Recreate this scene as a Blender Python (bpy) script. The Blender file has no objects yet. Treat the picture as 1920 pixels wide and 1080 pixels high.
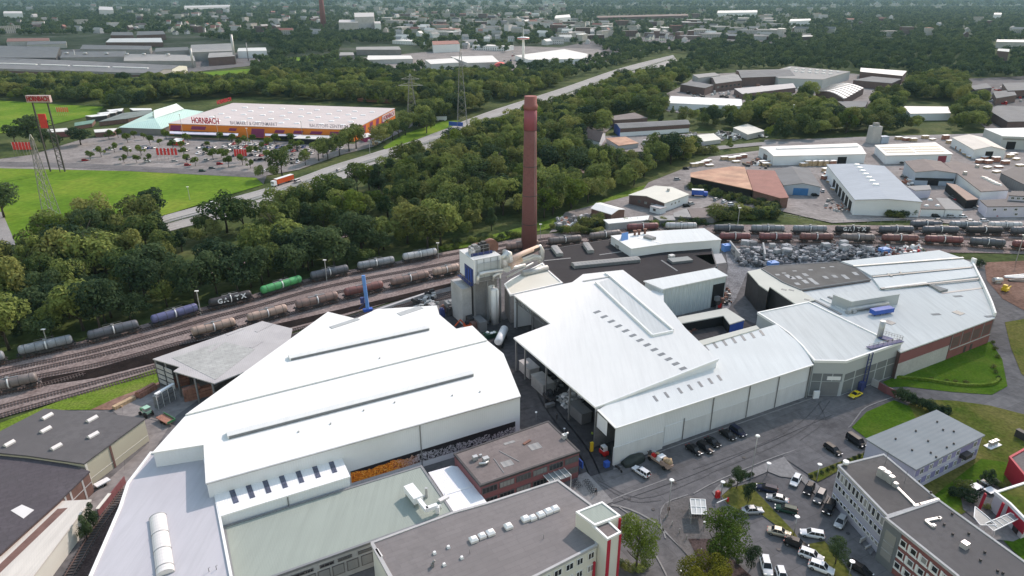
import bpy,bmesh,math,random
from mathutils import Vector,Matrix
V=Vector
rnd=random.Random(11)
SC=bpy.context.scene
COL=SC.collection
FPX,TH,HC=1302.0,math.radians(23.05),100.0
CT,ST=math.cos(TH),math.sin(TH)
def ray(px,py):
 u=(px-960)/FPX;v=(py-540)/FPX
 return V((u,CT-v*ST,-ST-v*CT))
def P(px,py,z=0.0):
 """the place on the level at height z that the photograph shows at px, py"""
 r=ray(px,py);t=(z-HC)/r.z
 return V((r.x*t,r.y*t,z))
def proj(p):
 z=p[2]-HC;d=p[1]*CT-z*ST;up=p[1]*ST+z*CT
 return(960+FPX*p[0]/d,540-FPX*up/d,d)
def plane3(a,b,c):
 A,B,C_=P(*a),P(*b),P(*c)
 return(A,(B-A).cross(C_-A).normalized())
def PP(px,py,pl):
 r=ray(px,py);o=V((0,0,HC));A,n=pl
 t=(A-o).dot(n)/r.dot(n)
 return o+r*t
def PW(px,py,A,B):
 """where the ray through px, py meets the upright plane through A and B"""
 d=B-A;n=V((d.y,-d.x,0)).normalized()
 r=ray(px,py);o=V((0,0,HC))
 return o+r*((A-o).dot(n)/r.dot(n))
AD=V((math.sin(math.radians(61.9)),math.cos(math.radians(61.9)),0))
BD=V((-AD.y,AD.x,0))
cam=bpy.data.cameras.new('camera');co=bpy.data.objects.new('camera',cam);COL.objects.link(co)
co.location=(0,0,HC);co.rotation_euler=(math.pi/2-TH,0,0)
cam.sensor_width=36;cam.lens=36*FPX/1920;cam.clip_start=1;cam.clip_end=60000
SC.camera=co
MAT={}
def mat(name,col,rough=.75,metal=0.,var=.12,vs=.25,rib=None,ribd=.35,dirt=0.,dcol=(.08,.075,.07),ds=.06,spec=.4,emis=None,trans=0.,rand=0.,fine=0.,tile=None,coat=0.,streak=0.,sang=None,blind=0.):
 """procedural surface: base colour, broad and fine mottling, optional ribs (angle, period), dirt patches, tiles"""
 if name in MAT:return MAT[name]
 m=bpy.data.materials.new(name);m.use_nodes=True;MAT[name]=m
 nt=m.node_tree;N=nt.nodes;L=nt.links
 b=N['Principled BSDF']
 b.inputs['Roughness'].default_value=rough;b.inputs['Metallic'].default_value=metal
 b.inputs['Specular IOR Level'].default_value=spec
 if coat:b.inputs['Coat Weight'].default_value=coat
 geo=N.new('ShaderNodeNewGeometry')
 def mix(a,bcol,fac,mode='MIX'):
  x=N.new('ShaderNodeMix');x.data_type='RGBA';x.blend_type=mode
  for s,v in((6,a),(7,bcol)):
   if hasattr(v,'links'):L.new(v,x.inputs[s])
   else:x.inputs[s].default_value=(*v,1)
  if hasattr(fac,'links'):L.new(fac,x.inputs[0])
  else:x.inputs[0].default_value=fac
  return x.outputs[2]
 def noise(scale,detail=3,rough_=.6,vec=None):
  n=N.new('ShaderNodeTexNoise');n.inputs['Scale'].default_value=scale
  n.inputs['Detail'].default_value=detail;n.inputs['Roughness'].default_value=rough_
  L.new(vec or geo.outputs['Position'],n.inputs['Vector']);return n.outputs['Fac']
 def ramp(f,a,b_):
  r=N.new('ShaderNodeMapRange');r.inputs[1].default_value=a;r.inputs[2].default_value=b_
  L.new(f,r.inputs[0]);return r.outputs[0]
 c=tuple(col)
 if var:
  c=mix(tuple(x*(1-var)for x in col),tuple(min(1,x*(1+var))for x in col),ramp(noise(vs),.3,.7))
 if fine:
  c=mix(c,tuple(x*(1-fine)for x in col),ramp(noise(vs*9,2),.45,.62))
 if dirt:
  c=mix(c,dcol,_mul(N,L,ramp(noise(ds,5,.65),.48,.72),dirt))
 if tile:
  ang,w,h,amt=tile
  mp=N.new('ShaderNodeMapping');mp.inputs['Rotation'].default_value=(0,0,-ang)
  L.new(geo.outputs['Position'],mp.inputs['Vector'])
  bt=N.new('ShaderNodeTexBrick');bt.inputs['Scale'].default_value=1
  bt.inputs['Brick Width'].default_value=w;bt.inputs['Row Height'].default_value=h
  bt.inputs['Mortar Size'].default_value=.03*min(w,h)+.02
  bt.inputs['Color1'].default_value=(1,1,1,1);bt.inputs['Color2'].default_value=(1-amt*.5,)*3+(1,)
  bt.inputs['Mortar'].default_value=(1-amt,)*3+(1,)
  L.new(mp.outputs[0],bt.inputs['Vector'])
  c=mix(c,bt.outputs['Color'],1.,'MULTIPLY')
 if streak:
  mp=N.new('ShaderNodeMapping');mp.inputs['Rotation'].default_value=(0,0,-(RA if sang is None else sang));mp.inputs['Scale'].default_value=(1.1,.07,.07)
  L.new(geo.outputs['Position'],mp.inputs['Vector'])
  c=mix(c,tuple(x*(1-streak)for x in col),ramp(noise(.9,4,.7,mp.outputs[0]),.42,.7))
 if blind:
  oi=N.new('ShaderNodeObjectInfo');c=mix(c,(.32,.32,.31),_mul(N,L,ramp(oi.outputs['Random'],1-blind,1-blind*.6),.8))
 if rand:
  oi=N.new('ShaderNodeObjectInfo')
  r1=ramp(oi.outputs['Random'],0,1)
  c=mix(c,tuple(min(1,x*(1-rand))for x in col),r1)
 if hasattr(c,'links'):L.new(c,b.inputs['Base Color'])
 else:b.inputs['Base Color'].default_value=(*c,1)
 if rib:
  mp=N.new('ShaderNodeMapping');mp.inputs['Rotation'].default_value=(0,0,-rib[0])
  L.new(geo.outputs['Position'],mp.inputs['Vector'])
  w=N.new('ShaderNodeTexWave');w.wave_type='BANDS'
  w.bands_direction=rib[2]if len(rib)>2 else 'X'
  w.inputs['Scale'].default_value=2*math.pi/20/rib[1];w.inputs['Distortion'].default_value=0
  L.new(mp.outputs[0],w.inputs['Vector'])
  bu=N.new('ShaderNodeBump');bu.inputs['Strength'].default_value=ribd;bu.inputs['Distance'].default_value=rib[1]*.16
  L.new(w.outputs['Fac'],bu.inputs['Height']);L.new(bu.outputs[0],b.inputs['Normal'])
 elif fine:
  bu=N.new('ShaderNodeBump');bu.inputs['Strength'].default_value=.25;bu.inputs['Distance'].default_value=.05
  L.new(noise(vs*12,3),bu.inputs['Height']);L.new(bu.outputs[0],b.inputs['Normal'])
 if emis:
  b.inputs['Emission Color'].default_value=(*col,1);b.inputs['Emission Strength'].default_value=emis
 if trans:
  tr=N.new('ShaderNodeBsdfTransparent');ms=N.new('ShaderNodeMixShader');ms.inputs[0].default_value=trans
  L.new(b.outputs[0],ms.inputs[1]);L.new(tr.outputs[0],ms.inputs[2])
  L.new(ms.outputs[0],N['Material Output'].inputs['Surface'])
 return m
def _mul(N,L,f,k):
 x=N.new('ShaderNodeMath');x.operation='MULTIPLY';x.inputs[1].default_value=k
 L.new(f,x.inputs[0]);return x.outputs[0]
RA=-math.radians(61.9)+math.pi/2
def M(n):return n if not isinstance(n,str)else MAT[n]
class MB:
 def __init__(s):s.v=[];s.f=[];s.m=[];s.sm=[]
 def face(s,pts,mi=0,smooth=False):
  k=len(s.v);s.v+=[tuple(p)for p in pts];s.f.append(tuple(range(k,k+len(pts))));s.m.append(mi);s.sm.append(smooth);return s
 def box(s,c,size,rz=0.,mi=0,taper=1.):
  x,y,z=size[0]/2,size[1]/2,size[2];cr,sr=math.cos(rz),math.sin(rz);k=len(s.v)
  for zz,t in((0,1),(z,taper)):
   for a,b in((-x,-y),(x,-y),(x,y),(-x,y)):
    a*=t;b*=t
    s.v.append((c[0]+a*cr-b*sr,c[1]+a*sr+b*cr,c[2]+zz))
  for q in((3,2,1,0),(4,5,6,7),(0,1,5,4),(1,2,6,5),(2,3,7,6),(3,0,4,7)):
   s.f.append(tuple(k+i for i in q));s.m.append(mi);s.sm.append(False)
  return s
 def prism(s,poly,z0,z1=None,mi=0,bottom=True,side=None):
  """poly: points, counter-clockwise seen from above; top at z1 (or each point's own z), bottom at z0"""
  poly=ccw([V((*p[:2],p[2]if len(p)>2 else 0))for p in poly]);n=len(poly)
  top=[(p.x,p.y,p.z if z1 is None else z1)for p in poly]
  bot=[(p.x,p.y,z0(p)if callable(z0)else z0)for p in poly]
  s.face(top,mi)
  if bottom:s.face(bot[::-1],mi)
  for i in range(n):
   j=(i+1)%n
   s.face([bot[i],bot[j],top[j],top[i]],mi if side is None else side)
  return s
 def beam(s,a,b,w,h=None,mi=0):
  a,b=V(a),V(b);h=h or w;d=(b-a);
  if d.length<1e-6:return s
  d.normalize();up=V((0,0,1))if abs(d.z)<.95 else V((1,0,0))
  x=d.cross(up).normalized()*(w/2);y=x.cross(d).normalized()*(h/2);k=len(s.v)
  for p in(a,b):
   for q in(-x-y,x-y,x+y,-x+y):s.v.append(tuple(p+q))
  for q in((3,2,1,0),(4,5,6,7),(0,1,5,4),(1,2,6,5),(2,3,7,6),(3,0,4,7)):
   s.f.append(tuple(k+i for i in q));s.m.append(mi);s.sm.append(False)
  return s
 def tube(s,path,r,n=10,mi=0,cap=True):
  path=[V(p)for p in path];rs=r if isinstance(r,(list,tuple))else[r]*len(path);k=len(s.v)
  for i,p in enumerate(path):
   d=(path[min(i+1,len(path)-1)]-path[max(i-1,0)]).normalized()
   up=V((0,0,1))if abs(d.z)<.9 else V((1,0,0))
   x=d.cross(up).normalized();y=x.cross(d)
   for j in range(n):
    a=2*math.pi*j/n
    s.v.append(tuple(p+(x*math.cos(a)+y*math.sin(a))*rs[i]))
  for i in range(len(path)-1):
   for j in range(n):
    a,b=k+i*n+j,k+i*n+(j+1)%n
    s.f.append((a,b,b+n,a+n));s.m.append(mi);s.sm.append(True)
  if cap:
   s.f.append(tuple(k+j for j in range(n))[::-1]);s.m.append(mi);s.sm.append(False)
   e=k+(len(path)-1)*n
   s.f.append(tuple(e+j for j in range(n)));s.m.append(mi);s.sm.append(False)
  return s
 def mesh(s,name,mats,off=None):
  me=bpy.data.meshes.new(name)
  vs=s.v if off is None else[(a-off.x,b-off.y,c-off.z)for a,b,c in s.v]
  me.from_pydata(vs,[],s.f)
  for m in(mats if isinstance(mats,(list,tuple))else[mats]):me.materials.append(M(m))
  me.polygons.foreach_set('material_index',s.m);me.polygons.foreach_set('use_smooth',s.sm)
  me.update();return me
def ccw(p):
 a=sum(p[i].x*p[(i+1)%len(p)].y-p[(i+1)%len(p)].x*p[i].y for i in range(len(p)))
 return p if a>0 else p[::-1]
def offset(poly,d):
 poly=ccw(poly);n=len(poly);out=[]
 for i in range(n):
  a,b,c=poly[i-1],poly[i],poly[(i+1)%n]
  d1=V((b.x-a.x,b.y-a.y)).normalized();d2=V((c.x-b.x,c.y-b.y)).normalized()
  n1=V((d1.y,-d1.x));n2=V((d2.y,-d2.x));m=n1+n2
  if m.length<.2:m=n1
  else:m=m/max(.35,m.length_squared/2)
  out.append(V((b.x+m.x*d,b.y+m.y*d,b.z)))
 return out
def wloc(o):
 p=V((0,0,0))
 while o:p+=o.location;o=o.parent
 return p
def tag(o,label,cat,group=None,kind=None):
 if label:o['label']=label
 if cat:o['category']=cat
 if group:o['group']=group
 if kind:o['kind']=kind
 return o
def thing(name,label,cat,loc,group=None):
 o=bpy.data.objects.new(name,None);COL.objects.link(o);o.location=V(loc);o.empty_display_size=.5
 return tag(o,label,cat,group)
def part(mb,name,mats,parent=None,label=None):
 me=mb.mesh(name,mats,wloc(parent)if parent else None)
 o=bpy.data.objects.new(name,me);COL.objects.link(o);o.parent=parent
 if label:o['label']=label
 return o
def solo(mb,name,mats,label,cat,group=None,loc=None):
 """a thing of one mesh, its origin at loc"""
 loc=V(loc)if loc is not None else V(mb.v[0])
 me=mb.mesh(name,mats,loc);o=bpy.data.objects.new(name,me);COL.objects.link(o);o.location=loc
 return tag(o,label,cat,group)
def struct(mb,name,mats,kind='structure',label=None):
 me=mb.mesh(name,mats);o=bpy.data.objects.new(name,me);COL.objects.link(o);o['kind']=kind
 if label:o['label']=label
 return o
def place(spec,loc,rz=0.,parent=None,mats=None,scale=1.,label=None,cat=None,group=None,name=None):
 """spec: (name, mesh or None, [children]); makes the objects of one copy, sharing the meshes"""
 nm,me,kids=spec[:3]
 o=bpy.data.objects.new(name or nm,me);COL.objects.link(o)
 if parent is None:
  o.location=V(loc);o.rotation_euler=(0,0,rz)
  o.scale=scale if isinstance(scale,(tuple,list))else(scale,)*3
  tag(o,label,cat,group)
 else:o.parent=parent
 if len(spec)>3:
  o.location=V(spec[3])
  if len(spec)>4:o.rotation_euler=(0,0,spec[4])
 if me and mats:
  for i,m in enumerate(me.materials):
   if m and m.name in mats:
    o.material_slots[i].link='OBJECT';o.material_slots[i].material=M(mats[m.name])
 for k in kids:place(k,None,0,o,mats)
 return o
def px3(p,z,pl):
 if isinstance(p,Vector):return p.copy()
 if len(p)==3:return P(*p)
 return PP(p[0],p[1],pl)if pl else P(p[0],p[1],z)
class B_:pass
def bld(name,label,cat,roof,z=8.,pl=None,wall='white_wall',rmat='white_roof',base=0.,thick=.35,over=.15,par=0.,pmat=None,skip=(),group=None,wname='wall',gable=None):
 """a building from its roof outline (picture points at roof height); walls down to the ground"""
 pts=ccw([px3(p,z,pl)for p in roof])
 cx=sum(p.x for p in pts)/len(pts);cy=sum(p.y for p in pts)/len(pts)
 o=B_();o.pts=pts;o.root=thing(name,label,cat,(cx,cy,base),group)
 n=len(pts);w=MB()
 for i in range(n):
  if i in skip:continue
  a,b=pts[i],pts[(i+1)%n]
  w.face([(a.x,a.y,base),(b.x,b.y,base),(b.x,b.y,b.z-thick),(a.x,a.y,a.z-thick)])
 if w.f:o.wall=part(w,wname,wall,o.root)
 out=offset(pts,over);r=MB()
 r.prism(out,lambda p:p.z-thick)
 o.roof=part(r,'roof',rmat,o.root)
 if par:
  q=MB();i1=offset(pts,over+.03);i2=offset(pts,-.3)
  for i in range(n):
   j=(i+1)%n;a,b,c,d=i1[i],i1[j],i2[j],i2[i];h=par
   A,Bq,C_,D=[V((p.x,p.y,p.z+h))for p in(a,b,c,d)]
   q.face([A,Bq,C_,D]);q.face([V((a.x,a.y,a.z-.4)),V((b.x,b.y,b.z-.4)),Bq,A]);q.face([c,d,D,C_])
  part(q,'parapet',pmat or 'white_trim',o.root)
 return o
def gabled(name,label,cat,a,b,depth,zeave,rise,wall='white_wall',rmat='white_roof',group=None,end='end',along=True,over=.3,base=0.):
 """gabled hall; a-b: near eave in the picture (left, right), depth metres back; ridge parallel to a-b (along) or across"""
 A,Bv=(px3(a,zeave,None),px3(b,zeave,None));d=(Bv-A);L=d.length;d.normalize();nrm=V((-d.y,d.x,0))
 C_,D=Bv+nrm*depth,A+nrm*depth
 o=B_();o.A,o.B,o.C,o.D=A,Bv,C_,D;o.root=thing(name,label,cat,(*(((A+C_)/2).xy),base),group)
 up=V((0,0,rise));w=MB()
 def q(p,zz):return V((p.x,p.y,zz))
 for p1,p2 in((A,Bv),(Bv,C_),(C_,D),(D,A)):
  w.face([q(p1,base),q(p2,base),q(p2,zeave),q(p1,zeave)])
 r=MB();t=V((0,0,.25))
 if along:m1,m2,e=(A+D)/2+up,(Bv+C_)/2+up,((A,D),(Bv,C_))
 else:m1,m2,e=(A+Bv)/2+up,(D+C_)/2+up,((A,Bv),(D,C_))
 (s1,s2),(s3,s4)=e
 w.face([s1,s2,m1]);w.face([s3,s4,m2])
 ax=(m2-m1).normalized()*over
 for p,pq in((s1,s3),(s2,s4)):
  sl=(p-m1);sl=sl.normalized()*over
  c1,c2,c3,c4=p+sl-ax,pq+sl+ax,m2+ax,m1-ax
  z4=lambda p_:p_+t
  f=[z4(c1),z4(c2),z4(c3),z4(c4)];g=[c1,c2,c3,c4]
  if(f[1]-f[0]).cross(f[2]-f[0]).z<0:f=f[::-1];g=g[::-1]
  r.face(f);r.face(g[::-1])
  for i in range(4):j=(i+1)%4;r.face([g[i],g[j],f[j],f[i]])
 o.wall=part(w,'wall',wall,o.root);o.roof=part(r,'roof',rmat,o.root);o.m1,o.m2=m1,m2
 return o
_WM={}
def win_mesh(w,h,frame='white_trim',glass='window_glass',sash=1,t=.09):
 k=(round(w,2),round(h,2),frame,glass,sash)
 if k in _WM:return _WM[k]
 m=MB();fw=min(.12,w*.1)
 m.box((0,-.04,-h/2),(w-.02,.1,h-.02),0,1)
 m.box((0,-.07,-h/2),(w+.06,.12,fw));m.box((0,-.07,h/2-fw),(w+.06,.12,fw))
 for x in(-w/2+fw/2,w/2-fw/2):m.box((x,-.07,-h/2+fw),(fw,.12,h-2*fw))
 for i in range(sash):m.box((-w/2+w*(i+1)/(sash+1),-.06,-h/2+fw),(fw*.8,.12,h-2*fw))
 _WM[k]=m.mesh('window',[frame,glass]);return _WM[k]
def put_on_wall(me,name,p,d,parent,out=.02):
 o=bpy.data.objects.new(name,me);COL.objects.link(o);o.parent=parent
 n=V((d.y,-d.x,0)).normalized()
 o.location=V(p)+n*out-wloc(parent);o.rotation_euler=(0,0,math.atan2(d.y,d.x));return o
def winrow(parent,A,Bv,u0,u1,n,zc,w,h,name='window',skip=(),**kw):
 """n windows along the wall A-B (left to right seen from outside), centres from u0 to u1"""
 me=win_mesh(w,h,**kw);d=V((Bv.x-A.x,Bv.y-A.y,0))
 for i in range(n):
  if i in skip:continue
  u=u0 if n==1 else u0+(u1-u0)*i/(n-1)
  put_on_wall(me,name,V((A.x+d.x*u,A.y+d.y*u,zc)),d.normalized(),parent)
def panel(parent,name,A,Bv,u0,u1,z0,z1,m,t=.08,out=.0,label=None):
 d=V((Bv.x-A.x,Bv.y-A.y,0));n=V((d.y,-d.x,0)).normalized()
 a=V((A.x,A.y,0))+d*u0+n*out;b=V((A.x,A.y,0))+d*u1+n*out;mb=MB()
 poly=[a,b,b+n*t,a+n*t]
 mb.prism([(p.x,p.y,z0)for p in poly],z0,z1)
 return part(mb,name,m,parent,label)
_TX={}
def text_mesh(s,size,m,ext=.05,bold=0.):
 k=(s,size,m,bold)
 if k in _TX:return _TX[k]
 c=bpy.data.curves.new('lettering','FONT');c.body=s;c.size=size;c.align_x='CENTER';c.align_y='CENTER';c.extrude=ext;c.offset=bold;c.resolution_u=2
 o=bpy.data.objects.new('lettering',c);COL.objects.link(o)
 dg=bpy.context.evaluated_depsgraph_get()
 me=bpy.data.meshes.new_from_object(o.evaluated_get(dg));bpy.data.objects.remove(o);bpy.data.curves.remove(c)
 me.materials.clear();me.materials.append(M(m));_TX[k]=me;return me
def letters(s,p,d,size,m,parent,width=None,ext=.05,name='lettering',bold=0.,tilt=90):
 """words standing upright at p (centre), reading along d"""
 me=text_mesh(s,size,m,ext,bold);o=bpy.data.objects.new(name,me);COL.objects.link(o);o.parent=parent
 d=V((d.x,d.y,0)).normalized()
 xs=[v.co.x for v in me.vertices];w0=max(xs)-min(xs)
 rot=Matrix.Rotation(math.atan2(d.y,d.x),4,'Z')@Matrix.Rotation(math.radians(tilt),4,'X')
 o.matrix_local=Matrix.Translation(V(p)-(wloc(parent)if parent else V((0,0,0))))@rot@Matrix.Diagonal((1 if not width else width/w0,1,1,1))
 return o
def sheet(name,pts,z,m,smooth=0):
 mb=MB();mb.face([P(*p,z)if not isinstance(p,Vector)else(p.x,p.y,z)for p in pts])
 me_pts=ccw([V(v)for v in mb.v]);mb=MB();mb.face(me_pts)
 return struct(mb,name,m)
def inpoly(x,y,poly):
 r=False;j=len(poly)-1
 for i in range(len(poly)):
  xi,yi=poly[i][:2];xj,yj=poly[j][:2]
  if(yi>y)!=(yj>y)and x<(xj-xi)*(y-yi)/(yj-yi)+xi:r=not r
  j=i
 return r
def spline(pts,step=3.):
 """smooth curve through ground points (Catmull-Rom), resampled"""
 q=[pts[0]*2-pts[1]]+list(pts)+[pts[-1]*2-pts[-2]];out=[]
 for i in range(1,len(q)-2):
  n=max(2,int((q[i+1]-q[i]).length/step))
  for k in range(n):
   t=k/n;a,b,c,d=q[i-1],q[i],q[i+1],q[i+2]
   out.append(.5*((2*b)+(c-a)*t+(2*a-5*b+4*c-d)*t*t+(3*b-a-3*c+d)*t**3))
 out.append(q[-2]);return out
def ribbon(mb,pts,w0,w1,z,mi=0):
 """strip between sideways offsets w0 and w1 (right positive) of a curve"""
 L=[]
 for i,p in enumerate(pts):
  d=(pts[min(i+1,len(pts)-1)]-pts[max(0,i-1)]);d.z=0;d.normalize();n=V((d.y,-d.x,0))
  a,b=p+n*w0,p+n*w1;L.append(((a.x,a.y,z),(b.x,b.y,z)))
 for(a,b),(c,d)in zip(L,L[1:]):mb.face([a,b,d,c][::-1]if(V(b)-V(a)).cross(V(c)-V(a)).z<0 else[a,b,d,c],mi)
wr=RA
mat('white_roof',(.72,.72,.70),.8,spec=.2,var=.03,vs=.06,rib=(wr,.45),ribd=.12,dirt=.12,dcol=(.55,.55,.53),ds=.05,streak=.07)
mat('white_roof_a',(.72,.73,.71),.8,spec=.2,var=.02,vs=.06,rib=(wr,.45),ribd=.12,dirt=.1,dcol=(.58,.58,.56),ds=.05,streak=.06)
mat('white_roof_b',(.68,.70,.69),.8,spec=.2,var=.04,vs=.06,rib=(wr,.45),ribd=.12,dirt=.25,dcol=(.50,.50,.48),ds=.04,streak=.08)
mat('white_roof_c',(.60,.62,.61),.8,spec=.2,var=.05,vs=.08,rib=(wr,.5),ribd=.08,dirt=.35,dcol=(.42,.42,.41),ds=.04,streak=.16)
mat('white_flat',(.44,.44,.47),.85,spec=.2,var=.04,vs=.05,dirt=.3,dcol=(.36,.36,.38),ds=.07,streak=.1)
mat('white_wall',(.66,.69,.72),.7,spec=.3,var=.04,vs=.08,rib=(wr,.5,'X'),ribd=.2,dirt=.15,dcol=(.45,.46,.46),ds=.09)
mat('white_trim',(.76,.77,.76),.5,var=.03)
mat('ribbed_wall',(.50,.56,.57),.5,var=.05,rib=(wr,1.6),ribd=.9)
mat('grey_panel',(.40,.43,.44),.55,var=.04,vs=.1)
mat('dark_panel',(.15,.165,.175),.5,var=.08,vs=.3)
mat('concrete',(.42,.42,.42),.9,var=.1,vs=.2,dirt=.4,dcol=(.2,.2,.2),ds=.15,fine=.08)
mat('scrap_grey',(.20,.20,.21),.9,spec=.15,var=.3,vs=.6);mat('scrap_pale',(.42,.42,.43),.85,spec=.15,var=.2,vs=.6);mat('scrap_dark',(.07,.068,.07),.9,spec=.1,var=.3)
mat('concrete_pale',(.60,.61,.62),.85,var=.06,vs=.2,dirt=.3,dcol=(.4,.4,.4),ds=.12,streak=.1,sang=1.)
mat('concrete_dark',(.2,.2,.205),.9,var=.15,vs=.2,dirt=.3,ds=.15,fine=.1)
mat('cream_wall',(.46,.44,.34),.85,var=.05,vs=.2,dirt=.15,dcol=(.3,.28,.22),ds=.2)
mat('cream_light',(.66,.65,.58),.85,var=.04,vs=.2,dirt=.1,dcol=(.45,.44,.4),ds=.2)
mat('cream_roof',(.56,.53,.48),.8,var=.06,vs=.15,rib=(.6,.4),ribd=.15,streak=.15,sang=.6,dirt=.2,dcol=(.4,.37,.33),ds=.1)
mat('beige_roof',(.56,.56,.50),.8,var=.05,vs=.1,dirt=.2,dcol=(.42,.42,.38))
mat('felt_grey',(.185,.172,.172),.9,var=.08,vs=.08,fine=.08,dirt=.3,dcol=(.15,.145,.145),ds=.09,tile=(wr,5.2,1.1,.16))
mat('felt_dark',(.095,.09,.093),.85,var=.1,vs=.08,fine=.1,dirt=.3,dcol=(.13,.125,.125),ds=.06)
mat('felt_black',(.024,.022,.026),.85,spec=.2,var=.12,vs=.06,fine=.1,dirt=.35,dcol=(.045,.042,.046),ds=.05)
mat('felt_purple',(.08,.07,.08),.9,var=.12,vs=.15,fine=.15,dirt=.4,dcol=(.07,.065,.07),ds=.12,tile=(.5,3.,1.2,.2))
mat('felt_brown',(.17,.145,.14),.9,var=.12,vs=.15,fine=.12,dirt=.4,dcol=(.25,.22,.2),ds=.12,tile=(wr,2.4,1.1,.15))
mat('roof_green',(.295,.335,.30),.9,spec=.1,var=.05,vs=.05,dirt=.35,dcol=(.23,.265,.24),ds=.04,rib=(wr,.45),ribd=.1,streak=.1)
mat('slate_grey',(.17,.175,.18),.9,spec=.12,var=.12,vs=.1,rib=(wr,1.4),ribd=.3,dirt=.3,dcol=(.25,.25,.24))
mat('sheet_grey',(.28,.28,.275),.9,spec=.12,var=.1,vs=.1,rib=(wr,1.4),ribd=.3,dirt=.3,dcol=(.2,.2,.2))
mat('asbestos',(.40,.39,.39),.85,var=.08,vs=.15,dirt=.35,dcol=(.28,.27,.28),ds=.12,rib=(wr,.5),ribd=.2)
mat('glassy_roof',(.38,.385,.37),.6,var=.12,vs=.5,tile=(wr,2.0,1.1,.3),dirt=.3,dcol=(.3,.3,.28))
mat('brick_red',(.22,.085,.08),.9,var=.12,vs=.3,dirt=.25,dcol=(.13,.07,.07),ds=.2,fine=.12)
mat('brick_dark',(.13,.085,.08),.9,var=.15,vs=.3,fine=.12)
mat('maroon',(.22,.085,.09),.8,var=.06,vs=.2)
mat('red_paint',(.45,.02,.045),.6,var=.05)
mat('maroon_gate',(.22,.03,.05),.6)
mat('lilac_wall',(.50,.50,.60),.75,var=.05,vs=.3)
mat('lilac_panel',(.25,.24,.42),.6,var=.1)
mat('office_lilac',(.38,.375,.44),.8,var=.06,vs=.3,dirt=.2,dcol=(.28,.28,.31),ds=.2);mat('town_pale',(.40,.39,.37),.85,var=.1,vs=.05);mat('town_roof',(.33,.32,.31),.85,var=.15,vs=.05)
mat('office_white',(.55,.55,.58),.75,var=.05,vs=.3)
mat('blue_paint',(.03,.10,.42),.5,var=.12)
mat('blue_dark',(.035,.05,.16),.6,var=.2,vs=.6)
mat('blue_light',(.12,.28,.62),.5,var=.1)
mat('rust_roof',(.42,.25,.17),.85,var=.25,vs=.12,rib=(.9,1.2),dirt=.6,dcol=(.25,.1,.07),ds=.08)
mat('tile_red',(.26,.12,.10),.9,var=.12,vs=.2,rib=(.4,.6),dirt=.3,dcol=(.18,.09,.08))
mat('rust_metal',(.20,.10,.075),.8,var=.25,vs=.5,fine=.2)
mat('steel_dark',(.045,.043,.045),.6,var=.2,vs=.8)
mat('steel_grey',(.22,.225,.23),.5,var=.1,metal=.3)
mat('galvanised',(.42,.43,.43),.45,metal=.4,var=.1,vs=.8)
mat('silver_pipe',(.62,.62,.61),.4,metal=.5,var=.08)
mat('tan_pipe',(.52,.38,.31),.6,var=.12)
mat('white_paint',(.75,.76,.76),.45,var=.03)
mat('skylight',(.66,.64,.62),.4,var=.05)
mat('skylight_and_shade_dark',(.16,.17,.18),.3,var=.15,vs=1.)
mat('solar',(.10,.115,.17),.25,var=.2,vs=.6,tile=(wr,1.,1.,.5))
mat('window_glass',(.025,.028,.033),.12,var=.3,vs=.4,spec=.6,blind=.35)
mat('window_frame',(.12,.11,.11),.6)
mat('clear_glass',(.3,.34,.34),.15,var=.1,trans=.35)
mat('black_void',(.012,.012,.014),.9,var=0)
mat('orange_paint',(.72,.20,.02),.6,var=.05,vs=.1)
mat('magenta_paint',(.24,.03,.12),.6,var=.08,vs=.3)
mat('store_roof',(.50,.45,.44),.8,var=.04,vs=.05,dirt=.2,dcol=(.55,.5,.48),tile=(RA-1.2,40.,18.,.12))
mat('mint_roof',(.40,.58,.52),.5,var=.05,vs=.05,rib=(.3,1.5))
mat('mint_light',(.62,.72,.68),.4,var=.05,tile=(.4,3.,12.,.25))
mat('shade_net',(.15,.18,.17),.8,var=.3,vs=.15)
mat('net_green',(.10,.20,.16),.8,var=.2,vs=.15)
mat('timber',(.50,.36,.22),.85,var=.15,vs=.6,tile=(.4,2.4,.5,.35))
mat('timber_red',(.36,.17,.12),.85,var=.15,vs=.6,tile=(.4,1.2,.6,.4))
mat('wood_dark',(.16,.09,.075),.85,var=.2,vs=.5)
mat('yellow_paint',(.72,.50,.03),.5)
mat('red_bright',(.55,.02,.02),.55,var=.06)
mat('flag_red',(.62,.04,.035),.7,var=.1,vs=.8)
mat('flag_orange',(.72,.22,.05),.7,var=.1,vs=.8)
mat('letter_red',(.40,.015,.03),.6)
mat('letter_grey',(.34,.30,.34),.7)
mat('letter_white',(.74,.74,.74),.7)
mat('tarp',(.028,.036,.032),.6,var=.2,vs=1.2)
mat('rubber',(.012,.012,.013),.8)
mat('rim',(.35,.35,.36),.35,metal=.7)
mat('car_glass',(.016,.018,.022),.3,var=0,spec=.3)
mat('lamp_glass',(.8,.8,.78),.3)
mat('tail_lamp',(.35,.01,.01),.3)
mat('skin',(.45,.28,.2),.6);mat('cloth_dark',(.03,.03,.035),.9);mat('cloth_hi',(.35,.5,.08),.8);mat('hair_dark',(.03,.02,.015),.8)
for n,c in dict(black=(.011,.012,.014),white=(.72,.73,.74),silver=(.40,.41,.42),grey=(.12,.125,.13),blue=(.03,.06,.2),red=(.38,.015,.02),green=(.02,.055,.04),gold=(.45,.41,.33),yellow=(.70,.52,.02),darkblue=(.015,.02,.045),orange=(.6,.1,.03)).items():
 mat('car_'+n,c,.34,var=0,spec=.14,metal=.25 if n in('silver','grey','gold')else 0,coat=.05)
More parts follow.
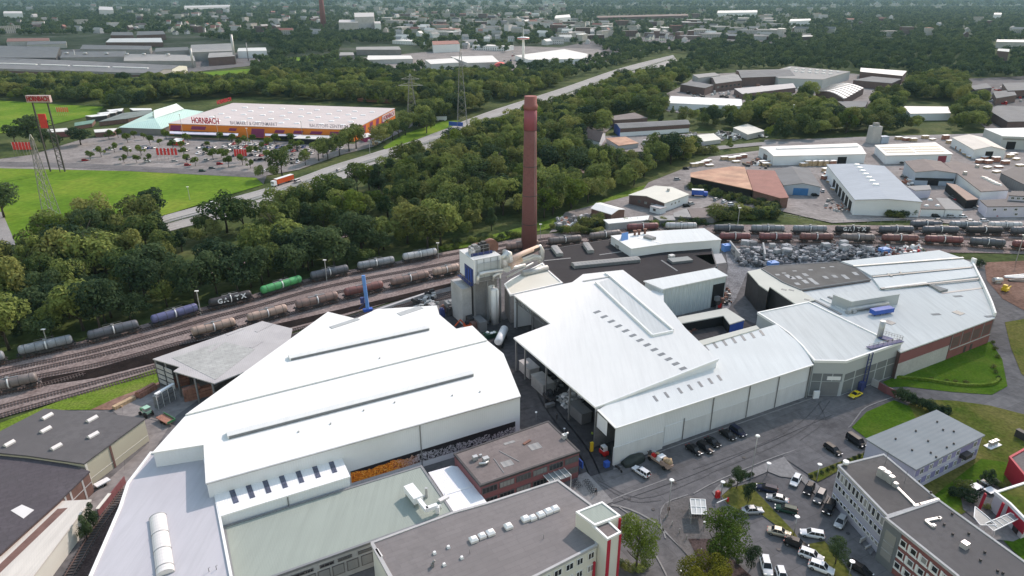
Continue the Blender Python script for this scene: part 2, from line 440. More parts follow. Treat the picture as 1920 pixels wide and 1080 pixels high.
for n,c in dict(grey=(.24,.26,.28),grey_dark=(.11,.12,.14),blue=(.12,.13,.25),black=(.045,.042,.045),green=(.07,.36,.13),rust=(.24,.16,.135),rust_pale=(.42,.30,.24),rust_red=(.20,.085,.075),red=(.21,.075,.075),pale=(.5,.5,.5),brown_grey=(.20,.17,.16)).items():
 mat('tank_'+n,c,.5,var=.18,vs=.45,dirt=.45,dcol=tuple(x*.5 for x in c),ds=.35,fine=.15)
HAZE=3.2e-5
def leaf(name,c1,c2,tr=.34):
 m=bpy.data.materials.new(name);m.use_nodes=True;MAT[name]=m;nt=m.node_tree;N,L=nt.nodes,nt.links
 out=N['Material Output'];b=N['Principled BSDF'];b.inputs['Roughness'].default_value=.75;b.inputs['Specular IOR Level'].default_value=.04
 oi=N.new('ShaderNodeObjectInfo');geo=N.new('ShaderNodeNewGeometry')
 n=N.new('ShaderNodeTexNoise');n.inputs['Scale'].default_value=.45;n.inputs['Detail'].default_value=2;L.new(geo.outputs['Position'],n.inputs['Vector'])
 a=N.new('ShaderNodeMath');a.operation='MULTIPLY_ADD';a.inputs[1].default_value=.75;L.new(oi.outputs['Random'],a.inputs[0])
 mr=N.new('ShaderNodeMapRange');mr.inputs[1].default_value=.3;mr.inputs[2].default_value=.7;mr.inputs[3].default_value=-.12;mr.inputs[4].default_value=.37;L.new(n.outputs['Fac'],mr.inputs[0]);L.new(mr.outputs[0],a.inputs[2])
 r=N.new('ShaderNodeValToRGB');r.color_ramp.elements[0].color=(*c1,1);r.color_ramp.elements[1].color=(*c2,1);L.new(a.outputs[0],r.inputs[0])
 t=N.new('ShaderNodeBsdfTranslucent');mx=N.new('ShaderNodeMixShader');mx.inputs[0].default_value=tr
 L.new(r.outputs[0],b.inputs['Base Color']);L.new(r.outputs[0],t.inputs['Color'])
 L.new(b.outputs[0],mx.inputs[1]);L.new(t.outputs[0],mx.inputs[2]);L.new(mx.outputs[0],out.inputs['Surface'])
leaf('leaf_wood',(.024,.058,.024),(.25,.30,.085))
leaf('leaf_bright',(.05,.09,.018),(.17,.23,.045))
leaf('leaf_olive',(.05,.08,.028),(.27,.285,.09))
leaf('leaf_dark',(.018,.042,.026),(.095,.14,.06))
leaf('leaf_yellow',(.09,.11,.015),(.17,.16,.02))
leaf('leaf_far',(.018,.05,.034),(.13,.18,.07))
mat('bark',(.06,.05,.04),.9,var=.2)
def ground_mat(name,cols,scale,fine=.3,rough=.95,stain=0.):
 m=bpy.data.materials.new(name);m.use_nodes=True;MAT[name]=m;nt=m.node_tree;N,L=nt.nodes,nt.links
 b=N['Principled BSDF'];b.inputs['Roughness'].default_value=rough;b.inputs['Specular IOR Level'].default_value=.05
 geo=N.new('ShaderNodeNewGeometry');prev=None
 n=N.new('ShaderNodeTexNoise');n.inputs['Scale'].default_value=scale;n.inputs['Detail'].default_value=7;n.inputs['Roughness'].default_value=.68;L.new(geo.outputs['Position'],n.inputs['Vector'])
 r=N.new('ShaderNodeValToRGB');e=r.color_ramp.elements
 e[0].position=.33;e[0].color=(*cols[0],1);e[1].position=.67;e[1].color=(*cols[-1],1)
 for i,c in enumerate(cols[1:-1]):
  k=e.new(.33+.34*(i+1)/(len(cols)-1));k.color=(*c,1)
 L.new(n.outputs['Fac'],r.inputs[0])
 n2=N.new('ShaderNodeTexNoise');n2.inputs['Scale'].default_value=scale*14;n2.inputs['Detail'].default_value=4;L.new(geo.outputs['Position'],n2.inputs['Vector'])
 mr=N.new('ShaderNodeMapRange');mr.inputs[1].default_value=.35;mr.inputs[2].default_value=.65;mr.inputs[3].default_value=1-fine;mr.inputs[4].default_value=1+fine*.4;L.new(n2.outputs['Fac'],mr.inputs[0])
 x=N.new('ShaderNodeMix');x.data_type='RGBA';x.blend_type='MULTIPLY';x.inputs[0].default_value=1
 L.new(r.outputs[0],x.inputs[6]);L.new(mr.outputs[0],x.inputs[7]);L.new(x.outputs[2],b.inputs['Base Color'])
 if stain:
  n3=N.new('ShaderNodeTexNoise');n3.inputs['Scale'].default_value=.13;n3.inputs['Detail'].default_value=6;n3.inputs['Roughness'].default_value=.7;n3.inputs['Distortion'].default_value=.6;L.new(geo.outputs['Position'],n3.inputs['Vector'])
  m3=N.new('ShaderNodeMapRange');m3.inputs[1].default_value=.52;m3.inputs[2].default_value=.68;m3.inputs[4].default_value=stain;L.new(n3.outputs['Fac'],m3.inputs[0])
  mp=N.new('ShaderNodeMapping');mp.inputs['Rotation'].default_value=(0,0,-.49);L.new(geo.outputs['Position'],mp.inputs['Vector']);bt=N.new('ShaderNodeTexBrick');bt.inputs['Scale'].default_value=1;bt.inputs['Brick Width'].default_value=17;bt.inputs['Row Height'].default_value=4.2;bt.inputs['Mortar Size'].default_value=.05;bt.inputs['Color1'].default_value=(1.06,1.06,1.06,1);bt.inputs['Color2'].default_value=(.9,.9,.9,1);bt.inputs['Mortar'].default_value=(.72,.72,.72,1);L.new(mp.outputs[0],bt.inputs['Vector'])
  y=N.new('ShaderNodeMix');y.data_type='RGBA';y.blend_type='MULTIPLY';y.inputs[0].default_value=1;L.new(x.outputs[2],y.inputs[6]);L.new(bt.outputs['Color'],y.inputs[7])
  q=N.new('ShaderNodeMix');q.data_type='RGBA';L.new(m3.outputs[0],q.inputs[0]);L.new(y.outputs[2],q.inputs[6]);q.inputs[7].default_value=(*[v*.45 for v in cols[0]],1);L.new(q.outputs[2],b.inputs['Base Color'])
 bu=N.new('ShaderNodeBump');bu.inputs['Strength'].default_value=.4;bu.inputs['Distance'].default_value=.12;L.new(n2.outputs['Fac'],bu.inputs['Height']);L.new(bu.outputs[0],b.inputs['Normal'])
ground_mat('scrub',[(.03,.045,.018),(.06,.085,.028),(.11,.12,.05)],.03)
ground_mat('field_grass',[(.07,.15,.012),(.11,.20,.018),(.17,.23,.03)],.025,.2)
ground_mat('lawn',[(.045,.10,.008),(.065,.135,.010),(.10,.15,.02)],.12,.25)
ground_mat('lawn_dry',[(.06,.10,.012),(.12,.125,.03),(.165,.15,.05)],.09,.3)
ground_mat('verge',[(.07,.12,.016),(.12,.19,.025),(.16,.2,.045)],.12,.35)
ground_mat('asphalt',[(.12,.115,.117),(.15,.145,.147),(.18,.173,.173)],.045,.15,stain=.5)
ground_mat('tyre_grey',[(.095,.091,.093),(.12,.115,.117),(.14,.134,.134)],.3,.3)
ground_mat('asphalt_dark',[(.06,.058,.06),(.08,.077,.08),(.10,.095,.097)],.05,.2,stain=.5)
ground_mat('concrete_yard',[(.20,.185,.178),(.25,.232,.222),(.30,.28,.27)],.04,.18,stain=.5)
ground_mat('motorway',[(.28,.275,.26),(.33,.32,.305),(.36,.35,.335)],.05,.1)
ground_mat('paving',[(.125,.115,.11),(.15,.14,.135),(.175,.16,.152)],.15,.2)
ground_mat('paving_pale',[(.22,.215,.21),(.26,.25,.245),(.28,.27,.26)],.1,.15)
ground_mat('ballast',[(.165,.128,.12),(.24,.195,.182),(.29,.245,.23)],.09,.35)
ground_mat('trench_shade_tone',[(.012,.009,.009),(.02,.015,.014),(.03,.022,.02)],.2,.4)  # near black, shade of the lowered track put into the colour
ground_mat('ballast_brown',[(.05,.035,.032),(.08,.058,.055),(.11,.08,.075)],.2,.4)
ground_mat('red_soil',[(.15,.09,.07),(.22,.13,.10),(.26,.165,.13)],.06,.3)
ground_mat('scrap_ground',[(.16,.16,.165),(.24,.24,.25),(.32,.32,.33)],.2,.4)
ground_mat('town_ground',[(.02,.035,.02),(.04,.06,.032),(.10,.105,.09)],.008,.3)
mat('rail',(.13,.085,.075),.6,var=.15);mat('sleeper',(.085,.07,.065),.9,var=.2)
mat('marking',(.55,.55,.54),.8,var=.1,vs=1.)
SUN_AZ,SUN_EL=36.,38.5
w=bpy.data.worlds.new('World');SC.world=w;w.use_nodes=True
bg=w.node_tree.nodes['Background'];sk=w.node_tree.nodes.new('ShaderNodeTexSky');sk.sky_type='NISHITA';sk.sun_disc=False
sk.sun_elevation=math.radians(SUN_EL);sk.sun_rotation=math.radians(SUN_AZ);sk.altitude=100;sk.dust_density=1;sk.air_density=2.3;sk.ozone_density=1.7
w.node_tree.links.new(sk.outputs[0],bg.inputs[0]);bg.inputs[1].default_value=.15
SD=V((math.sin(math.radians(SUN_AZ))*math.cos(math.radians(SUN_EL)),math.cos(math.radians(SUN_AZ))*math.cos(math.radians(SUN_EL)),math.sin(math.radians(SUN_EL))))
sl=bpy.data.lights.new('sun','SUN');sl.energy=2.5;sl.angle=math.radians(.6);sl.color=(1,.90,.84)
so=bpy.data.objects.new('sun',sl);COL.objects.link(so);so.location=(200,300,400);so.rotation_euler=SD.to_track_quat('Z','Y').to_euler()
SC.view_settings.view_transform='Standard';SC.view_settings.look='None';SC.view_settings.exposure=0.60;SC.view_settings.gamma=1;SC.view_settings.use_white_balance=True;SC.view_settings.white_balance_temperature=6950;SC.view_settings.white_balance_tint=17
SC.cycles.use_denoising=True;SC.cycles.max_bounces=6;SC.cycles.diffuse_bounces=3;SC.cycles.glossy_bounces=2;SC.cycles.transparent_max_bounces=8;SC.cycles.volume_bounces=0
mb=MB();mb.face([(-16500,-1800,-.25),(16500,-1800,-.25),(16500,15300,-.25),(-16500,15300,-.25)]);struct(mb,'ground','scrub')
_sn=[0]
def S(n,z,m,*p):
 _sn[0]+=1
 return sheet(n,p,z+_sn[0]*.004,m)
far=[(-700,135),(700,118),(1250,92),(1960,75),(2300,-8),(960,-8),(-500,-8)]
S('town_ground',-.2,'town_ground',*far)
S('industrial_ground',-.05,'asphalt',(-200,900),(-60,815),(40,790),(300,700),(560,622),(862,528),(1020,478),(1340,470),(1640,478),(1840,488),(1980,560),(2200,1200),(2200,1500),(-200,1500))
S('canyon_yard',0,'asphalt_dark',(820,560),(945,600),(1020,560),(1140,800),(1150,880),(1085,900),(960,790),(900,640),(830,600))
S('yard_front',0,'concrete_yard',(200,760),(330,700),(440,700),(330,780),(285,850),(215,960),(140,960),(170,930),(280,830))
S('rail_ballast',.0,'ballast',(-120,712),(20,676),(150,640),(270,608),(380,576),(480,550),(570,524),(660,505),(745,490),(825,474),(1010,440),(1165,426),(1340,421),(1980,424),(1980,478),(1845,474),(1640,472),(1340,466),(1165,452),(1020,474),(870,524),(560,618),(296,696),(-120,820))
S('trench_shade',.06,'trench_shade_tone',(76,709),(180,690),(330,648),(560,598),(700,565),(860,527),(860,533),(700,574),(560,610),(340,668),(180,708),(82,723))  # flat dark sheet painting the retaining wall's shade over the lowered track
S('verge',.05,'verge',(-60,818),(0,793),(130,745),(296,690),(300,714),(206,768),(83,769),(30,798),(-60,835))
S('soil_strip',.07,'red_soil',(170,768),(220,745),(300,716),(300,726),(215,768))
S('rail_path',.03,'ballast_brown',(60,1250),(140,1080),(214,950),(228,935),(240,935),(228,985),(180,1090),(120,1250))
S('embankment_grass',.02,'verge',(820,462),(900,446),(1030,412),(1110,382),(1190,352),(1222,344),(1222,354),(1110,398),(1030,428),(900,460),(830,470))
S('red_soil',.02,'red_soil',(1846,492),(1980,486),(1980,600),(1935,590),(1880,560),(1850,525))
S('grass_bank',.02,'lawn',(1655,716),(1684,704),(1780,664),(1857,640),(1879,673),(1889,724),(1860,740),(1789,735),(1700,725),(1668,726))
S('grass_side',.02,'lawn_dry',(1884,604),(1980,588),(1980,760),(1915,700),(1895,650))
S('lawn_back',.02,'lawn_dry',(1716,748),(1789,751),(1855,760),(1980,792),(1980,900),(1900,905),(1850,940),(1795,968),(1690,880),(1690,770))
S('lawn_bright',.03,'lawn',(1597,801),(1625,772),(1676,750),(1706,762),(1720,790),(1628,824))
S('lawn_low',.03,'lawn',(1750,930),(1840,860),(1895,868),(1880,910),(1820,915),(1795,962))
S('lawn_corner',.03,'lawn',(1880,1012),(1925,995),(1960,1050),(1920,1052))
S('patio',.05,'paving',(1800,925),(1832,906),(1868,896),(1890,915),(1865,945),(1862,960),(1830,975),(1806,955))
S('paved_court',.04,'paving_pale',(1825,985),(1900,960),(1960,985),(1900,1015),(1850,1010))
S('paved_corner',.06,'paving',(1237,967),(1247,944),(1290,929),(1322,936),(1348,962),(1352,1000),(1400,1085),(1334,1085),(1288,1040),(1242,988))
S('pavement',.06,'paving_pale',(1335,922),(1352,905),(1440,866),(1440,884),(1372,912),(1352,930),(1345,936))
S('pavement_corner',.06,'paving_pale',(1440,868),(1470,856),(1490,880),(1530,905),(1565,940),(1550,948),(1500,898),(1462,893),(1440,884))
S('island_grass',.08,'lawn_dry',(1353,930),(1372,914),(1412,905),(1442,906),(1410,913),(1490,998),(1500,1016),(1487,1008),(1430,966),(1387,956),(1364,945))
S('island_grass_low',.08,'lawn_dry',(1515,1020),(1546,1014),(1570,1040),(1602,1085),(1570,1085),(1540,1050))
S('hedge_bed',.08,'lawn_dry',(1515,888),(1622,848),(1626,854),(1534,903),(1520,898))
S('planting_bed',.08,'ballast_brown',(1290,1010),(1330,1010),(1420,1090),(1360,1120),(1320,1070))
S('ramp_bed',.03,'concrete_dark',(1612,1012),(1640,1000),(1660,1010),(1632,1040))
S('parking_pale',.02,'asphalt',(1465,855),(1590,800),(1625,850),(1520,892))
S('entrance_paving',.02,'paving_pale',(1085,890),(1100,885),(1150,940),(1095,965),(1070,930))
S('field',.0,'field_grass',(-260,318),(0,312),(130,315),(480,333),(494,346),(440,362),(333,396),(250,420),(120,446),(-100,470),(-260,470))
S('field_path',.03,'paving_pale',(-40,385),(4,398),(30,458),(10,468),(-40,440))
S('wood_track_bed',.0,'ballast',(330,524),(500,471),(560,455),(700,422),(820,393),(900,372),(1010,340),(1120,308),(1240,286),(1240,292),(1120,316),(1010,350),(900,382),(820,403),(700,432),(560,465),(500,481),(330,533))
S('upper_field',.0,'field_grass',(-200,192),(0,188),(110,196),(195,200),(180,215),(60,242),(0,250),(-200,260))
S('store_parking',.03,'concrete_yard',(-60,306),(60,290),(150,262),(230,250),(330,256),(560,266),(668,270),(700,275),(640,290),(560,318),(490,331),(300,322),(-60,314))
S('access_road',.06,'asphalt',(-260,316),(0,303),(150,306),(470,322),(500,330),(494,345),(480,333),(130,315),(0,312),(-260,326))
S('store_yard',.03,'concrete_yard',(660,272),(760,215),(800,214),(770,238),(700,275))
S('store_lawn',.03,'field_grass',(718,276),(760,250),(835,226),(862,226),(850,236),(780,262),(722,280))
S('far_lawn',-.05,'field_grass',(350,138),(480,128),(476,160),(420,168),(330,160))
S('far_lawn_b',-.05,'field_grass',(500,112),(600,104),(640,108),(560,122))
U=[(300,407),(333,397),(480,358),(560,333),(623,310),(698,287),(800,254),(900,215),(960,195),(1060,163),(1147,133),(1200,118),(1262,103)]
Lw=[(316,434),(350,425),(480,392),(597,350),(693,320),(800,286),(900,248),(960,229),(1060,198),(1117,170),(1175,149),(1220,135),(1270,114)]
mb=MB();Us,Ls=spline([P(*p)for p in U],12),None
up=[P(*p)for p in U];lo=[P(*p)for p in Lw]
def across(t):return[a.lerp(b,t)for a,b in zip(up,lo)]
def strip(mb,t0,t1,z,mi=0):
 A,B2=spline(across(t0),8),spline(across(t1),8);n=min(len(A),len(B2))-1
 A=[A[int(i*(len(A)-1)/n)]for i in range(n+1)];B2=[B2[int(i*(len(B2)-1)/n)]for i in range(n+1)]
 for i in range(n):
  mb.face([(*A[i].xy,z),(*B2[i].xy,z),(*B2[i+1].xy,z),(*A[i+1].xy,z)],mi)
mb=MB();strip(mb,0,1,.02);struct(mb,'motorway','motorway')
mb=MB();strip(mb,.455,.545,.1);struct(mb,'median','scrub')
mb=MB()
for t in(.03,.44,.56,.97):strip(mb,t-.006,t+.006,.12)
for t in(.17,.30,.70,.83):
 c=spline(across(t),6)
 for i in range(0,len(c)-1,3):
  d=(c[i+1]-c[i]).normalized();n=V((d.y,-d.x,0))*.12;a,b=c[i],c[i]+d*6
  mb.face([(*(a-n).xy,.12),(*(a+n).xy,.12),(*(b+n).xy,.12),(*(b-n).xy,.12)])
struct(mb,'lane_markings','marking')
g=MB()
for t in(.445,.555):
 c=spline(across(t),14)
 for a,b in zip(c,c[1:]):g.beam((a.x,a.y,.75),(b.x,b.y,.75),.12,.35)
 for a in c[::1]:g.box((a.x,a.y,0),(.14,.14,.75))
solo(g,'guard_rail','galvanised','steel crash barrier along the motorway median','guard rail',loc=g.v[0])
S('timber_yard',.0,'concrete_yard',(1216,342),(1292,312),(1330,294),(1424,282),(1434,262),(1700,256),(1980,250),(1980,420),(1840,424),(1700,412),(1560,418),(1450,392),(1330,386),(1240,412),(1100,424),(1030,436),(1060,398),(1200,362))
S('rear_road',.04,'paving_pale',(1230,288),(1330,275),(1420,267),(1600,257),(1980,246),(1980,252),(1600,263),(1420,273),(1330,282),(1235,296))
S('middle_yard',.0,'concrete_yard',(1120,255),(1330,250),(1360,262),(1300,280),(1180,285),(1120,275))
S('stone_yard',.0,'paving_pale',(1220,180),(1300,165),(1480,168),(1560,190),(1480,198),(1390,205),(1300,215),(1230,205))
S('hill_yard',.0,'concrete_yard',(1225,205),(1240,180),(1275,163),(1310,140),(1420,134),(1600,138),(1720,150),(1700,160),(1640,200),(1540,196),(1490,180),(1400,182),(1392,200),(1300,206))
S('far_right_yard',.0,'asphalt',(1760,150),(1980,140),(1980,250),(1860,250),(1800,200))
S('store_far_yard',-.05,'concrete_yard',(660,110),(940,85),(1120,92),(1180,112),(960,132),(800,140))
S('mid_lane',.03,'concrete_yard',(1086,250),(1105,236),(1150,236),(1120,262),(1100,275))
S('works_yard_far',-.05,'asphalt',(-200,150),(-200,105),(150,92),(500,100),(520,118),(360,135),(340,158))
S('town_yard',-.1,'asphalt',(1000,100),(1100,78),(1300,62),(1480,64),(1460,80),(1250,92),(1130,100))
def kerb(name,pts,z=.12,w=.3,m='paving_pale'):
 mb=MB();c=spline([P(*p)for p in pts],2)
 for a,b in zip(c,c[1:]):mb.beam((a.x,a.y,z/2),(b.x,b.y,z/2),w,z)
 return struct(mb,name,m)
kerb('kerb',[(1148,947),(1180,955),(1222,976),(1262,1012),(1335,1085)],.12,.45)
kerb('kerb',[(1105,962),(1150,936),(1250,898),(1146,874)][:3],.02,.3)
kerb('kerb',[(1248,1010),(1238,970),(1248,944),(1290,928)],.12)
kerb('kerb',[(1300,926),(1345,902),(1440,862),(1520,834),(1585,806),(1604,786),(1624,764),(1676,744)],.1)
kerb('kerb',[(1353,932),(1364,946),(1388,957),(1430,967),(1488,1010)],.12)
kerb('kerb',[(1150,880),(1240,846),(1340,810),(1450,772),(1525,746)],.05,.3)
kerb('kerb',[(1150,944),(1300,890),(1440,830),(1560,778)],.02,.12,'asphalt_dark')
kerb('kerb',[(1146,948),(1176,962),(1240,1060),(1280,1160)],.12,.3)
def track(name,pts,label,z=.05,far=0):
 c=spline([P(*p)for p in pts],4)
 o=thing(name,label,'railway track',c[0])
 for s in(-.72,.72):
  mb=MB()
  q=[]
  for i,p in enumerate(c):
   d=(c[min(i+1,len(c)-1)]-c[max(0,i-1)]).normalized();q.append(V((p.x+d.y*s,p.y-d.x*s,z+.22)))
  for a,b in zip(q,q[1:]):mb.beam(a,b,.13,.16)
  part(mb,'rail','rail',o)
 mb=MB();acc=0
 for a,b in zip(c,c[1:]):
  d=(b-a);Ln=d.length;d.normalize();t=acc
  while t<Ln:
   p=a+d*t;mb.box((p.x,p.y,z),(.28,2.5,.12),math.atan2(d.y,d.x));t+=.75
  acc=t-Ln
 sp=part(mb,'sleeper_row','sleeper',o);sp['kind']='stuff'
 return c
T1=[(-90,706),(33,676),(145,650),(266,620),(377,587),(477,562),(570,533),(657,515),(743,498),(822,482),(1010,450),(1165,433),(1340,438),(1560,440),(1760,441),(1960,443)]
T2=[(-90,723),(0,697),(170,660),(300,625),(390,598),(480,575),(580,546),(680,524),(770,507),(865,488),(1000,458),(1165,440),(1340,445),(1560,447),(1960,450)]
T3=[(-90,734),(0,709),(200,663),(330,628),(430,600),(540,570),(640,547),(740,524),(860,500),(1010,461),(1090,449)]
T4=[(70,706),(200,680),(330,645),(358,639),(447,615),(543,589),(638,564),(722,544),(807,524),(860,513),(946,474),(1025,464),(1092,456),(1165,447),(1340,454),(1560,455),(1720,458),(1810,462),(1890,468),(1980,472)]
T5=[(-90,793),(0,764),(150,725),(296,686),(420,652),(560,617),(700,583),(862,545)]
T6=[(-90,812),(0,780),(150,738),(296,697),(420,662),(560,627),(690,593),(862,552)]
T7=[(-90,760),(10,737),(80,722),(160,700)]
for pts,l in((T1,'uppermost railway track in the yard, under the grey tank wagons'),(T2,'second railway track from the wood, running empty past the tank wagons'),(T3,'third railway track from the wood, empty beside the rust brown tank wagons'),(T4,'railway track under the row of rust brown tank wagons'),(T5,'railway track along the low side of the dark trench'),(T6,'lowest railway track of the yard, beside the grass verge'),(T7,'short railway track under the lone grey brown tank wagon')):
 track('railway_track',pts,l)
track('railway_track',[(330,528),(420,500),(500,476),(560,460),(700,427),(820,398),(900,377),(1010,345),(1120,312),(1240,289)],'overgrown railway track running through the middle of the wood')
track('siding_track',[(70,1190),(136,1070),(180,995),(219,943),(238,915)],'narrow siding track beside the cream building at the lower left')
for i,pts in enumerate((((1540,752),(1500,792),(1420,836),(1300,880)),((1556,752),(1520,796),(1440,842),(1330,888)),((1535,756),(1545,790),(1500,826)),((1120,900),(1180,930),(1230,930),(1330,890)),((1125,908),(1185,940),(1240,938)),((1010,690),(1040,760),(1100,840),(1130,900)),((985,680),(1020,760),(1085,850),(1110,905)))):
 kerb('tyre_marks',pts,.012,.26,'tyre_grey')
for x,y in((1265,905),(1395,858),(1180,935),(1478,868),(1340,1000),(1225,955),(1460,1030),(1590,1000)):
 p=P(x,y,.05);mb=MB();mb.tube([p,p+V((0,0,.03))],.4,14);solo(mb,'manhole_cover','steel_dark','round iron manhole cover in the asphalt of the street and car park','manhole cover','manhole covers in the asphalt')
 # ==== the white works in the foreground
def slab(parent,name,pxs,z,h,m,pl=None,label=None):
 pts=[px3(p,z,pl)for p in pxs];mb=MB()
 mb.prism(pts,lambda p:p.z-h);return part(mb,name,m,parent,label)
def wallpoly(parent,name,pts3,m,label=None,t=.05):
 """flat plate on an upright wall from its corner points, t thick towards the viewer"""
 mb=MB();a=V(pts3[0]);n=(V(pts3[1])-a).cross(V(pts3[2])-a).normalized()
 if n.y>0:n=-n
 f=[V(p)+n*t for p in pts3]
 if(f[1]-f[0]).cross(f[2]-f[0]).dot(n)<0:f=f[::-1]
 mb.face(f);b=[p-n*t for p in f];k=len(f)
 for i in range(k):mb.face([b[i],b[(i+1)%k],f[(i+1)%k],f[i]])
 return part(mb,name,m,parent,label)
def roof_strip(parent,name,a,b,w,h,z,m,pl=None,gable=0.):
 A,Bq=px3(a,z,pl),px3(b,z,pl);d=(Bq-A);L=d.length;d.normalize();n=V((d.y,-d.x,0))*w/2
 mb=MB();f=lambda p,q:[p-q,p+q]
 z0,z1=V((0,0,-.1)),V((0,0,h))
 c=[A-n,A+n,Bq+n,Bq-n]
 lo=[p+z0 for p in c];hi=[p+z1 for p in c]
 for i in range(4):j=(i+1)%4;mb.face([lo[i],lo[j],hi[j],hi[i]])
 m1,m2=A+z1+V((0,0,gable)),Bq+z1+V((0,0,gable))
 mb.face([hi[0],m1,m2,hi[3]]);mb.face([m1,hi[1],hi[2],m2]);mb.face([hi[0],hi[1],m1]);mb.face([hi[2],hi[3],m2])
 r=part(mb,name,m,parent)
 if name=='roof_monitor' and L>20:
  s=n if n.y<0 else-n;g=MB();g.beam(A+s*1.03+d*.3+V((0,0,h*.45)),Bq+s*1.03-d*.3+V((0,0,h*.45)),.08,h*.75);part(g,'shade_strip','skylight_and_shade_dark',r)  # dark strip added to paint the shaded near side of the monitor
 return r
zr,zf=12.2,11.8
R1=[(350,776),(615,585),(667,598),(707,580),(818,573),(823,590),(855,617),(885,611),(912,637)]
R2=[(287,848),(351,777),(912,638),(943,663),(975,742),(387,905),(383,833)]
hall=thing('melting_hall','big white melting hall with two long roof monitors and a fire mural','factory hall',P(640,720,0))
f1=[P(*p,zr)for p in R1];f2=[P(*p,zf)for p in R2]
mb=MB()
for f in(f1,f2):
 q=ccw(f)
 for i in range(len(q)):
  a,b=q[i],q[(i+1)%len(q)]
  mb.face([(a.x,a.y,0),(b.x,b.y,0),(b.x,b.y,a.z-.3),(a.x,a.y,a.z-.3)])
part(mb,'wall','white_wall',hall)
mb=MB();mb.prism(offset(f1,.15),zr-.3,zr);part(mb,'roof','white_roof_a',hall)
mb=MB();mb.prism(offset(f2,.15),zf-.3,zf);part(mb,'roof','white_roof_a',hall)
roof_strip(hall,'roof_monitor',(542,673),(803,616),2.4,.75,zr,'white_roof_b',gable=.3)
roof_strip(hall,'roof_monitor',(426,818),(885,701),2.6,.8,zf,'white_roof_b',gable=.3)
roof_strip(hall,'vent_strip',(620,615),(672,598),1.6,.15,zr,'galvanised')
roof_strip(hall,'vent_strip',(748,590),(790,576),2.2,.12,zr,'galvanised')
FA,FB=P(387,905,zf),P(975,742,zf)
dF=(FB-FA).normalized()
mb=MB();nF=V((dF.y,-dF.x,0))
mb.beam(FA+nF*.28+V((0,0,-.1)),FB+nF*.28+V((0,0,-.1)),.3,.25);part(mb,'gutter','galvanised',hall)
for x,y in((787,798),):
 p=PW(x,y,FA,FB);mb=MB();mb.box((p.x+nF.x*.1,p.y+nF.y*.1,0),(.22,.22,zf-.4));part(mb,'drainpipe','steel_grey',hall)
for x,y in((450,702),(420,730),(387,765),(620,700),(712,672),(560,810),(620,795),(682,770),(740,755),(848,762-20),(900,735)):mb=MB();mb.box(P(x,y,zf if y>690 else zr),(.35,.35,.3));part(mb,'roof_vent','galvanised',hall)
m=bpy.data.materials.new('fire_mural');m.use_nodes=True;MAT['fire_mural']=m;nt=m.node_tree;N,L=nt.nodes,nt.links
geo=N.new('ShaderNodeNewGeometry');sub=N.new('ShaderNodeVectorMath');sub.operation='DOT_PRODUCT';sub.inputs[1].default_value=dF
of=N.new('ShaderNodeVectorMath');of.operation='SUBTRACT';of.inputs[1].default_value=PW(657,885,FA,FB);L.new(geo.outputs['Position'],of.inputs[0]);L.new(of.outputs[0],sub.inputs[0])
cb=N.new('ShaderNodeCombineXYZ');sx=N.new('ShaderNodeSeparateXYZ');L.new(geo.outputs['Position'],sx.inputs[0]);L.new(sub.outputs['Value'],cb.inputs[0])
L.new(sx.outputs[2],cb.inputs[2])
def nz(scale,det,dist,vec=cb):
 n=N.new('ShaderNodeTexNoise');n.inputs['Scale'].default_value=scale;n.inputs['Detail'].default_value=det;n.inputs['Distortion'].default_value=dist;L.new(vec.outputs[0],n.inputs['Vector']);return n.outputs['Fac']
def mth(op,a,b=None,c=None,clamp=False):
 x=N.new('ShaderNodeMath');x.operation=op;x.use_clamp=clamp
 for i,v in enumerate((a,b,c)):
  if v is None:continue
  if hasattr(v,'links'):L.new(v,x.inputs[i])
  else:x.inputs[i].default_value=v
 return x.outputs[0]
def rmp(f,*st):
 r=N.new('ShaderNodeValToRGB');e=r.color_ramp.elements
 e[0].position,e[0].color=st[0][0],(*st[0][1],1);e[1].position,e[1].color=st[-1][0],(*st[-1][1],1)
 for p,c in st[1:-1]:k=e.new(p);k.color=(*c,1)
 L.new(f,r.inputs[0]);return r.outputs[0]
fire=rmp(nz(1.3,6,3.),(.30,(.10,.012,.003)),(.42,(.55,.09,.008)),(.52,(.95,.27,.012)),(.62,(1.,.48,.05)),(.74,(1.,.82,.4)))
smoke=rmp(nz(.9,6,2.6),(.36,(.012,.011,.016)),(.47,(.02,.02,.025)),(.52,(.6,.59,.62)),(.6,(.16,.15,.18)),(.67,(.75,.75,.77)))
def mx(a,b,f):
 x=N.new('ShaderNodeMix');x.data_type='RGBA';L.new(f,x.inputs[0])
 for s,v in((6,a),(7,b)):
  if hasattr(v,'links'):L.new(v,x.inputs[s])
  else:x.inputs[s].default_value=(*v,1)
 return x.outputs[2]
along=mth('MULTIPLY_ADD',sub.outputs['Value'],1/8.,-1.1,True)
along=mth('MULTIPLY_ADD',mth('SUBTRACT',sub.outputs['Value'],9.),1/7.,0,True)
body=mx(fire,smoke,along)
topz=PW(657,885,FA,FB).z
hgt=mth('SUBTRACT',topz,sx.outputs[2])
edge=mth('GREATER_THAN',mth('ADD',hgt,mth('MULTIPLY',mth('SUBTRACT',nz(.5,5,1.),.5),2.6)),mth('MULTIPLY_ADD',sub.outputs['Value'],.02,.3))
L.new(mx((.012,.01,.014),body,edge),N['Principled BSDF'].inputs['Base Color']);N['Principled BSDF'].inputs['Roughness'].default_value=.7
a,b=PW(657,884,FA,FB),PW(966,790,FA,FB)
wallpoly(hall,'mural',[V((a.x,a.y,1.5)),V((b.x,b.y,1.5)),b,a],'fire_mural','mural of orange flames turning into pale smoke')
a,b=P(913,674,zf),P(943,664,zf)
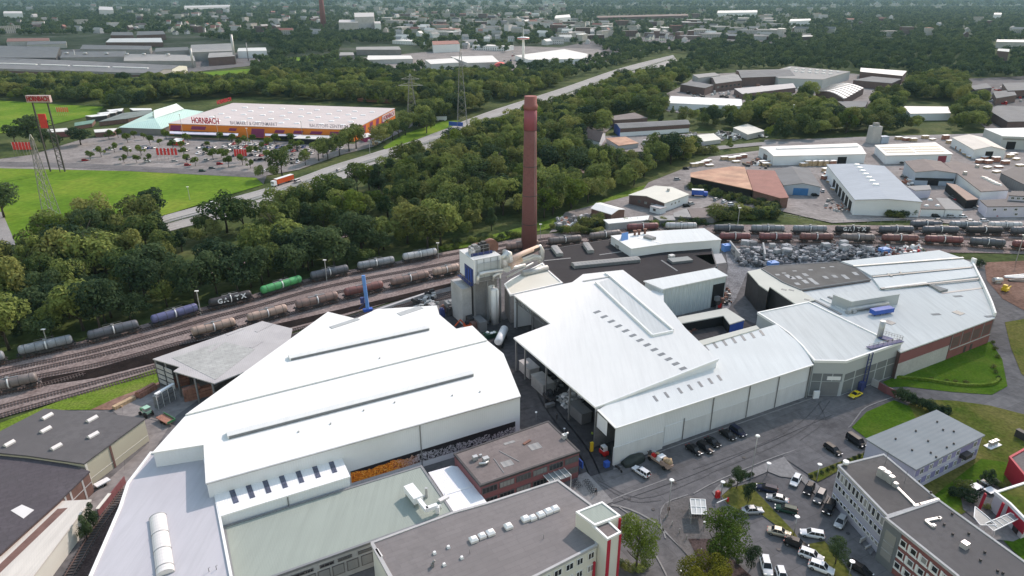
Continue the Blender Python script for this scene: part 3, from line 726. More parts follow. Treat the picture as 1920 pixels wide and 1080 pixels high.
wallpoly(hall,'end_panel',[V((b.x,b.y,5)),V((b.x,b.y,zf-.5)),P(975,742,zf)+V((0,0,-.5)),V((*P(975,742,zf).xy,5))],'cream_wall')
hp=[P(351,776,zr),P(615,585,zr)]
e1=V((hp[0].x,hp[0].y,8))+V((-.4,.1,0));e2=V((hp[1].x,hp[1].y,8))+V((-.5,.2,0))
o=thing('open_shed','open shed with a pale weathered translucent roof beside the tracks','shed',P(420,700,0))
ps=[P(286,673,8),P(492,602,8),P(548,616,8),e2.lerp(e1,.35),P(402,719,8),P(325,696,8),P(337,688,8)]
mb=MB();mb.prism(ccw(ps),7.7,8.0);part(mb,'roof','asbestos',o)
A,B2,C2,D2=P(322,671,8.04),P(417,640,8.04),P(478,655,8.04),P(404,712,8.04)
mb=MB();mb.prism(ccw([A,B2,C2,D2]),7.95,8.06);part(mb,'glass_panel','glassy_roof',o)
for x,y,x2,y2 in((392,660,420,640),(425,628,455,616),(470,652,490,640),(480,622,510,607)):roof_strip(o,'roof_patch',(x,y),(x2,y2),1.2,.05,8.05,'asbestos')
for x,y in((292,676),(310,681),(330,697),(365,710),(398,720)):
 p=P(x,y,7.7);mb=MB();mb.box((p.x,p.y,0),(.4,.4,7.7));part(mb,'post','steel_grey',o)
a,b=P(290,677,7.7),P(322,690,7.7)
for k in range(4):
 for j in range(2):
  q=a.lerp(b,j*.5+.04);q2=a.lerp(b,j*.5+.46);mb=MB();mb.beam((q.x,q.y,1.6+k*1.6),(q2.x,q2.y,1.6+k*1.6),.1,1.2);part(mb,'wall_pane','concrete',o)
back=[P(492,603,8),P(286,674,8)]
mb=MB();a,b=back;mb.face([(b.x,b.y+.5,0),(a.x,a.y-.5,0),(a.x,a.y-.5,7.7),(b.x,b.y+.5,7.7)]);part(mb,'back_wall','concrete_dark',o)
for i,(x,y,n,lab)in enumerate(((362,748,4,'stack of red brown crates under the pale shed, nearest the hall'),(340,722,3,'stack of red brown crates deep under the pale open shed'),(384,742,3,'red brown crate stack half hidden by the white hall roof'))):
 p=P(x,y);o=thing('crate_stack',lab,'crate stack',p,'crate stacks under the open shed')
 for k in range(n):mb=MB();mb.box((p.x+.1*(k%2),p.y,k*.95),(4.2,1.6,.85),wr+.05*k);part(mb,'crate','timber_red',o)
an=bld('annex','pale grey flat roofed annex with a barrel skylight at the lower left','factory annex',[(283,850),(381,852),(396,903),(401,910),(434,1080),(456,1200),(118,1200),(170,1080),(225,953),(240,907)],8,rmat='white_flat',par=.35,pmat='white_trim')
A,Bq=P(296,971,8),P(311,1078,8);mb=MB();d=(Bq-A);n=V((d.y,-d.x,0)).normalized();k=18;L0=12
for i in range(k):
 q=A+d*(i/k);q2=A+d*((i+.96)/k)
 for j in range(L0):
  t0,t1=math.pi*j/L0,math.pi*(j+1)/L0
  f=lambda p,t:p+n*math.cos(t)*1.45+V((0,0,math.sin(t)*1.0+.1))
  mb.face([f(q,t0),f(q2,t0),f(q2,t1),f(q,t1)],0,True)
mb.face([A+n*math.cos(math.pi*j/L0)*1.45+V((0,0,math.sin(math.pi*j/L0)+.1))for j in range(L0+1)])
mb.face([Bq+n*math.cos(math.pi*j/L0)*1.45+V((0,0,math.sin(math.pi*j/L0)+.1))for j in range(L0+1)][::-1])
sk_=part(mb,'barrel_skylight','skylight',an.root)
for t in(0,.33,.62,.9):
 q=A+d*t;mb=MB()
 mb.tube([q+n*math.cos(math.pi*j/L0)*1.5+V((0,0,math.sin(math.pi*j/L0)*1.05+.1))for j in range(L0+1)],.06,5)
 part(mb,'rib','galvanised',sk_)
for x,y in((392,1072),(406,1068)):
 p=P(x,y,8);mb=MB();mb.tube([p,p+V((0,0,.8)),p+V((.3,0,1))],.06,6)
 part(mb,'vent_pipe','steel_grey',an.root)
lt=bld('lean_to','white lean-to with a row of dark solar strips in its ribbed roof','lean-to',[(400,909),(633,844),(655,893),(413,967)],8.4,rmat=mat('white_roof_l',(.76,.77,.77),.7,spec=.2,var=.02,rib=(wr,.5),ribd=.3,streak=.08))
for i in range(7):
 t=i/6;x0,y0=433+(619-433)*t,915+(862-915)*t;x1,y1=443+(628-443)*t,943+(886-943)*t
 roof_strip(lt.root,'solar_strip',(x0,y0),(x1,y1),1.0,.05,8.42,'solar')
a=PW(542,948,P(413,967,8.4),P(655,893,8.4));mb=MB();mb.box((a.x,a.y-.1,5.9),(.2,.2,2.2));part(mb,'drainpipe','steel_grey',lt.root)
gr=bld('low_hall','low hall with a large pale green flat roof and a white air unit','factory hall',[(420,988),(660,914),(790,874),(849,961),(513,1081),(441,1107)],6,rmat='roof_green',wall='concrete',par=.12,pmat='steel_grey')
A,Bq=P(441,1107,6),P(849,961,6)
wx=[(555,1072,3.2),(578,1064,1.6),(612,1052,2.6),(646,1041,2.6),(684,1030,2.6)]
for x,y,w_ in wx:
 p=PW(x,y,A,Bq);p.z=4.5;put_on_wall(win_mesh(w_,.7,'window_frame','window_glass',2),'window',p,(Bq-A).normalized(),gr.root)
for i in range(5):
 p=PW(580+i*27,1080-i*9,A,Bq);p.z=2.4;put_on_wall(win_mesh(2.2,2.3,'window_frame','sheet_grey',0),'roller_shutter',p,(Bq-A).normalized(),gr.root)
au=thing('air_handler','white air handling unit with bent ducts on the pale green roof','air unit',P(772,925,6))
mb=MB();c=P(776,938,6);dU=(P(800,965,6)-P(772,930,6)).normalized();az=math.atan2(dU.y,dU.x)
mb.box((c.x,c.y,6.9),(4.6,2.,1.5),az);part(mb,'cabinet','white_paint',au)
for s in(-1.9,1.9):
 for t in(-.8,.8):mb=MB();mb.box((c.x+dU.x*s-dU.y*t,c.y+dU.y*s+dU.x*t,6),(.15,.15,.95));part(mb,'leg','steel_grey',au)
q=c+dU*2.3+V((0,0,1.7));mb=MB();e=q+dU*3.6;r_=V((-dU.y,dU.x,0))if dU.x>0 else V((dU.y,-dU.x,0));r_=V((.8,.45,0)).normalized()
mb.beam(q,e,.8,.8);mb.beam(e-dU*.3,e-dU*.3+r_*2.3,.8,.8);mb.beam(e+r_*2.2,e+r_*2.2+V((0,0,-1.6)),.7,.7);part(mb,'duct','white_paint',au)
mb=MB();p=P(800,932,6);mb.box((p.x,p.y,6),(.5,.5,2.3));mb.box((p.x-.6,p.y-.3,6.1),(1.4,.4,.4),.5);part(mb,'exhaust','galvanised',au)
mb=MB();p=P(818,955,6);mb.tube([p,p+V((0,0,.7)),p+V((.7,.3,.9)),p+V((1,.4,0))],.09,6);mb.tube([p+V((.8,0,0)),p+V((.9,.2,1))],.08,6);part(mb,'pipe','white_paint',au)
mb=MB();p=P(832,937,6);mb.box((p.x,p.y,6.0),(.9,2.2,.5),az+.15);part(mb,'roof_box','skylight',gr.root)
wc=bld('connecting_roof','small bright white ribbed roof between the green roof and the maroon office','low building',[(805,886),(847,874),(862,876),(913,944),(851,968),(832,926)],4.6,rmat=mat('white_roof_k',(.74,.75,.77),.7,spec=.2,var=.02,rib=(wr,.45),ribd=.3))
slab(wc.root,'ridge_cap',[(833,924),(891,908),(892,911),(834,928)],4.7,.1,'white_trim')
of_=bld('maroon_office','two storey maroon office with a weathered brown flat roof','office building',[(852,851),(1028,790),(1086,846),(901,910)],7,wall='maroon',rmat='felt_brown',par=.1,pmat='steel_dark')
A,Bq=P(901,910,7),P(1086,846,7)
winrow(of_.root,A,Bq,.085,.92,6,5.3,3.5,1.5,frame='window_frame',sash=3)
winrow(of_.root,A,Bq,.085,.92,6,2.4,3.5,1.5,frame='window_frame',sash=3)
for x,y,w_,h_ in((941,872,3.4,1.9),(968,866,0,0),(993,840,2.4,2.2),(945,833,1.2,.8)):
 if w_:roof_strip(of_.root,'roof_patch',(x,y),(x+20,y-6),h_,.03,7.02,'sheet_grey')
for x,y,x2,y2 in((926,860,945,887),(936,846,974,866)):roof_strip(of_.root,'conduit',(x,y),(x2,y2),.15,.1,7,'steel_grey')
ac=thing('roof_unit','cluster of rooftop fan units on the maroon office','roof unit',P(903,868,7))
for x,y,s in((891,862,1.1),(911,866,1.3),(901,856,.6)):mb=MB();p=P(x,y,7);mb.box(p,(s,s*.8,s*.9),wr);part(mb,'fan_box','galvanised',ac)
mb=MB();p=P(905,873,7);mb.tube([p+V((-.8,0,.5)),p+V((.6,.2,.5)),p+V((1.2,.8,.5))],.25,8);part(mb,'pipe','silver_pipe',ac)
ac=thing('roof_unit','single roof fan at the right corner of the maroon office','roof unit',P(1059,818,7));mb=MB();p=P(1058,822,7);mb.box(p,(.9,.9,1.1),wr);part(mb,'fan_box','silver_pipe',ac);mb=MB();mb.tube([p+V((0,0,1)),p+V((.9,.3,1.3))],.25,8);part(mb,'pipe','silver_pipe',ac)
mb=MB();p=P(988,830,7);mb.box(p,(2.2,.6,.25),wr+.3);solo(mb,'plank_pile','rust_metal','small rusty plank pile lying on the maroon office roof','planks')
gc=thing('entrance_canopy','glass entrance canopy on white frames at the maroon office','canopy',P(1048,905,0))
u0,u1=.62,.84;a,b=A.lerp(Bq,u0),A.lerp(Bq,u1);n=V(((Bq-A).y,-(Bq-A).x,0)).normalized()
mb=MB();q=[a,b,b+n*3,a+n*3];mb.prism([V((p.x,p.y,3.9))for p in q],3.84,3.9);part(mb,'glass_roof','clear_glass',gc)
mb=MB()
for t in(0,.25,.5,.75,1):p=a.lerp(b,t);mb.beam((p.x,p.y,3.98),(p.x+n.x*3,p.y+n.y*3,3.98),.1,.14)
for t in(0,1):p=a.lerp(b,t)+n*2.9;mb.box((p.x,p.y,0),(.12,.12,3.84))
part(mb,'frame','white_trim',gc)
mb=MB();p=P(1087,882);mb.box((p.x,p.y,1.2),(.25,2.2,1.8),wr);mb.box((p.x,p.y,0),(.1,.1,1.3));solo(mb,'blue_sign_board','blue_paint','blue sign board at the right corner of the maroon office','sign board')
gz=9.
bg_=bld('grey_block','big block with a grey felt flat roof and rooflights in the foreground','office building',[(697,1018),(849,962),(913,944),(1046,901),(1108,947),(1119,1022),(1010,1078),(800,1180),(760,1130)],gz,wall='cream_light',rmat='felt_grey',par=.18,pmat='concrete')
A,Bq=P(1010,1078,gz),P(1119,1022,gz)
for i,(u,w_)in enumerate(((.12,1.7),(.32,1.7),(.52,1.7),(.70,1.4),(.9,1.4))):
 for zc in(7.3,4.3):winrow(bg_.root,A,Bq,u,u,1,zc,w_,1.5,sash=1)
Al=P(800,1180,gz)
winrow(bg_.root,Al,A,.6,.95,4,7.3,1.8,1.5)
for i,(x,y,s)in enumerate(((888,1010,1),(904,1003,.9),(920,997,1.),(953,985,1),(985,971,1),(999,969,.9),(1014,963,1),(1028,957,1),(1041,952,1))):
 p=P(x,y+4,gz);s*=.93;mb=MB();mb.box(p,(1.55*s,1.45*s,.45),wr,0,.96);r=part(mb,'rooflight','skylight',bg_.root);mb=MB();mb.box((p.x,p.y,gz+.45),(1.6*s,1.5*s,.38),wr,0,.55);part(mb,'dome','white_paint',r)
for x,y in((815,1038),(841,1027),(866,1047),(833,1060)):p=P(x,y,gz);mb=MB();mb.box(p,(.6,.6,.45),wr,0,.7);part(mb,'roof_vent','white_paint',bg_.root)
mb=MB();p=P(811,1062,gz);mb.box(p,(.5,.5,.7),wr);mb.tube([p+V((0,0,.6)),p+V((.4,.2,1.2))],.2,7);part(mb,'roof_vent','steel_grey',bg_.root)
for x,y in((881,1038),(1019,1010)):p=P(x,y,gz);mb=MB();mb.tube([p,p+V((0,0,1.1))],.05,5);part(mb,'vent_pipe','steel_grey',bg_.root)
roof_strip(bg_.root,'parapet_block',(698,1022),(741,1100),.6,.5,gz,'concrete')
mb=MB();p=P(711,1040,gz);mb.box(p,(.5,2.2,.5),wr+.1);part(mb,'roof_box','skylight',bg_.root)
tw=thing('stair_tower','cream stair tower with bright red vertical stripes on the grey block','stair tower',P(1130,1060,0))
tz=12.3
t1=ccw([P(1080,961,tz),P(1129,942,tz),P(1163,968,tz),P(1115,986,tz)])
mb=MB();mb.prism(t1,0,tz);part(mb,'tower_body','cream_light',tw)
t2=ccw([P(1101,977,tz-.4),P(1125,963,tz-.4),P(1164,999,tz-.4),P(1139,1012,tz-.4)])
mb=MB();mb.prism(t2,0,tz-.4);part(mb,'stair_shaft','cream_light',tw)
for pl_,z_,mm in((t1,tz,'roof_green'),(t2,tz-.4,'felt_brown')):
 q=offset(pl_,-.3);mb=MB();mb.prism(q,z_-.2,z_+.03);part(mb,'roof',mm,tw)
 mb=MB();i1,i2=offset(pl_,.06),q
 for i in range(4):j=(i+1)%4;u=V((0,0,.22));mb.face([i1[i]+u,i1[j]+u,i2[j]+u,i2[i]+u]);mb.face([i1[i]-u,i1[j]-u,i1[j]+u,i1[i]+u]);mb.face([i2[j],i2[i],i2[i]+u,i2[j]+u])
 part(mb,'coping','white_trim',tw)
def vstripe(p,w_,d,z0,z1):
 mb=MB();mb.box((p.x,p.y,z0),(w_,.3,z1-z0),math.atan2(d.y,d.x));part(mb,'red_stripe','red_paint',tw)
p,q=P(1139,1012,tz-.4),P(1164,999,tz-.4);d=(q-p).normalized()
vstripe(p+d*.35,.7,d,0,tz-.65);vstripe(q-d*.15,.45,d,0,tz-.65)
p=P(1163,968,tz);vstripe(p-d*.12+V((.05,-.1,0)),.4,d,0,tz-.3)
p=V((*P(1119,1022,gz).xy,0));vstripe(p-d*.5+V((.1,-.2,0)),.4,d,0,5.5)
# ==== the works: canopy hall, right halls, furnace house
PM=plane3((1118,765,10.7),(963,633,10.7),(1347,675,13.0))
mp=[PP(x,y,PM)for x,y in((963,553),(1073,529),(1093,514),(1168,506),(1243,563),(1285,615),(1347,675),(1118,765),(963,633),(1032,607))]
o=thing('canopy_hall','big white canopy hall with an L shaped roof and a diagonal row of small skylights','factory hall',P(1180,660,0));CH=o
mb=MB();mb.prism(mp,lambda p:p.z-.45);part(mb,'roof','white_roof',o)
def wline(mb,pts,z0,dz=-.45,ins=0.):
 for a,b in zip(pts,pts[1:]):mb.face([(a.x,a.y,z0),(b.x,b.y,z0),(b.x,b.y,b.z+dz),(a.x,a.y,a.z+dz)])
mb=MB();wline(mb,offset(mp,-.15)[0:0]or[mp[i]for i in(7,6,5,4,3,2,1,0)],0);
inner=[p+V((0,0,0))for p in mp]
mb=MB();wline(mb,[mp[7]+BD*.3,mp[6]+BD*.3-AD*.2],8.5);wline(mb,[mp[6]-AD*.2+BD*.3,mp[5]-AD*.2,mp[4]-AD*.2,mp[3]-BD*.2,mp[2]-BD*.2,mp[1]-BD*.2,mp[0]-BD*.3],0);part(mb,'wall','white_wall',o)
mb=MB();q=mp[7].lerp(mp[8],.02)+AD*22;q2=mp[8]+AD*20;wline(mb,[q,q2,mp[9]+AD*6,mp[0]+AD*6],0,-.6);part(mb,'inner_wall','concrete_dark',o)
e0=mp[7];e1=mp[8]
for t in(.02,.3,.58,.86,.99):p=e0.lerp(e1,t)+AD*.6;mb=MB();mb.box((p.x,p.y,0),(.4,.4,p.z-.5),wr);part(mb,'column','steel_grey',o)
for t in(.05,.5,.95):p=mp[0].lerp(mp[9],t)+AD*.6;mb=MB();mb.box((p.x,p.y,0),(.4,.4,p.z-.5),wr);part(mb,'column','steel_grey',o)
a,b=mp[0]+AD*.5+V((0,0,-1.)),mp[9]+AD*.5+V((0,0,-1.));mb=MB();mb.beam(a,b,.2,.2);mb.beam(a+V((0,0,-1.4)),b+V((0,0,-1.4)),.2,.2)
for i in range(16):
 u,v=a.lerp(b,i/16),a.lerp(b,(i+1)/16);mb.beam(u+V((0,0,-1.4*(i%2))),v+V((0,0,-1.4*((i+1)%2))),.12)
part(mb,'lattice_girder','steel_grey',o)
for i in range(13):
 t=i/12;x,y=1119+(1280-1119)*t,585+(691-585)*t
 a,b=PP(x-5,y+2.0,PM),PP(x+6,y-2.0,PM);dd=(b-a);mb=MB();n=V((dd.y,-dd.x,0)).normalized()*(.55);u=V((0,0,.06))
 mb.prism([a-n+u,a+n+u,b+n+u,b-n+u],lambda p:p.z-.12);part(mb,'skylight','skylight_and_shade_dark',o)
def pslab(parent,name,pxs,pl,lift,th,m):
 pts=[PP(x,y,pl)+V((0,0,lift))for x,y in pxs];mb=MB();mb.prism(pts,lambda p:p.z-th);return part(mb,name,m,parent)
pslab(o,'sunken_roof',[(1117,531),(1146,522),(1263,622),(1223,631)],PM,.06,.1,'white_roof_c')
def pbeam(parent,name,pts,pl,w,h,m):
 q=[PP(x,y,pl)for x,y in pts];mb=MB()
 for a,b in zip(q,q[1:]):mb.beam(a+V((0,0,h/2)),b+V((0,0,h/2)),w,h)
 return part(mb,name,m,parent)
pbeam(o,'parapet',[(1117,531),(1223,631),(1262,623)],PM,.5,.7,'white_trim')
pbeam(o,'parapet',[(1135,513),(1147,522),(1262,620)],PM,.6,.6,'white_trim')
pbeam(o,'ridge_flashing',[(1093,528),(1146,519)],PM,.5,.3,'galvanised')
pbeam(o,'eaves_trim',[(1118,764),(1347,674)],PM,.35,.3,'white_trim')
PL=plane3((1155,803,10.3),(1525,684,10.3),(1456,608,11.2))
lp=[PP(x,y,PL)for x,y in((1121,769),(1155,803),(1525,684),(1507,650),(1456,608),(1312,649))]
o=thing('storage_hall','long white storage hall with concrete lower walls along the street','factory hall',P(1340,770,0));SH=o
mb=MB();mb.prism(lp,lambda p:p.z-.35);part(mb,'roof','white_roof_b',o)
A,Bq=lp[1],lp[2];dS=(Bq-A);dS.z=0;LS=dS.length;dS.normalize();nS=V((dS.y,-dS.x,0))
jog=A+dS*(LS*.225)
W=lambda p,z:V((p.x,p.y,z))
ins=-nS*.2
mb=MB()
mb.face([W(A+ins,4.9),W(jog+ins,4.9),W(jog+ins,9.95),W(A+ins,9.95)])
j2=jog+ins-nS*.6;e2=Bq+ins-nS*.6
mb.face([W(jog+ins,0),W(j2,0),W(j2,9.95),W(jog+ins,9.95)])
mb.face([W(j2,5.2),W(e2,5.2),W(e2,9.9),W(j2,9.9)])
part(mb,'upper_wall','white_wall',o)
mb=MB();mb.prism([W(A+ins+nS*.12,0),W(jog+ins+nS*.12,0),W(jog+ins-nS*.3,0),W(A+ins-nS*.3,0)],0,4.9)
mb.prism([W(j2+dS*.1+nS*.05,0),W(e2+nS*.05,0),W(e2-nS*.3,0),W(j2+dS*.1-nS*.3,0)],0,5.2);part(mb,'concrete_wall','concrete_pale',o)
mb=MB();wline(mb,[lp[2]+ins,lp[3],lp[4]],0,-.4);part(mb,'end_wall','white_wall',o)
back=lp[5]-BD*.4;mb=MB();wline(mb,[lp[4]-BD*.3,back],0,-.4);part(mb,'rear_wall','concrete_dark',o)
mb=MB();p=A+BD*6;wline(mb,[W(A+BD*8,10)+V((0,0,.4)),W(A+BD*8+AD*26,10.2)],0,-.4);part(mb,'inner_wall','concrete_dark',o)
for t in(.233,.47,.66,.82):
 p=j2 if t<.24 else A+dS*(LS*t)+ins-nS*.6
 p=p+nS*.15;mb=MB();mb.box((p.x,p.y,0),(.2,.2,9.8));part(mb,'drainpipe','steel_grey',o)
p=A+dS*(LS*.33)+ins-nS*.6+nS*.12;mb=MB();mb.box((p.x,p.y,0),(.2,.2,6.2));part(mb,'drainpipe','steel_grey',o)
q0,q1=j2+dS*.8+nS*.1,A+dS*(LS*.325)+ins-nS*.5
mb=MB();mb.prism([W(q0,0),W(q1,0),W(q1-nS*.1,0),W(q0-nS*.1,0)],.9,5.6);part(mb,'sliding_door','white_wall',o)
pb=[W(A,10.34),W(Bq,10.34)];mb=MB();mb.beam(pb[0]+V((0,0,.02)),pb[1]+V((0,0,.02)),.3,.16);part(mb,'gutter','white_trim',o)
mb=MB();mb.beam(lp[1]+V((0,0,.06)),lp[0]+V((0,0,.06)),.5,.25);part(mb,'gable_trim','white_trim',o)
for i,(x,y)in enumerate(((1229,748),(1250,741),(1275,733),(1294,727),(1313,721),(1332,715),(1349,709))+tuple((1324+17.4*k,653-4.7*k)for k in range(7))):
 pslab(o,'skylight',[(x-6,y-5),(x-1.5,y-6),(x+6,y+4),(x+1.5,y+5)],PL,.06,.1,'skylight_and_shade_dark')
pslab(o,'parapet',[(1303,642),(1418,611),(1424,617),(1312,650)],plane3((1303,642,11.3),(1418,611,11.3),(1312,650,11.3)),.2,.5,'beige_roof')
mb=MB();p=lp[1]+BD*3.0;mb.face([W(lp[0]-nS*.1,6),W(lp[0].lerp(lp[1],.55),6),W(lp[0].lerp(lp[1],.55),9.9),W(lp[0]-nS*.1,9.9)]);part(mb,'end_panel','white_wall',o)
NZ=10.6
nn=bld('grey_end_hall','grey end hall with a curved roof edge, panel front and roller gate','factory hall',[(1421,587),(1516,567),(1646,630),(1691,642),(1587,678),(1527,677),(1505,650),(1480,626),(1459,611)],NZ,rmat='white_roof_c',wall='grey_panel',par=.3,pmat='white_trim')
def on(px_,py_,A,Bq,z=None):p=PW(px_,py_,A,Bq);return p
a1,a2,a3=P(1527,677,NZ),P(1587,678,NZ),P(1691,642,NZ)
d12,d23=(a2-a1).normalized(),(a3-a2).normalized()
L12,L23=(a2-a1).length,(a3-a2).length
for k in range(3):panel(nn.root,'wall_panel',a1,a2,.03+k*.325,.03+k*.325+.29,4.6 if k<1 else 4.6,6.9,'dark_panel',.05,.02)
panel(nn.root,'wall_panel',a1,a2,.03,.32,.3,4.4,'dark_panel',.05,.02)
g_=panel(nn.root,'roller_gate',a1,a2,.36,.93,.1,4.4,'steel_grey',.05,.02)
s_=panel(nn.root,'gate_sign',a1,a2,.50,.93,5.0,6.1,'white_paint',.06,.09)
mb=MB();p=a1.lerp(a2,.2)+V((d12.y,-d12.x,0))*1.2;mb.box((p.x,p.y,0),(1.6,.5,2.2),.1);solo(mb,'notice_board','white_paint','white notice board beside the roller gate of the grey hall','notice board')
for k in range(5):
 u=.03+k*.193
 panel(nn.root,'wall_panel',a2,a3,u,u+.17,4.6,6.6,'dark_panel',.05,.02);panel(nn.root,'wall_panel',a2,a3,u,u+.17,.3,4.3,'dark_panel',.05,.02)
bs=thing('exhaust_stack','grey exhaust stack on a blue gantry at the grey hall','exhaust stack',P(1650,636,NZ))
p=P(1649,633,NZ);mb=MB();mb.tube([p,p+V((0,0,5.2))],.75,14);part(mb,'flue','galvanised',bs)
mb=MB();q=P(1672,640,NZ);e=P(1628,655,NZ);r0=P(1690,641,NZ)
mb.beam(p+V((0,0,.4)),q+V((0,0,.4)),2.4,.2);mb.beam(e+V((0,0,.4)),r0+V((0,0,.4)),1.6,.2);part(mb,'platform','blue_dark',bs)
mb=MB()
for s,t_ in((e,r0),(p+V((1.5,1.2,0)),r0+V((.5,.5,0)))):
 for k in range(8):u=s.lerp(t_,k/7);mb.beam(u+V((0,0,.4)),u+V((0,0,1.5)),.06)
 mb.beam(s+V((0,0,1.5)),t_+V((0,0,1.5)),.07);mb.beam(s+V((0,0,1)),t_+V((0,0,1)),.06)
part(mb,'railing','steel_grey',bs)
nN=V((d23.y,-d23.x,0));k0=a2+d23*(L23*.37)
mb=MB()
for s in(0,1.5):u=k0+d23*s+nN*.5;mb.beam(W(u,0),W(u,NZ+.4),.22)
for z_ in range(1,10):mb.beam(W(k0+nN*.5,z_),W(k0+d23*1.5+nN*.5,z_),.1)
part(mb,'ladder','blue_dark',bs)
mb=MB();u=k0+nN*1.1;mb.box((u.x-.8,u.y,0),(1.5,1.,2.6),wr);part(mb,'switch_box','blue_dark',bs)
QZ=8.6
qq=bld('ribbed_hall','sprawling white hall with fan shaped roofs and a red brick front wall','factory hall',[(1516,566),(1500,547),(1560,494),(1575,493),(1760,472),(1800,487),(1823,496),(1843,539),(1865,596),(1785,626),(1689,660),(1646,629)],QZ,rmat='white_roof_c',wall='brick_dark',over=.08)
qr=qq.root
A,Bq=P(1689,660,QZ),P(1785,626,QZ);C_,D_=P(1785,626,QZ),P(1865,596,QZ)
panel(qr,'red_cladding',A,Bq,.0,1.,4.9,8.0,'maroon',.06,.02);panel(qr,'base_wall',A,Bq,0,1,0,4.9,'concrete',.1,.02)
panel(qr,'brick_front',C_,D_,0.02,1.,0,8.1,'brick_red',.06,.02)
panel(qr,'stone_band',C_,D_,.05,1.,2.9,3.25,'concrete',.05,.085)
for u in(.02,.25,.5,.75,.97):panel(qr,'pilaster',C_,D_,u,u+.02,3.3,8,'concrete_dark',.06,.085)
for k in range(4):panel(qr,'bricked_window',C_,D_,.06+k*.24,.06+k*.24+.16,3.8,7,'brick_dark',.03,.085)
for u in(.4,.55):panel(qr,'door',C_,D_,u,u+.05,0,2.2,'steel_dark',.04,.085)
for pxs,h in((((1577,494),(1760,473),(1806,489),(1603,503)),.9),(((1605,505),(1806,490),(1823,497),(1825,503),(1632,520)),.8),(((1634,522),(1826,505),(1838,520),(1650,543)),.6)):
 pts=[P(x,y,QZ)for x,y in pxs];mb=MB();q=ccw(pts)
 top=[V((p.x,p.y,QZ+h))for p in pts];k=len(pts)
 near=max(range(k),key=lambda i:pxs[i][1])
 mb.prism([V((*p.xy,QZ+h))for p in pts],QZ-.02);part(mb,'shed_roof','white_roof_b',qr)
 fr=sorted(range(k),key=lambda i:pxs[i][1])[-1]
roof_strip(qr,'roof_ridge',(1600,500),(1806,484),.8,.35,QZ+.9,'galvanised')
roof_strip(qr,'valley_gutter',(1636,519),(1822,501),.9,.12,QZ+.82,'steel_grey');roof_strip(qr,'valley_gutter',(1652,541),(1838,522),.9,.12,QZ+.62,'steel_grey')
roof_strip(qr,'wall_coping',(1658,543),(1737,533),.8,.8,QZ,'white_trim')
pts=[P(1737,534,QZ),P(1762,549,QZ),P(1777,546,QZ)];mb=MB();mb.prism([V((*p.xy,QZ+.7))for p in pts],QZ);part(mb,'roof_wedge','sheet_grey',qr)
roof_strip(qr,'valley_gutter',(1765,550),(1843,540),.9,.1,QZ,'steel_grey')
mb=MB();q=[P(1822,496,QZ),P(1830,512,QZ),P(1843,538,QZ),P(1858,572,QZ),P(1865,593,QZ)]
for a,b in zip(q,q[1:]):mb.beam(a+V((0,0,.6)),b+V((0,0,.6)),.5,1.3)
part(mb,'curved_parapet','white_trim',qr)
mb=MB();a=P(1824,496,QZ);mb.box((a.x,a.y,QZ),(.8,1.6,2.4),.4);part(mb,'end_post','white_trim',qr)
for x,y in((1668,605),(1797,587)):roof_strip(qr,'roof_hatch',(x-8,y-3),(x+8,y+3),2.6,.12,QZ,'skylight_and_shade_dark')
for x,y in((1796,556),(1855,594),(1755,590)):roof_strip(qr,'roof_hatch',(x-8,y),(x+8,y-1),1.2,.06,QZ,'sheet_grey')
for x,y in((1668,515),(1690,512)):roof_strip(qr,'roof_hatch',(x-3,y-2),(x+4,y+3),.8,.1,QZ+.85,'skylight_and_shade_dark')
for k in range(3):roof_strip(qr,'roof_step',(1525+k*14,563-k*3),(1577+k*16,590-k*4),.9,.3,QZ,'sheet_grey' if k%2==0 else 'white_roof_b')
pz=QZ+3.4
pe=[P(1562,553,pz),P(1624,543,pz),P(1687,552,pz),P(1597,566,pz)]
mb=MB();mb.prism(pe,QZ,pz);part(mb,'penthouse','grey_panel',qr);mb=MB();mb.prism(offset(ccw(pe),.12),pz,pz+.15);part(mb,'roof','white_roof_c',qr)
mb=MB();a,b=P(1593,580,QZ+1),P(1665,569,QZ+1.4);mb.tube([a+V((-1.2,-1.4,-.4)),a,a.lerp(b,.5),b],.7,10);part(mb,'roof_duct','galvanised',qr)
for x,y in((1600,587),(1590,588)):mb=MB();p=P(x,y,QZ);mb.box(p,(1.4,1.2,1.1),wr);part(mb,'fan_box','galvanised',qr)
bu_=thing('filter_unit','blue rooftop filter unit beside the grey penthouse','filter unit',P(1652,590,QZ));a,b=P(1634,592,QZ),P(1670,586,QZ)
mb=MB();mb.beam(a+V((0,0,1.3)),b+V((0,0,1.3)),2.2,1.4);part(mb,'casing','blue_paint',bu_)
for t in(.1,.4,.7,.95):
 p=a.lerp(b,t);mb=MB();mb.box((p.x,p.y-.6,QZ),(.15,.15,.8));part(mb,'leg','blue_dark',bu_)
dk=bld('patched_roof_hall','hall with a dark felt roof patched with pale rectangles','factory hall',[(1428,504),(1440,499),(1571,491),(1605,502),(1632,524),(1502,543),(1468,529)],9.4,rmat=mat('felt_mid',(.12,.115,.11),.9,var=.12,vs=.1,fine=.1,dirt=.5,dcol=(.2,.195,.19),ds=.1),wall='brick_dark',par=.12,pmat='concrete_dark')
rn=random.Random(5)
for x,y,l,d_ in((1478,518,14,8),(1486,521,10,6),(1498,520,12,7),(1510,515,9,6),(1522,525,13,9),(1530,531,12,6),(1548,520,9,6),(1565,518,10,6),(1585,519,14,10),(1604,513,9,7),(1470,512,12,2),(1490,508,10,2),(1520,506,10,2),(1543,502,10,2),(1560,500,9,2),(1510,528,10,8),(1495,532,9,5),(1458,515,8,3)):
 roof_strip(dk.root,'roof_patch',(x-d_/2,y-d_/2.5),(x+d_/2,y+d_/2.5),1.5,.03,9.42,'concrete')
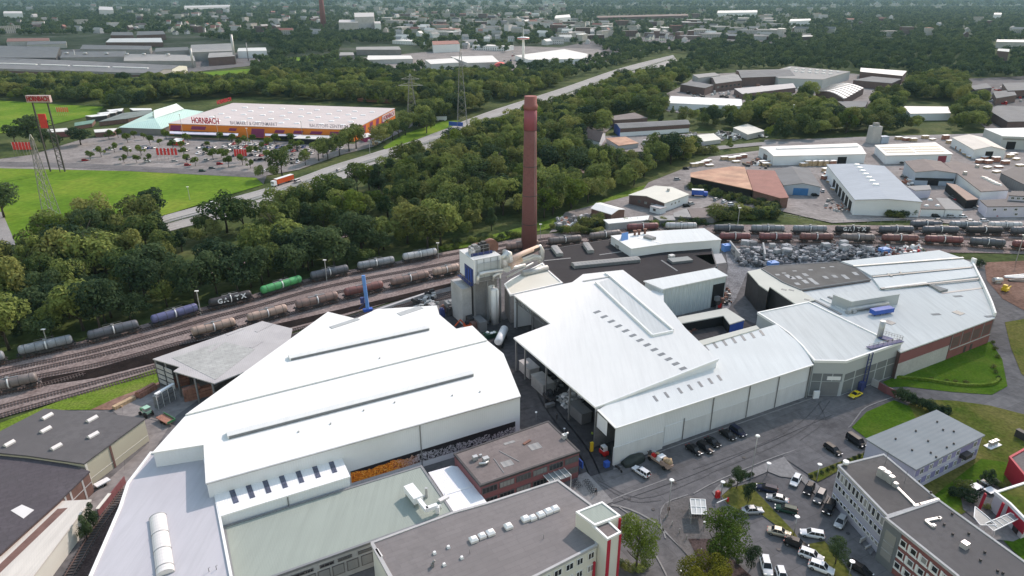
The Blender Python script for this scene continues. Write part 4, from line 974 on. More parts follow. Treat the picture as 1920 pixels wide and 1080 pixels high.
bz=bld('beige_shed','shed with a beige roof stepped along its open side','shed',[(1402,509),(1427,504),(1466,530),(1486,534),(1528,562),(1494,571),(1443,537),(1440,545),(1424,534),(1413,521)],9.2,rmat='beige_roof',wall='steel_dark',over=.1)
for x,y in((1469,542),(1483,543),(1512,561)):roof_strip(bz.root,'roof_hatch',(x-4,y),(x+6,y+2),1.,.08,9.2,'skylight_and_shade_dark')
fz=9.
bh=bld('furnace_hall','furnace hall with a wide black felt roof and long grey monitors','factory hall',[(1010,471),(1080,459),(1147,449),(1250,452),(1332,462),(1344,500),(1210,536),(1090,566),(1058,533),(1027,505),(1018,492)],fz,rmat='felt_black',wall='brick_dark',par=.1,pmat='felt_dark')
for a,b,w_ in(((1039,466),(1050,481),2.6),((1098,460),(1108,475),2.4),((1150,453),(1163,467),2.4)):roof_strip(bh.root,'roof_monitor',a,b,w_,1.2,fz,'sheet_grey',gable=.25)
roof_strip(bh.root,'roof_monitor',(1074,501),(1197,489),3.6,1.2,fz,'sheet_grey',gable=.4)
roof_strip(bh.root,'roof_monitor',(1256,492),(1294,488),4.,.9,fz,'skylight_and_shade_dark')
mb=MB();p=P(1259,483,fz);mb.box(p,(2.,1.6,1.1),wr);part(mb,'roof_vent','skylight',bh.root)
for a,b in(((1020,489),(1070,484)),((1124,478),(1166,472)),((1240,488),(1270,508))):roof_strip(bh.root,'roof_flashing',a,b,.6,.08,fz,'sheet_grey')
slab(bh.root,'pale_roof',[(1303,479),(1353,475),(1362,492),(1335,496)],fz,.3,'asbestos')
for i,(pxs,z_,l)in enumerate((([(1028,508),(1017,494),(958,525),(946,534),(957,553),(1054,531)],10.2,'low hall with a pale roof and a round topped monitor under the big pipes'),)):
 q=bld('pipe_hall',l,'factory hall',pxs,z_,rmat='beige_roof',wall='concrete_dark',par=.25,pmat='white_trim')
 A,Bq=P(979,517,z_),P(1026,506,z_);d=Bq-A;mb=MB();mb.tube([A+V((0,0,.7)),Bq+V((0,0,.7))],1.1,14);part(mb,'roof_monitor','galvanised',q.root)
x1=bld('white_box_hall','white box shaped hall rising above the black roof, three chimneys on it','factory hall',[(1146,442),(1230,433),(1320,428),(1352,449),(1300,453),(1247,457),(1184,466)],12.4,rmat='white_roof_b',wall='white_wall')
for x,y in((1190,441),(1198,440),(1209,438)):
 p=P(x,y,12.4);mb=MB();mb.tube([p,p+V((0,0,1.6))],.45,8);mb.box((p.x,p.y,14),(1.4,1.2,.4));part(mb,'chimney','rust_metal',x1.root)
roof_strip(x1.root,'roof_monitor',(1210,445),(1226,450),2.6,.9,12.4,'sheet_grey',gable=.2)
roof_strip(x1.root,'roof_step',(1196,446),(1240,456),.8,.12,12.4,'white_trim')
a,b=P(1166,452,12.4),P(1178,449,12.4);mb=MB();mb.face([a,b,b+V((0,1.5,2.6)),a+V((0,1.5,2.6))]);mb.face([a,a+V((0,1.5,2.6)),a+V((0,3,0))]);mb.face([b,b+V((0,3,0)),b+V((0,1.5,2.6))]);mb.face([a+V((0,3,0)),a+V((0,1.5,2.6)),b+V((0,1.5,2.6)),b+V((0,3,0))]);part(mb,'blue_hood','blue_light',x1.root)
x2=bld('ribbed_bay','tall white bay with a ribbed wall and an open right end','factory hall',[(1210,527),(1340,503),(1362,516),(1243,541)],11.2,rmat='white_roof_b',wall='ribbed_wall',over=.4)
A,Bq=P(1243,541,11.2),P(1362,516,11.2)
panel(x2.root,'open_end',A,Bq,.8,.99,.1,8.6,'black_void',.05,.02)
for k,(u,z_,m)in enumerate(((.85,5,'steel_grey'),(.9,2.4,'red_bright'),(.93,4,'rust_metal'),(.87,3.4,'steel_dark'))):
 p=A.lerp(Bq,u)-BD*1.2;mb=MB();mb.box((p.x,p.y,z_-2),(1.6,1.2,1.5),.4+k);mb.box((p.x+.2,p.y,0),(.5,.5,z_-1.9));solo(mb,'machine',m,('grey upright machine','red machine','rust brown machine','dark machine block')[k]+' in the open end of the ribbed white bay','machine')
st=bld('step_block','small white block between the canopy hall and the ribbed bay','low building',[(1221,545),(1243,546),(1244,566),(1226,566)],9.6,rmat='white_roof_b')
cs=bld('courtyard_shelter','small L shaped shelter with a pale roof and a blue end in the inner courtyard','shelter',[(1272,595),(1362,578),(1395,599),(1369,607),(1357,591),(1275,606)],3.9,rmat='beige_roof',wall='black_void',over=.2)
a,b=P(1369,607,3.9),P(1395,599,3.9);panel(cs.root,'blue_end',a,b,0,1,0,3.5,'blue_paint',.06,.03)
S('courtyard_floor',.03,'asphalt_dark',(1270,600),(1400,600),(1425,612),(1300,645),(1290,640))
for i,(x,y)in enumerate(((1300,620),(1314,616),(1328,613),(1343,609),(1357,605),(1290,627),(1284,634))):
 p=P(x,y);mb=MB();mb.box(p,(2.4,1.4,.5),wr);mb.box((p.x,p.y,.55),(2.0,1.2,.5),wr+.2);solo(mb,'scrap_bin','rust_metal','open rust brown scrap bin standing in the inner courtyard','scrap bin','scrap bins in the inner courtyard')
fo=thing('furnace_house','furnace house clad in white and blue with big bent pipes','furnace house',P(900,600,0))
K=P(886,612,0);HT=hat_z=None
def hat(b,py):
 v=(py-540)/FPX;return HC+b.y*(-ST-v*CT)/(CT-v*ST)
zt=hat(K,490);zm=hat(K,532)
wA,wB=9.6,10.5
K=V((*P(887,489,zt).xy,0));c4=[K,K+AD*wA,K+AD*wA+BD*wB,K+BD*wB]
mb=MB();mb.prism([(*p.xy,0)for p in c4],zm,zt);part(mb,'upper_casing','white_wall',fo)
mb=MB();mb.prism(offset([V((*p.xy,0))for p in c4],.1),zt,zt+.25);part(mb,'roof','white_roof_c',fo)
mb=MB();mb.prism([(*p.xy,0)for p in offset([V((*p.xy,0))for p in c4],-.8)],0,zm);part(mb,'lower_casing','concrete_dark',fo)
mb=MB();q=K-AD*.12;mb.prism([(*p.xy,0)for p in(q,q+AD*.1,q+AD*.1+BD*(wB*.62),q+BD*(wB*.62))],zm-.5,zm+4.6);part(mb,'blue_side','blue_dark',fo)
q=K-AD*1.2-BD*.4;mb=MB();mb.prism([(*p.xy,0)for p in(q,q+AD*1.3,q+AD*1.3+BD*wB,q+BD*wB)],zm-.75,zm-.55);part(mb,'walkway','blue_dark',fo)
mb=MB()
for k in range(7):p=q+BD*(wB*k/6);mb.beam(W(p,zm-.5),W(p,zm+.6),.06)
mb.beam(W(q,zm+.6),W(q+BD*wB,zm+.6),.07);part(mb,'railing','steel_grey',fo)
for k in range(3):q=K-AD*.2+BD*(1+k*1.9);panel(fo,'blue_frame',q+BD*.4,q,0,1,zm,zm+4.4-.5*k,'blue_paint',.12,.04)
mb=MB();q=K-AD*3.2+BD*2;mb.prism([(*p.xy,0)for p in(q,q+AD*3.3,q+AD*3.3+BD*9,q+BD*9)],0,zm-2.2);part(mb,'side_block','concrete',fo)
mb=MB();q=K-BD*.5-AD*.2;
for s in(.2,wA*.5,wA-.2):p=q+AD*s;mb.box((p.x,p.y,0),(.5,.5,zm),wr)
part(mb,'column','steel_grey',fo)
q=K-BD*.15;panel(fo,'casing_band',q,q+AD*wA,.12,1,zm+1.6,zt-1.3,'grey_panel',.1,0)
for u in(.02,.98):panel(fo,'corner_post',q,q+AD*wA,u-.02,u+.02,zm,zt+.1,'white_trim',.2,.1)
mb=MB();p=K+AD*4.5+BD*3;mb.box((p.x,p.y,zt+.25),(7.5,.2,.9),wr);part(mb,'blue_parapet','blue_dark',fo)
for a_,b_,sx,sy,sz,m_ in((3.0,5.2,3.2,2.6,2.4,'steel_grey'),(6.2,5.4,2.6,2.6,2.9,'steel_dark'),(1.6,4,1.5,1.5,1.9,'silver_pipe'),(4.6,7.4,4.4,1.2,1.9,'rust_metal')):
 p=K+AD*a_+BD*b_;mb=MB();mb.box((p.x,p.y,zt+.25),(sx,sy,sz),wr);mb.box((p.x,p.y,zt+.25+sz),(sx*.5,sy*.6,.6),wr);part(mb,'plant_box',m_,fo)
mb=MB();p=K+AD*8.8+BD*5.5+V((0,0,zt+1.6));mb.tube([p-BD*1.0,p+BD*1.0],2.5,22);part(mb,'fan_wheel','rust_metal',fo)
mb=MB()
for a_ in(1,3,5,7):p=K+AD*a_+BD*2.6;mb.beam(W(p,zt+.2),W(p,zt+3.6),.1)
mb.beam(W(K+AD*1+BD*2.6,zt+3.6),W(K+AD*7+BD*2.6,zt+3.6),.1);mb.beam(W(K+AD*1+BD*2.6,zt+2.4),W(K+AD*7+BD*2.6,zt+2.4),.1);part(mb,'scaffold','steel_grey',fo)
T=lambda x,y,z:P(x,y,z)
def pipe(name,pts,r,m,n=14):mb=MB();mb.tube([T(*p)for p in pts],r,n);part(mb,name,m,fo)
pipe('main_duct',[(946,500,zt-4),(946,482,zt+1.2),(948,474,zt+2),(953,476,zt+1.6),(955,490,zt-1)],1.25,'silver_pipe')
pipe('main_duct',[(955,487,zt-.6),(985,473,zt-3),(1008,464,zt-4.4)],.85,'tan_pipe');pipe('main_duct',[(1006,464,zt-4.4),(1012,463,zt-4.4),(1016,470,zt-6),(1016,486,zt-9)],.9,'silver_pipe')
pipe('main_duct',[(950,505,zt-4),(975,492,zt-6.5),(1000,482,zt-7.5),(1010,483,zt-8),(1014,490,zt-9.5)],1.05,'galvanised')
pipe('main_duct',[(955,500,zt-3.5),(975,487,zt-5.5)],1.1,'tan_pipe')
def fpipe(pts,r,m):q0=K-BD*1.1;mb=MB();mb.tube([PW(x,y,q0,q0+AD)for x,y in pts],r,12);part(mb,'front_pipe',m,fo)
fpipe([(895,532),(896,518),(900,513.5),(906,512),(930,508),(962,502),(985,497)],.55,'silver_pipe')
fpipe([(924,526),(926,518),(931,514),(941,511)],.5,'silver_pipe')
fpipe([(950,520),(975,506),(1000,493)],.35,'galvanised')
panel(fo,'inspection_panel',K-BD*.2,K-BD*.2+AD*wA,.15,.95,zm+.2,zm+1.4,'steel_grey',.1,0)
for k in range(4):q=K-BD*.12+AD*(1.2+k*2.4);panel(fo,'seam',q,q+AD*.12,0,1,zm,zt,'steel_grey',.12,.02)
mb=MB()
for k in range(6):a,b=P(952+k*10,490-k*4,zt-4),P(962+k*10,486-k*4,zt-4.5);mb.beam(a,b,.2,1.2)
part(mb,'pipe_bridge','steel_dark',fo)
def silo(x,y,ytop,r,lab):
 b=P(x,y);h=hat(b,ytop);o=thing('silo',lab,'silo',b,'white silos at the furnace house')
 mb=MB();mb.tube([b,b+V((0,0,h-.5)),b+V((0,0,h-.15)),b+V((0,0,h))],[r,r,r*.85,r*.35],20);part(mb,'shell','white_paint',o)
 mb=MB();p=b+V((r*.5,-r*.9,0));mb.beam(p,p+V((0,0,h)),.3,.12);part(mb,'ladder','steel_grey',o)
silo(892,595,546,1.25,'short white silo, the left of the three beside the furnace house')
silo(921,600,533,1.3,'tall white silo behind its twin at the furnace house');silo(928,606,541,1.35,'tall white silo standing in front of its twin at the furnace house')
for i,(x,y,sx,sy,h,m_,l)in enumerate(((900,612,2.5,5.5,3.4,'steel_grey','grey container between the white silos and the white hall roof'),(882,606,2.2,4.,3.2,'steel_dark','dark container left of the grey one by the silos'),(888,614,1.8,1.8,2.6,'wood_dark','small brown cabinet in front of the containers by the silos'))):
 p=P(x,y+4);mb=MB();mb.box(p,(sx,sy,h),wr);mb.box((p.x,p.y,h),(sx+.1,sy+.1,.12),wr);solo(mb,'container',m_,l,'container')
p=P(920,632);mb=MB();mb.box(p,(4.,2.,1.5),wr,0,1.1);o=solo(mb,'skip','car_green','green skip full of pale bags by the silos','skip')
for k,(dx,dy)in enumerate(((-1,.2),(.3,-.3),(1.1,.3))):mb=MB();mb.tube([(p.x+dx,p.y+dy,1.2),(p.x+dx,p.y+dy,1.6),(p.x+dx,p.y+dy,1.9)],[.5,.6,.25],8);solo(mb,'waste_bag','white_paint','pale bag lying in the green skip','bag','pale bags in the green skip')
a,b=P(934,642,2.6),P(946,616,2.6);d=(b-a).normalized();tk=thing('tank_trailer','white tank trailer parked between the white halls','tank trailer',P(940,640))
mb=MB();mb.tube([a,a+d*.3,b-d*.3,b],[.8,1.25,1.25,.8],18);part(mb,'tank','white_paint',tk)
mb=MB();mb.beam(W(a,1.1),W(b,1.1),1.6,.4);part(mb,'chassis','steel_dark',tk)
nn_=V((d.y,-d.x,0))
for t in(.15,.28,.8):
 for s in(-1,1):p=a.lerp(b,t)+nn_*s;mb=MB();mb.tube([W(p-nn_*.2,.5),W(p+nn_*.2,.5)],.5,12);part(mb,'wheel','rubber',tk)
ex=thing('excavator','orange excavator with a raised arm beside the brown cabinet','excavator',P(876,617))
p=P(877,620);mb=MB();mb.box((p.x,p.y,.9),(2.4,2,1.3),.4);part(mb,'body','car_orange',ex);mb=MB();mb.box((p.x-.2,p.y+.3,2.2),(1.2,1.1,1.1),.4,0,.85);part(mb,'cab','window_glass',ex)
for s in(-.9,.9):mb=MB();mb.box((p.x,p.y+s,0),(3,.5,.8),.4);part(mb,'crawler','rubber',ex)
mb=MB();mb.beam((p.x-.5,p.y,1.8),(p.x-2.2,p.y-.6,4.2),.35);mb.beam((p.x-2.2,p.y-.6,4.2),(p.x-4.,p.y-1.2,2.2),.3);part(mb,'arm','car_orange',ex)
for i,(x,y,sx,sy,h,m_,l,c)in enumerate(((829,590,1.6,1.6,2.6,'blue_dark','dark blue tank cube at the corner of the white hall','tank'),(831,582,1.4,1.4,2.2,'rust_metal','rusty drum stack behind the dark blue tank','drum stack'),(866,618,2.6,1.2,.9,'galvanised','pale trough beside the orange excavator','trough'),(850,578,6,3.6,3.2,'steel_grey','grey hopper beside the furnace house','hopper'),(846,586,2.6,2.2,2.4,'steel_dark','dark dumper standing under the grey hopper','dumper'))):
 p=P(x,y+4);mb=MB();mb.box((p.x,p.y,.35),(sx,sy,h),wr,0,.85);mb.box((p.x,p.y,0),(sx*.8,sy*.8,.36),wr);mb.box((p.x,p.y,h+.3),(sx*.5,sy*.5,.4),wr);solo(mb,c.replace(' ','_'),m_,l,c)
def heap(name,pxs,n,s0,s1,mats,label,hmax=2.,seed=3,z=0.):
 """a mass of scrap pieces nobody could count"""
 r=random.Random(seed);mb=MB();xs=[p[0]for p in pxs];ys=[p[1]for p in pxs];k=0
 while k<n:
  x,y=r.uniform(min(xs),max(xs)),r.uniform(min(ys),max(ys))
  if not inpoly(x,y,pxs):continue
  p=P(x,y);s=r.uniform(s0,s1);zz=r.uniform(0,hmax)*r.random();mi=r.randrange(len(mats))
  mb.box((p.x,p.y,zz),(s,s*r.uniform(.4,1),s*r.uniform(.2,.9)),r.uniform(0,3),mi,r.uniform(.5,1.))
  if r.random()<.5:a=r.uniform(0,6.3);mb.beam((p.x,p.y,zz),(p.x+math.cos(a)*s*1.6,p.y+math.sin(a)*s*1.6,zz+r.uniform(.1,1)*s),s*.18,s*.5,mi)
  k+=1
 mb_o=mb.mesh(name,mats);o=bpy.data.objects.new(name,mb_o);COL.objects.link(o);return tag(o,label,name.replace('_',' '),None,'stuff')
heap('rubble_heap',[(775,572),(815,552),(812,580),(780,585)],60,.8,2.2,['galvanised','concrete','steel_dark'],'heap of pale rubble beside the tracks behind the white hall',1.6,4)
a,b=P(700,585,.5),P(812,547,.5);mb=MB();mb.beam(a,b,1.0,1.);solo(mb,'concrete_wall','concrete','low pale concrete wall along the tracks behind the white hall','wall',loc=a)
heap('yard_clutter',[(1350,560),(1365,540),(1372,560),(1366,580)],25,.6,1.6,['rust_metal','steel_dark','galvanised'],'clutter of machine parts beside the ribbed white bay',1,9)
heap('scrap_heap',[(1372,473),(1450,468),(1560,465),(1640,470),(1690,476),(1600,490),(1500,492),(1430,502),(1390,500)],1150,.5,1.9,['scrap_grey','scrap_pale','scrap_grey','scrap_ground','scrap_pale','scrap_dark'],'scrap metal heap spread in front of the red tank wagons',2.0,7)
heap('scrap_heap',[(1640,474),(1720,466),(1735,476),(1660,484)],140,.6,2.,['rust_metal','concrete','red_bright','white_paint'],'smaller reddish scrap heap behind the white fan shaped roofs',1.8,8)
S('scrap_yard',.0,'scrap_ground',(1360,470),(1560,462),(1720,464),(1745,478),(1600,500),(1440,515),(1400,512),(1380,560),(1350,600),(1365,500))
rb=random.Random(21)
for i in range(34):
 x,y=rb.uniform(1395,1590),rb.uniform(463,482)
 p=P(x,y);mb=MB();s=rb.uniform(1.6,3.0);mb.box((p.x,p.y,rb.choice((0,0,1.5))),(s*1.3,s,s*.75),rb.uniform(-.4,.6),0,.94);mb.box((p.x,p.y,-.0),(s*1.2,s*.9,.4),.3);solo(mb,'scrap_bale',rb.choice(('scrap_grey','scrap_pale','scrap_pale','concrete')),'pressed bale of scrap metal on the heap in front of the tank wagons','scrap bale','pressed scrap bales on the heap')
for(x0,y0,x1_,y1_,l)in((1368,459,1386,482,'grey dividing wall at the left end of the scrap heap'),(1430,462,1434,484,'short dividing wall in the middle of the scrap heap')):
 a,b=P(x0,y0,1.8),P(x1_,y1_,1.8);mb=MB();mb.beam(a,b,.6,3.6);solo(mb,'dividing_wall','concrete',l,'wall',loc=a)
for x,y,l in((1362,470,'bright blue container beside the white box hall'),(1448,503,'small blue container before the patched dark roof'),(1656,477,'blue container beside the reddish scrap heap')):
 p=P(x,y);mb=MB();mb.box(p,(3.6,2.8,2.6),.3);mb.box((p.x,p.y,2.6),(3.7,2.9,.15),.3);mb.tube([(p.x-.8,p.y,2.7),(p.x-.8,p.y,3.1)],.3,8);solo(mb,'blue_container','blue_light',l,'container')
for x,y,sx,sy,h,m_,l,c in((992,700,3.2,6,3.0,'concrete','pale site cabin with a flat roof beside the canopy','cabin'),(1017,730,3.4,6.5,3.4,'galvanised','grey box container under the edge of the canopy','container'),(1086,782,3.,6.5,3.,'steel_grey','long grey container standing under the canopy edge','container')):
 p=P(x,y);mb=MB();mb.box(p,(sx,sy,h),wr);mb.box((p.x,p.y,h),(sx+.2,sy+.2,.15),wr);solo(mb,c,m_,l,c)
heap('bag_pile',[(1046,745),(1070,738),(1090,755),(1085,770),(1055,765)],130,.6,1.3,['galvanised','white_paint','concrete'],'pile of pale bags and bales under the canopy',2.2,12)
heap('scrap_pile',[(1020,700),(1050,715),(1045,735),(1030,720)],60,.6,1.6,['steel_grey','steel_dark','galvanised'],'pile of dark scrap under the canopy',2.,13)
cb=P(992,470);ch_=thing('brick_chimney','tall red brick chimney rising over the furnace hall','chimney',cb)
def ringz(z):return 3.35-(3.35-2.25)*z/63.3
mb=MB();mb.tube([cb+V((0,0,z))for z in(0,20,45,50.5)],[ringz(z)for z in(0,20,45,50.5)],28);part(mb,'shaft',mat('chimney_brick',(.21,.088,.085),.9,var=.12,vs=.12,dirt=.5,dcol=(.11,.06,.055),ds=.06,fine=.1),ch_)
mb=MB();mb.tube([cb+V((0,0,z))for z in(50.4,58.5)],[2.6,2.5],28);part(mb,'painted_band',mat('chimney_band',(.29,.08,.10),.8,var=.06),ch_)
mb=MB();mb.tube([cb+V((0,0,z))for z in(58.4,60,60.1,63.3)],[2.75,2.75,2.45,2.4],28);part(mb,'chimney_top',mat('chimney_top',(.26,.095,.085),.9,var=.1),ch_)
for z in(12,24,36,50.3,61.5):mb=MB();mb.tube([cb+V((0,0,z)),cb+V((0,0,z+.25))],ringz(z)+.08,28);part(mb,'steel_hoop','steel_dark',ch_)
mb=MB();p=cb+V((2.3,-2.1,0));mb.beam(p,cb+V((1.7,-1.6,62)),.35,.1);part(mb,'ladder','galvanised',ch_)
bj=thing('blue_crane','bright blue upright crane column behind the white melting hall','crane',P(686,580))
b0=P(690,583);h=hat(b0,517);mb=MB();mb.beam(b0,V((b0.x-.6,b0.y+.3,h)),.7,1.1);part(mb,'column','blue_light',bj)
mb=MB();mb.box((b0.x,b0.y,0),(3.2,1.6,.9),wr);part(mb,'base','blue_paint',bj)
mb=MB();mb.beam((b0.x-.8,b0.y,3),(b0.x-3,b0.y,.8),.3);mb.box((b0.x-1.6,b0.y,3),(1.2,1.2,2));part(mb,'brace','blue_dark',bj)
# ==== tank wagons
def wagon_spec(mid=True):
 t=MB();R0=1.42;L0=6.9;z0=2.55
 pr=[(-L0,.5),(-L0+.12,.95),(-L0+.45,1.32),(-L0+.8,R0),(-3.5,R0),(-1.2,R0*1.02),(1.2,R0*1.02),(3.5,R0),(L0-.8,R0),(L0-.45,1.32),(L0-.12,.95),(L0,.5)]
 t.tube([(x,0,z0)for x,_ in pr],[r for _,r in pr],18)
 me_t=t.mesh('tank',['tank_grey'])
 b=MB();b.tube([(-.05,0,z0),(.05,0,z0)],R0+.05,18)
 me_b=b.mesh('hoop',['steel_dark'])
 s=MB();s.tube([(-.16,0,z0),(.16,0,z0)],R0+.1,18);me_s=s.mesh('white_band',['white_paint'])
 d=MB();d.tube([(0,0,z0+R0-.1),(0,0,z0+R0+.35)],.5,12);d.box((0,0,z0+R0+.02),(5.4,.55,.09));d.beam((-2.6,.5,z0+R0+.5),(2.6,.5,z0+R0+.5),.06);me_d=d.mesh('walkway',['steel_grey'])
 f=MB();f.box((0,0,1.0),(14.2,.5,.28));f.box((0,1.05,.98),(13.2,.16,.3));f.box((0,-1.05,.98),(13.2,.16,.3));f.box((-7,0,.95),(.3,2.6,.5));f.box((7,0,.95),(.3,2.6,.5))
 for x in(-7.35,7.35):
  for y in(-.85,.85):f.tube([(x-.2,y,1.05),(x+.2,y,1.05)],.22,8)
 f.box((0,-.9,.45),(3.4,.3,.5));f.box((1.5,.5,.5),(2,.7,.5));f.beam((-.5,-1.5,1.),(-.5,-1.5,3.6),.1);f.beam((.5,-1.5,1.),(.5,-1.5,3.6),.1)
 me_f=f.mesh('underframe',['steel_dark'])
 g=MB()
 for y in(-.98,.98):g.box((0,y,.35),(2.6,.14,.4))
 g.box((0,0,.5),(.5,2,.35))
 me_g=g.mesh('bogie',['steel_dark']);wl=MB();wl.tube([(0,-.75,.46),(0,.75,.46)],.08,6);wl.tube([(0,-.8,.46),(0,-.68,.46)],.46,14);wl.tube([(0,.68,.46),(0,.8,.46)],.46,14);me_w=wl.mesh('wheelset',['rust_metal'])
 ws=[('wheelset',me_w,[],(-.9,0,0)),('wheelset',me_w,[],(.9,0,0))]
 return('tank_wagon',None,[('tank',me_t,[]),*[('hoop',me_b,[],(x,0,0))for x in(-5.2,-2.6,2.6,5.2)],('white_band',me_s,[]),('walkway',me_d,[]),('underframe',me_f,[]),('bogie',me_g,ws,(-4.9,0,0)),('bogie',me_g,ws,(4.9,0,0))])
WS=wagon_spec()
def wagon(a,b,col,label,group,txt=None,z=.32):
 A,Bq=P(*a),P(*b);c=(A+Bq)/2;d=Bq-A
 sx=max(.8,min(1.15,d.length/15.2))
 o=place(WS,(c.x,c.y,z),math.atan2(d.y,d.x),None,{'tank_grey':'tank_'+col},(sx,1,1),label,'tank wagon',group)
 if txt:
  for s,x in txt:
   me=text_mesh(s,2.2,'letter_white',.04,.07);q=bpy.data.objects.new('lettering',me);COL.objects.link(q);q.parent=o
   q.location=(x,-1.36,2.75);q.rotation_euler=(math.radians(80),0,0)
g1='tank wagons of the train beside the wood';g2='rust coloured tank wagons of the lower train';g3='tank wagons of the red row at the right';g4='grey tank wagons of the upper row at the right';g5='tank wagons of the rearmost row at the right'
for a,b,c,l,t in(((-75,702),(14,681),'grey','grey tank wagon cut by the left edge of the picture, beside the wood',None),((33,675),(145,649),'grey','pale grey tank wagon, second of the upper train from the left edge',None),((163,646),(267,620),'grey_dark','dark slate tank wagon between the pale grey and the violet blue ones',None),((282,616),(377,588),'blue','violet blue tank wagon with pale paint patches',None),((390,584),(477,563),'black','black tank wagon with big white letters beside the wood',(('G',-3.6),('A',-1.7),('T',1.9),('X',4.))),((487,560),(570,534),'green','bright green tank wagon',None),((580,531),(657,514),'grey_dark','dark grey tank wagon just right of the bright green one',None),((668,512),(743,498),'grey','blue grey tank wagon, second to the right of the green one',None),((753,495),(822,482),'pale','light grey tank wagon at the right end of the train beside the wood',None)):
 wagon(a,b,c,l,g1,t)
for a,b,c,l in(((358,639),(447,616),'rust_pale','tan rust coloured tank wagon at the left end of the lower train'),((462,612),(543,590),'rust_pale','pale rust tank wagon, second from the left in the lower train'),((552,587),(638,565),'rust','rust brown tank wagon, third from the left in the lower train'),((643,563),(722,545),'rust_red','reddish rust tank wagon right behind the blue crane column'),((730,543),(807,525),'rust','rust brown tank wagon first to the right of the blue crane column'),((815,523),(858,513),'rust_pale','short looking pale rust tank wagon half hidden by the furnace house'),((946,475),(1012,466),'rust','brown tank wagon showing between furnace house and chimney'),((1025,464),(1092,457),'brown_grey','brown grey tank wagon just right of the brick chimney'),((1102,455),(1165,447),'brown_grey','brown grey tank wagon behind the corner of the white box hall')):
 wagon(a,b,c,l,g2)
wagon((-40,748),(80,722),'brown_grey','lone grey brown tank wagon at the left edge on the low track',None)
xs3=[(1345,1408,'red'),(1419,1486,'red'),(1495,1563,'rust_red'),(1572,1640,'brown_grey'),(1648,1722,'rust_red'),(1728,1806,'red'),(1813,1885,'grey_dark'),(1892,1965,'red')]
nm3=['red tank wagon at the left end of the red row','red tank wagon with a white band, second from the left in the red row','dull red tank wagon, third in the red row before the scrap heap','brownish grey tank wagon in the middle of the red row','dull red tank wagon right of the brownish grey one','red tank wagon left of the dark grey one in the red row','dark grey tank wagon standing in the red row','red tank wagon cut by the right edge of the picture']
def yt(T,x):
 for(x0,y0),(x1,y1)in zip(T,T[1:]):
  if x0<=x<=x1:return y0+(y1-y0)*(x-x0)/(x1-x0)
for(a,b,c),l in zip(xs3,nm3):wagon((a,yt(T4,a)),(b,yt(T4,b)),c,l,g3)
xs4=[(1335,1396,'grey_dark'),(1404,1472,'grey'),(1482,1551,'grey'),(1561,1632,'black'),(1643,1713,'grey_dark'),(1724,1798,'grey_dark'),(1806,1880,'black'),(1890,1955,'grey_dark')]
nm4=['dark grey tank wagon at the left end of the upper right row','blue grey tank wagon, second in the upper right row','blue grey tank wagon left of the black lettered one at the right','black tank wagon with white letters in the upper right row','slate tank wagon right of the black lettered one','slate tank wagon, sixth in the upper right row','black tank wagon in the upper right row near the right edge','dark tank wagon of the upper right row cut by the right edge']
for i,((a,b,c),l)in enumerate(zip(xs4,nm4)):wagon((a,yt(T1,a)),(b,yt(T1,b)),c,l,g4,(('G',-3.6),('A',-1.7),('T',1.9),('X',4.))if i==3 else None)
T0=[(1690,430),(1980,434)]
track('railway_track',[(1600,432),(1690,430),(1800,431),(1980,434)],'rearmost railway track at the right, nearest the grassy bank')
for a,b,c,l in((1702,1766,'grey_dark','dark tank wagon at the left end of the rearmost row'),(1775,1840,'grey','grey tank wagon in the rearmost row'),(1848,1916,'pale','pale grey tank wagon in the rearmost row at the right')):wagon((a,yt(T0,a)),(b,yt(T0,b)),c,l,g5)
for a,b,l in(((1172,437),(1236,434),'red tank wagon showing behind the roof of the white box hall'),((1244,434),(1308,434),'pale tank wagon showing behind the roof of the white box hall')):wagon(a,b,'red' if 'red' in l else 'pale',l,g4)
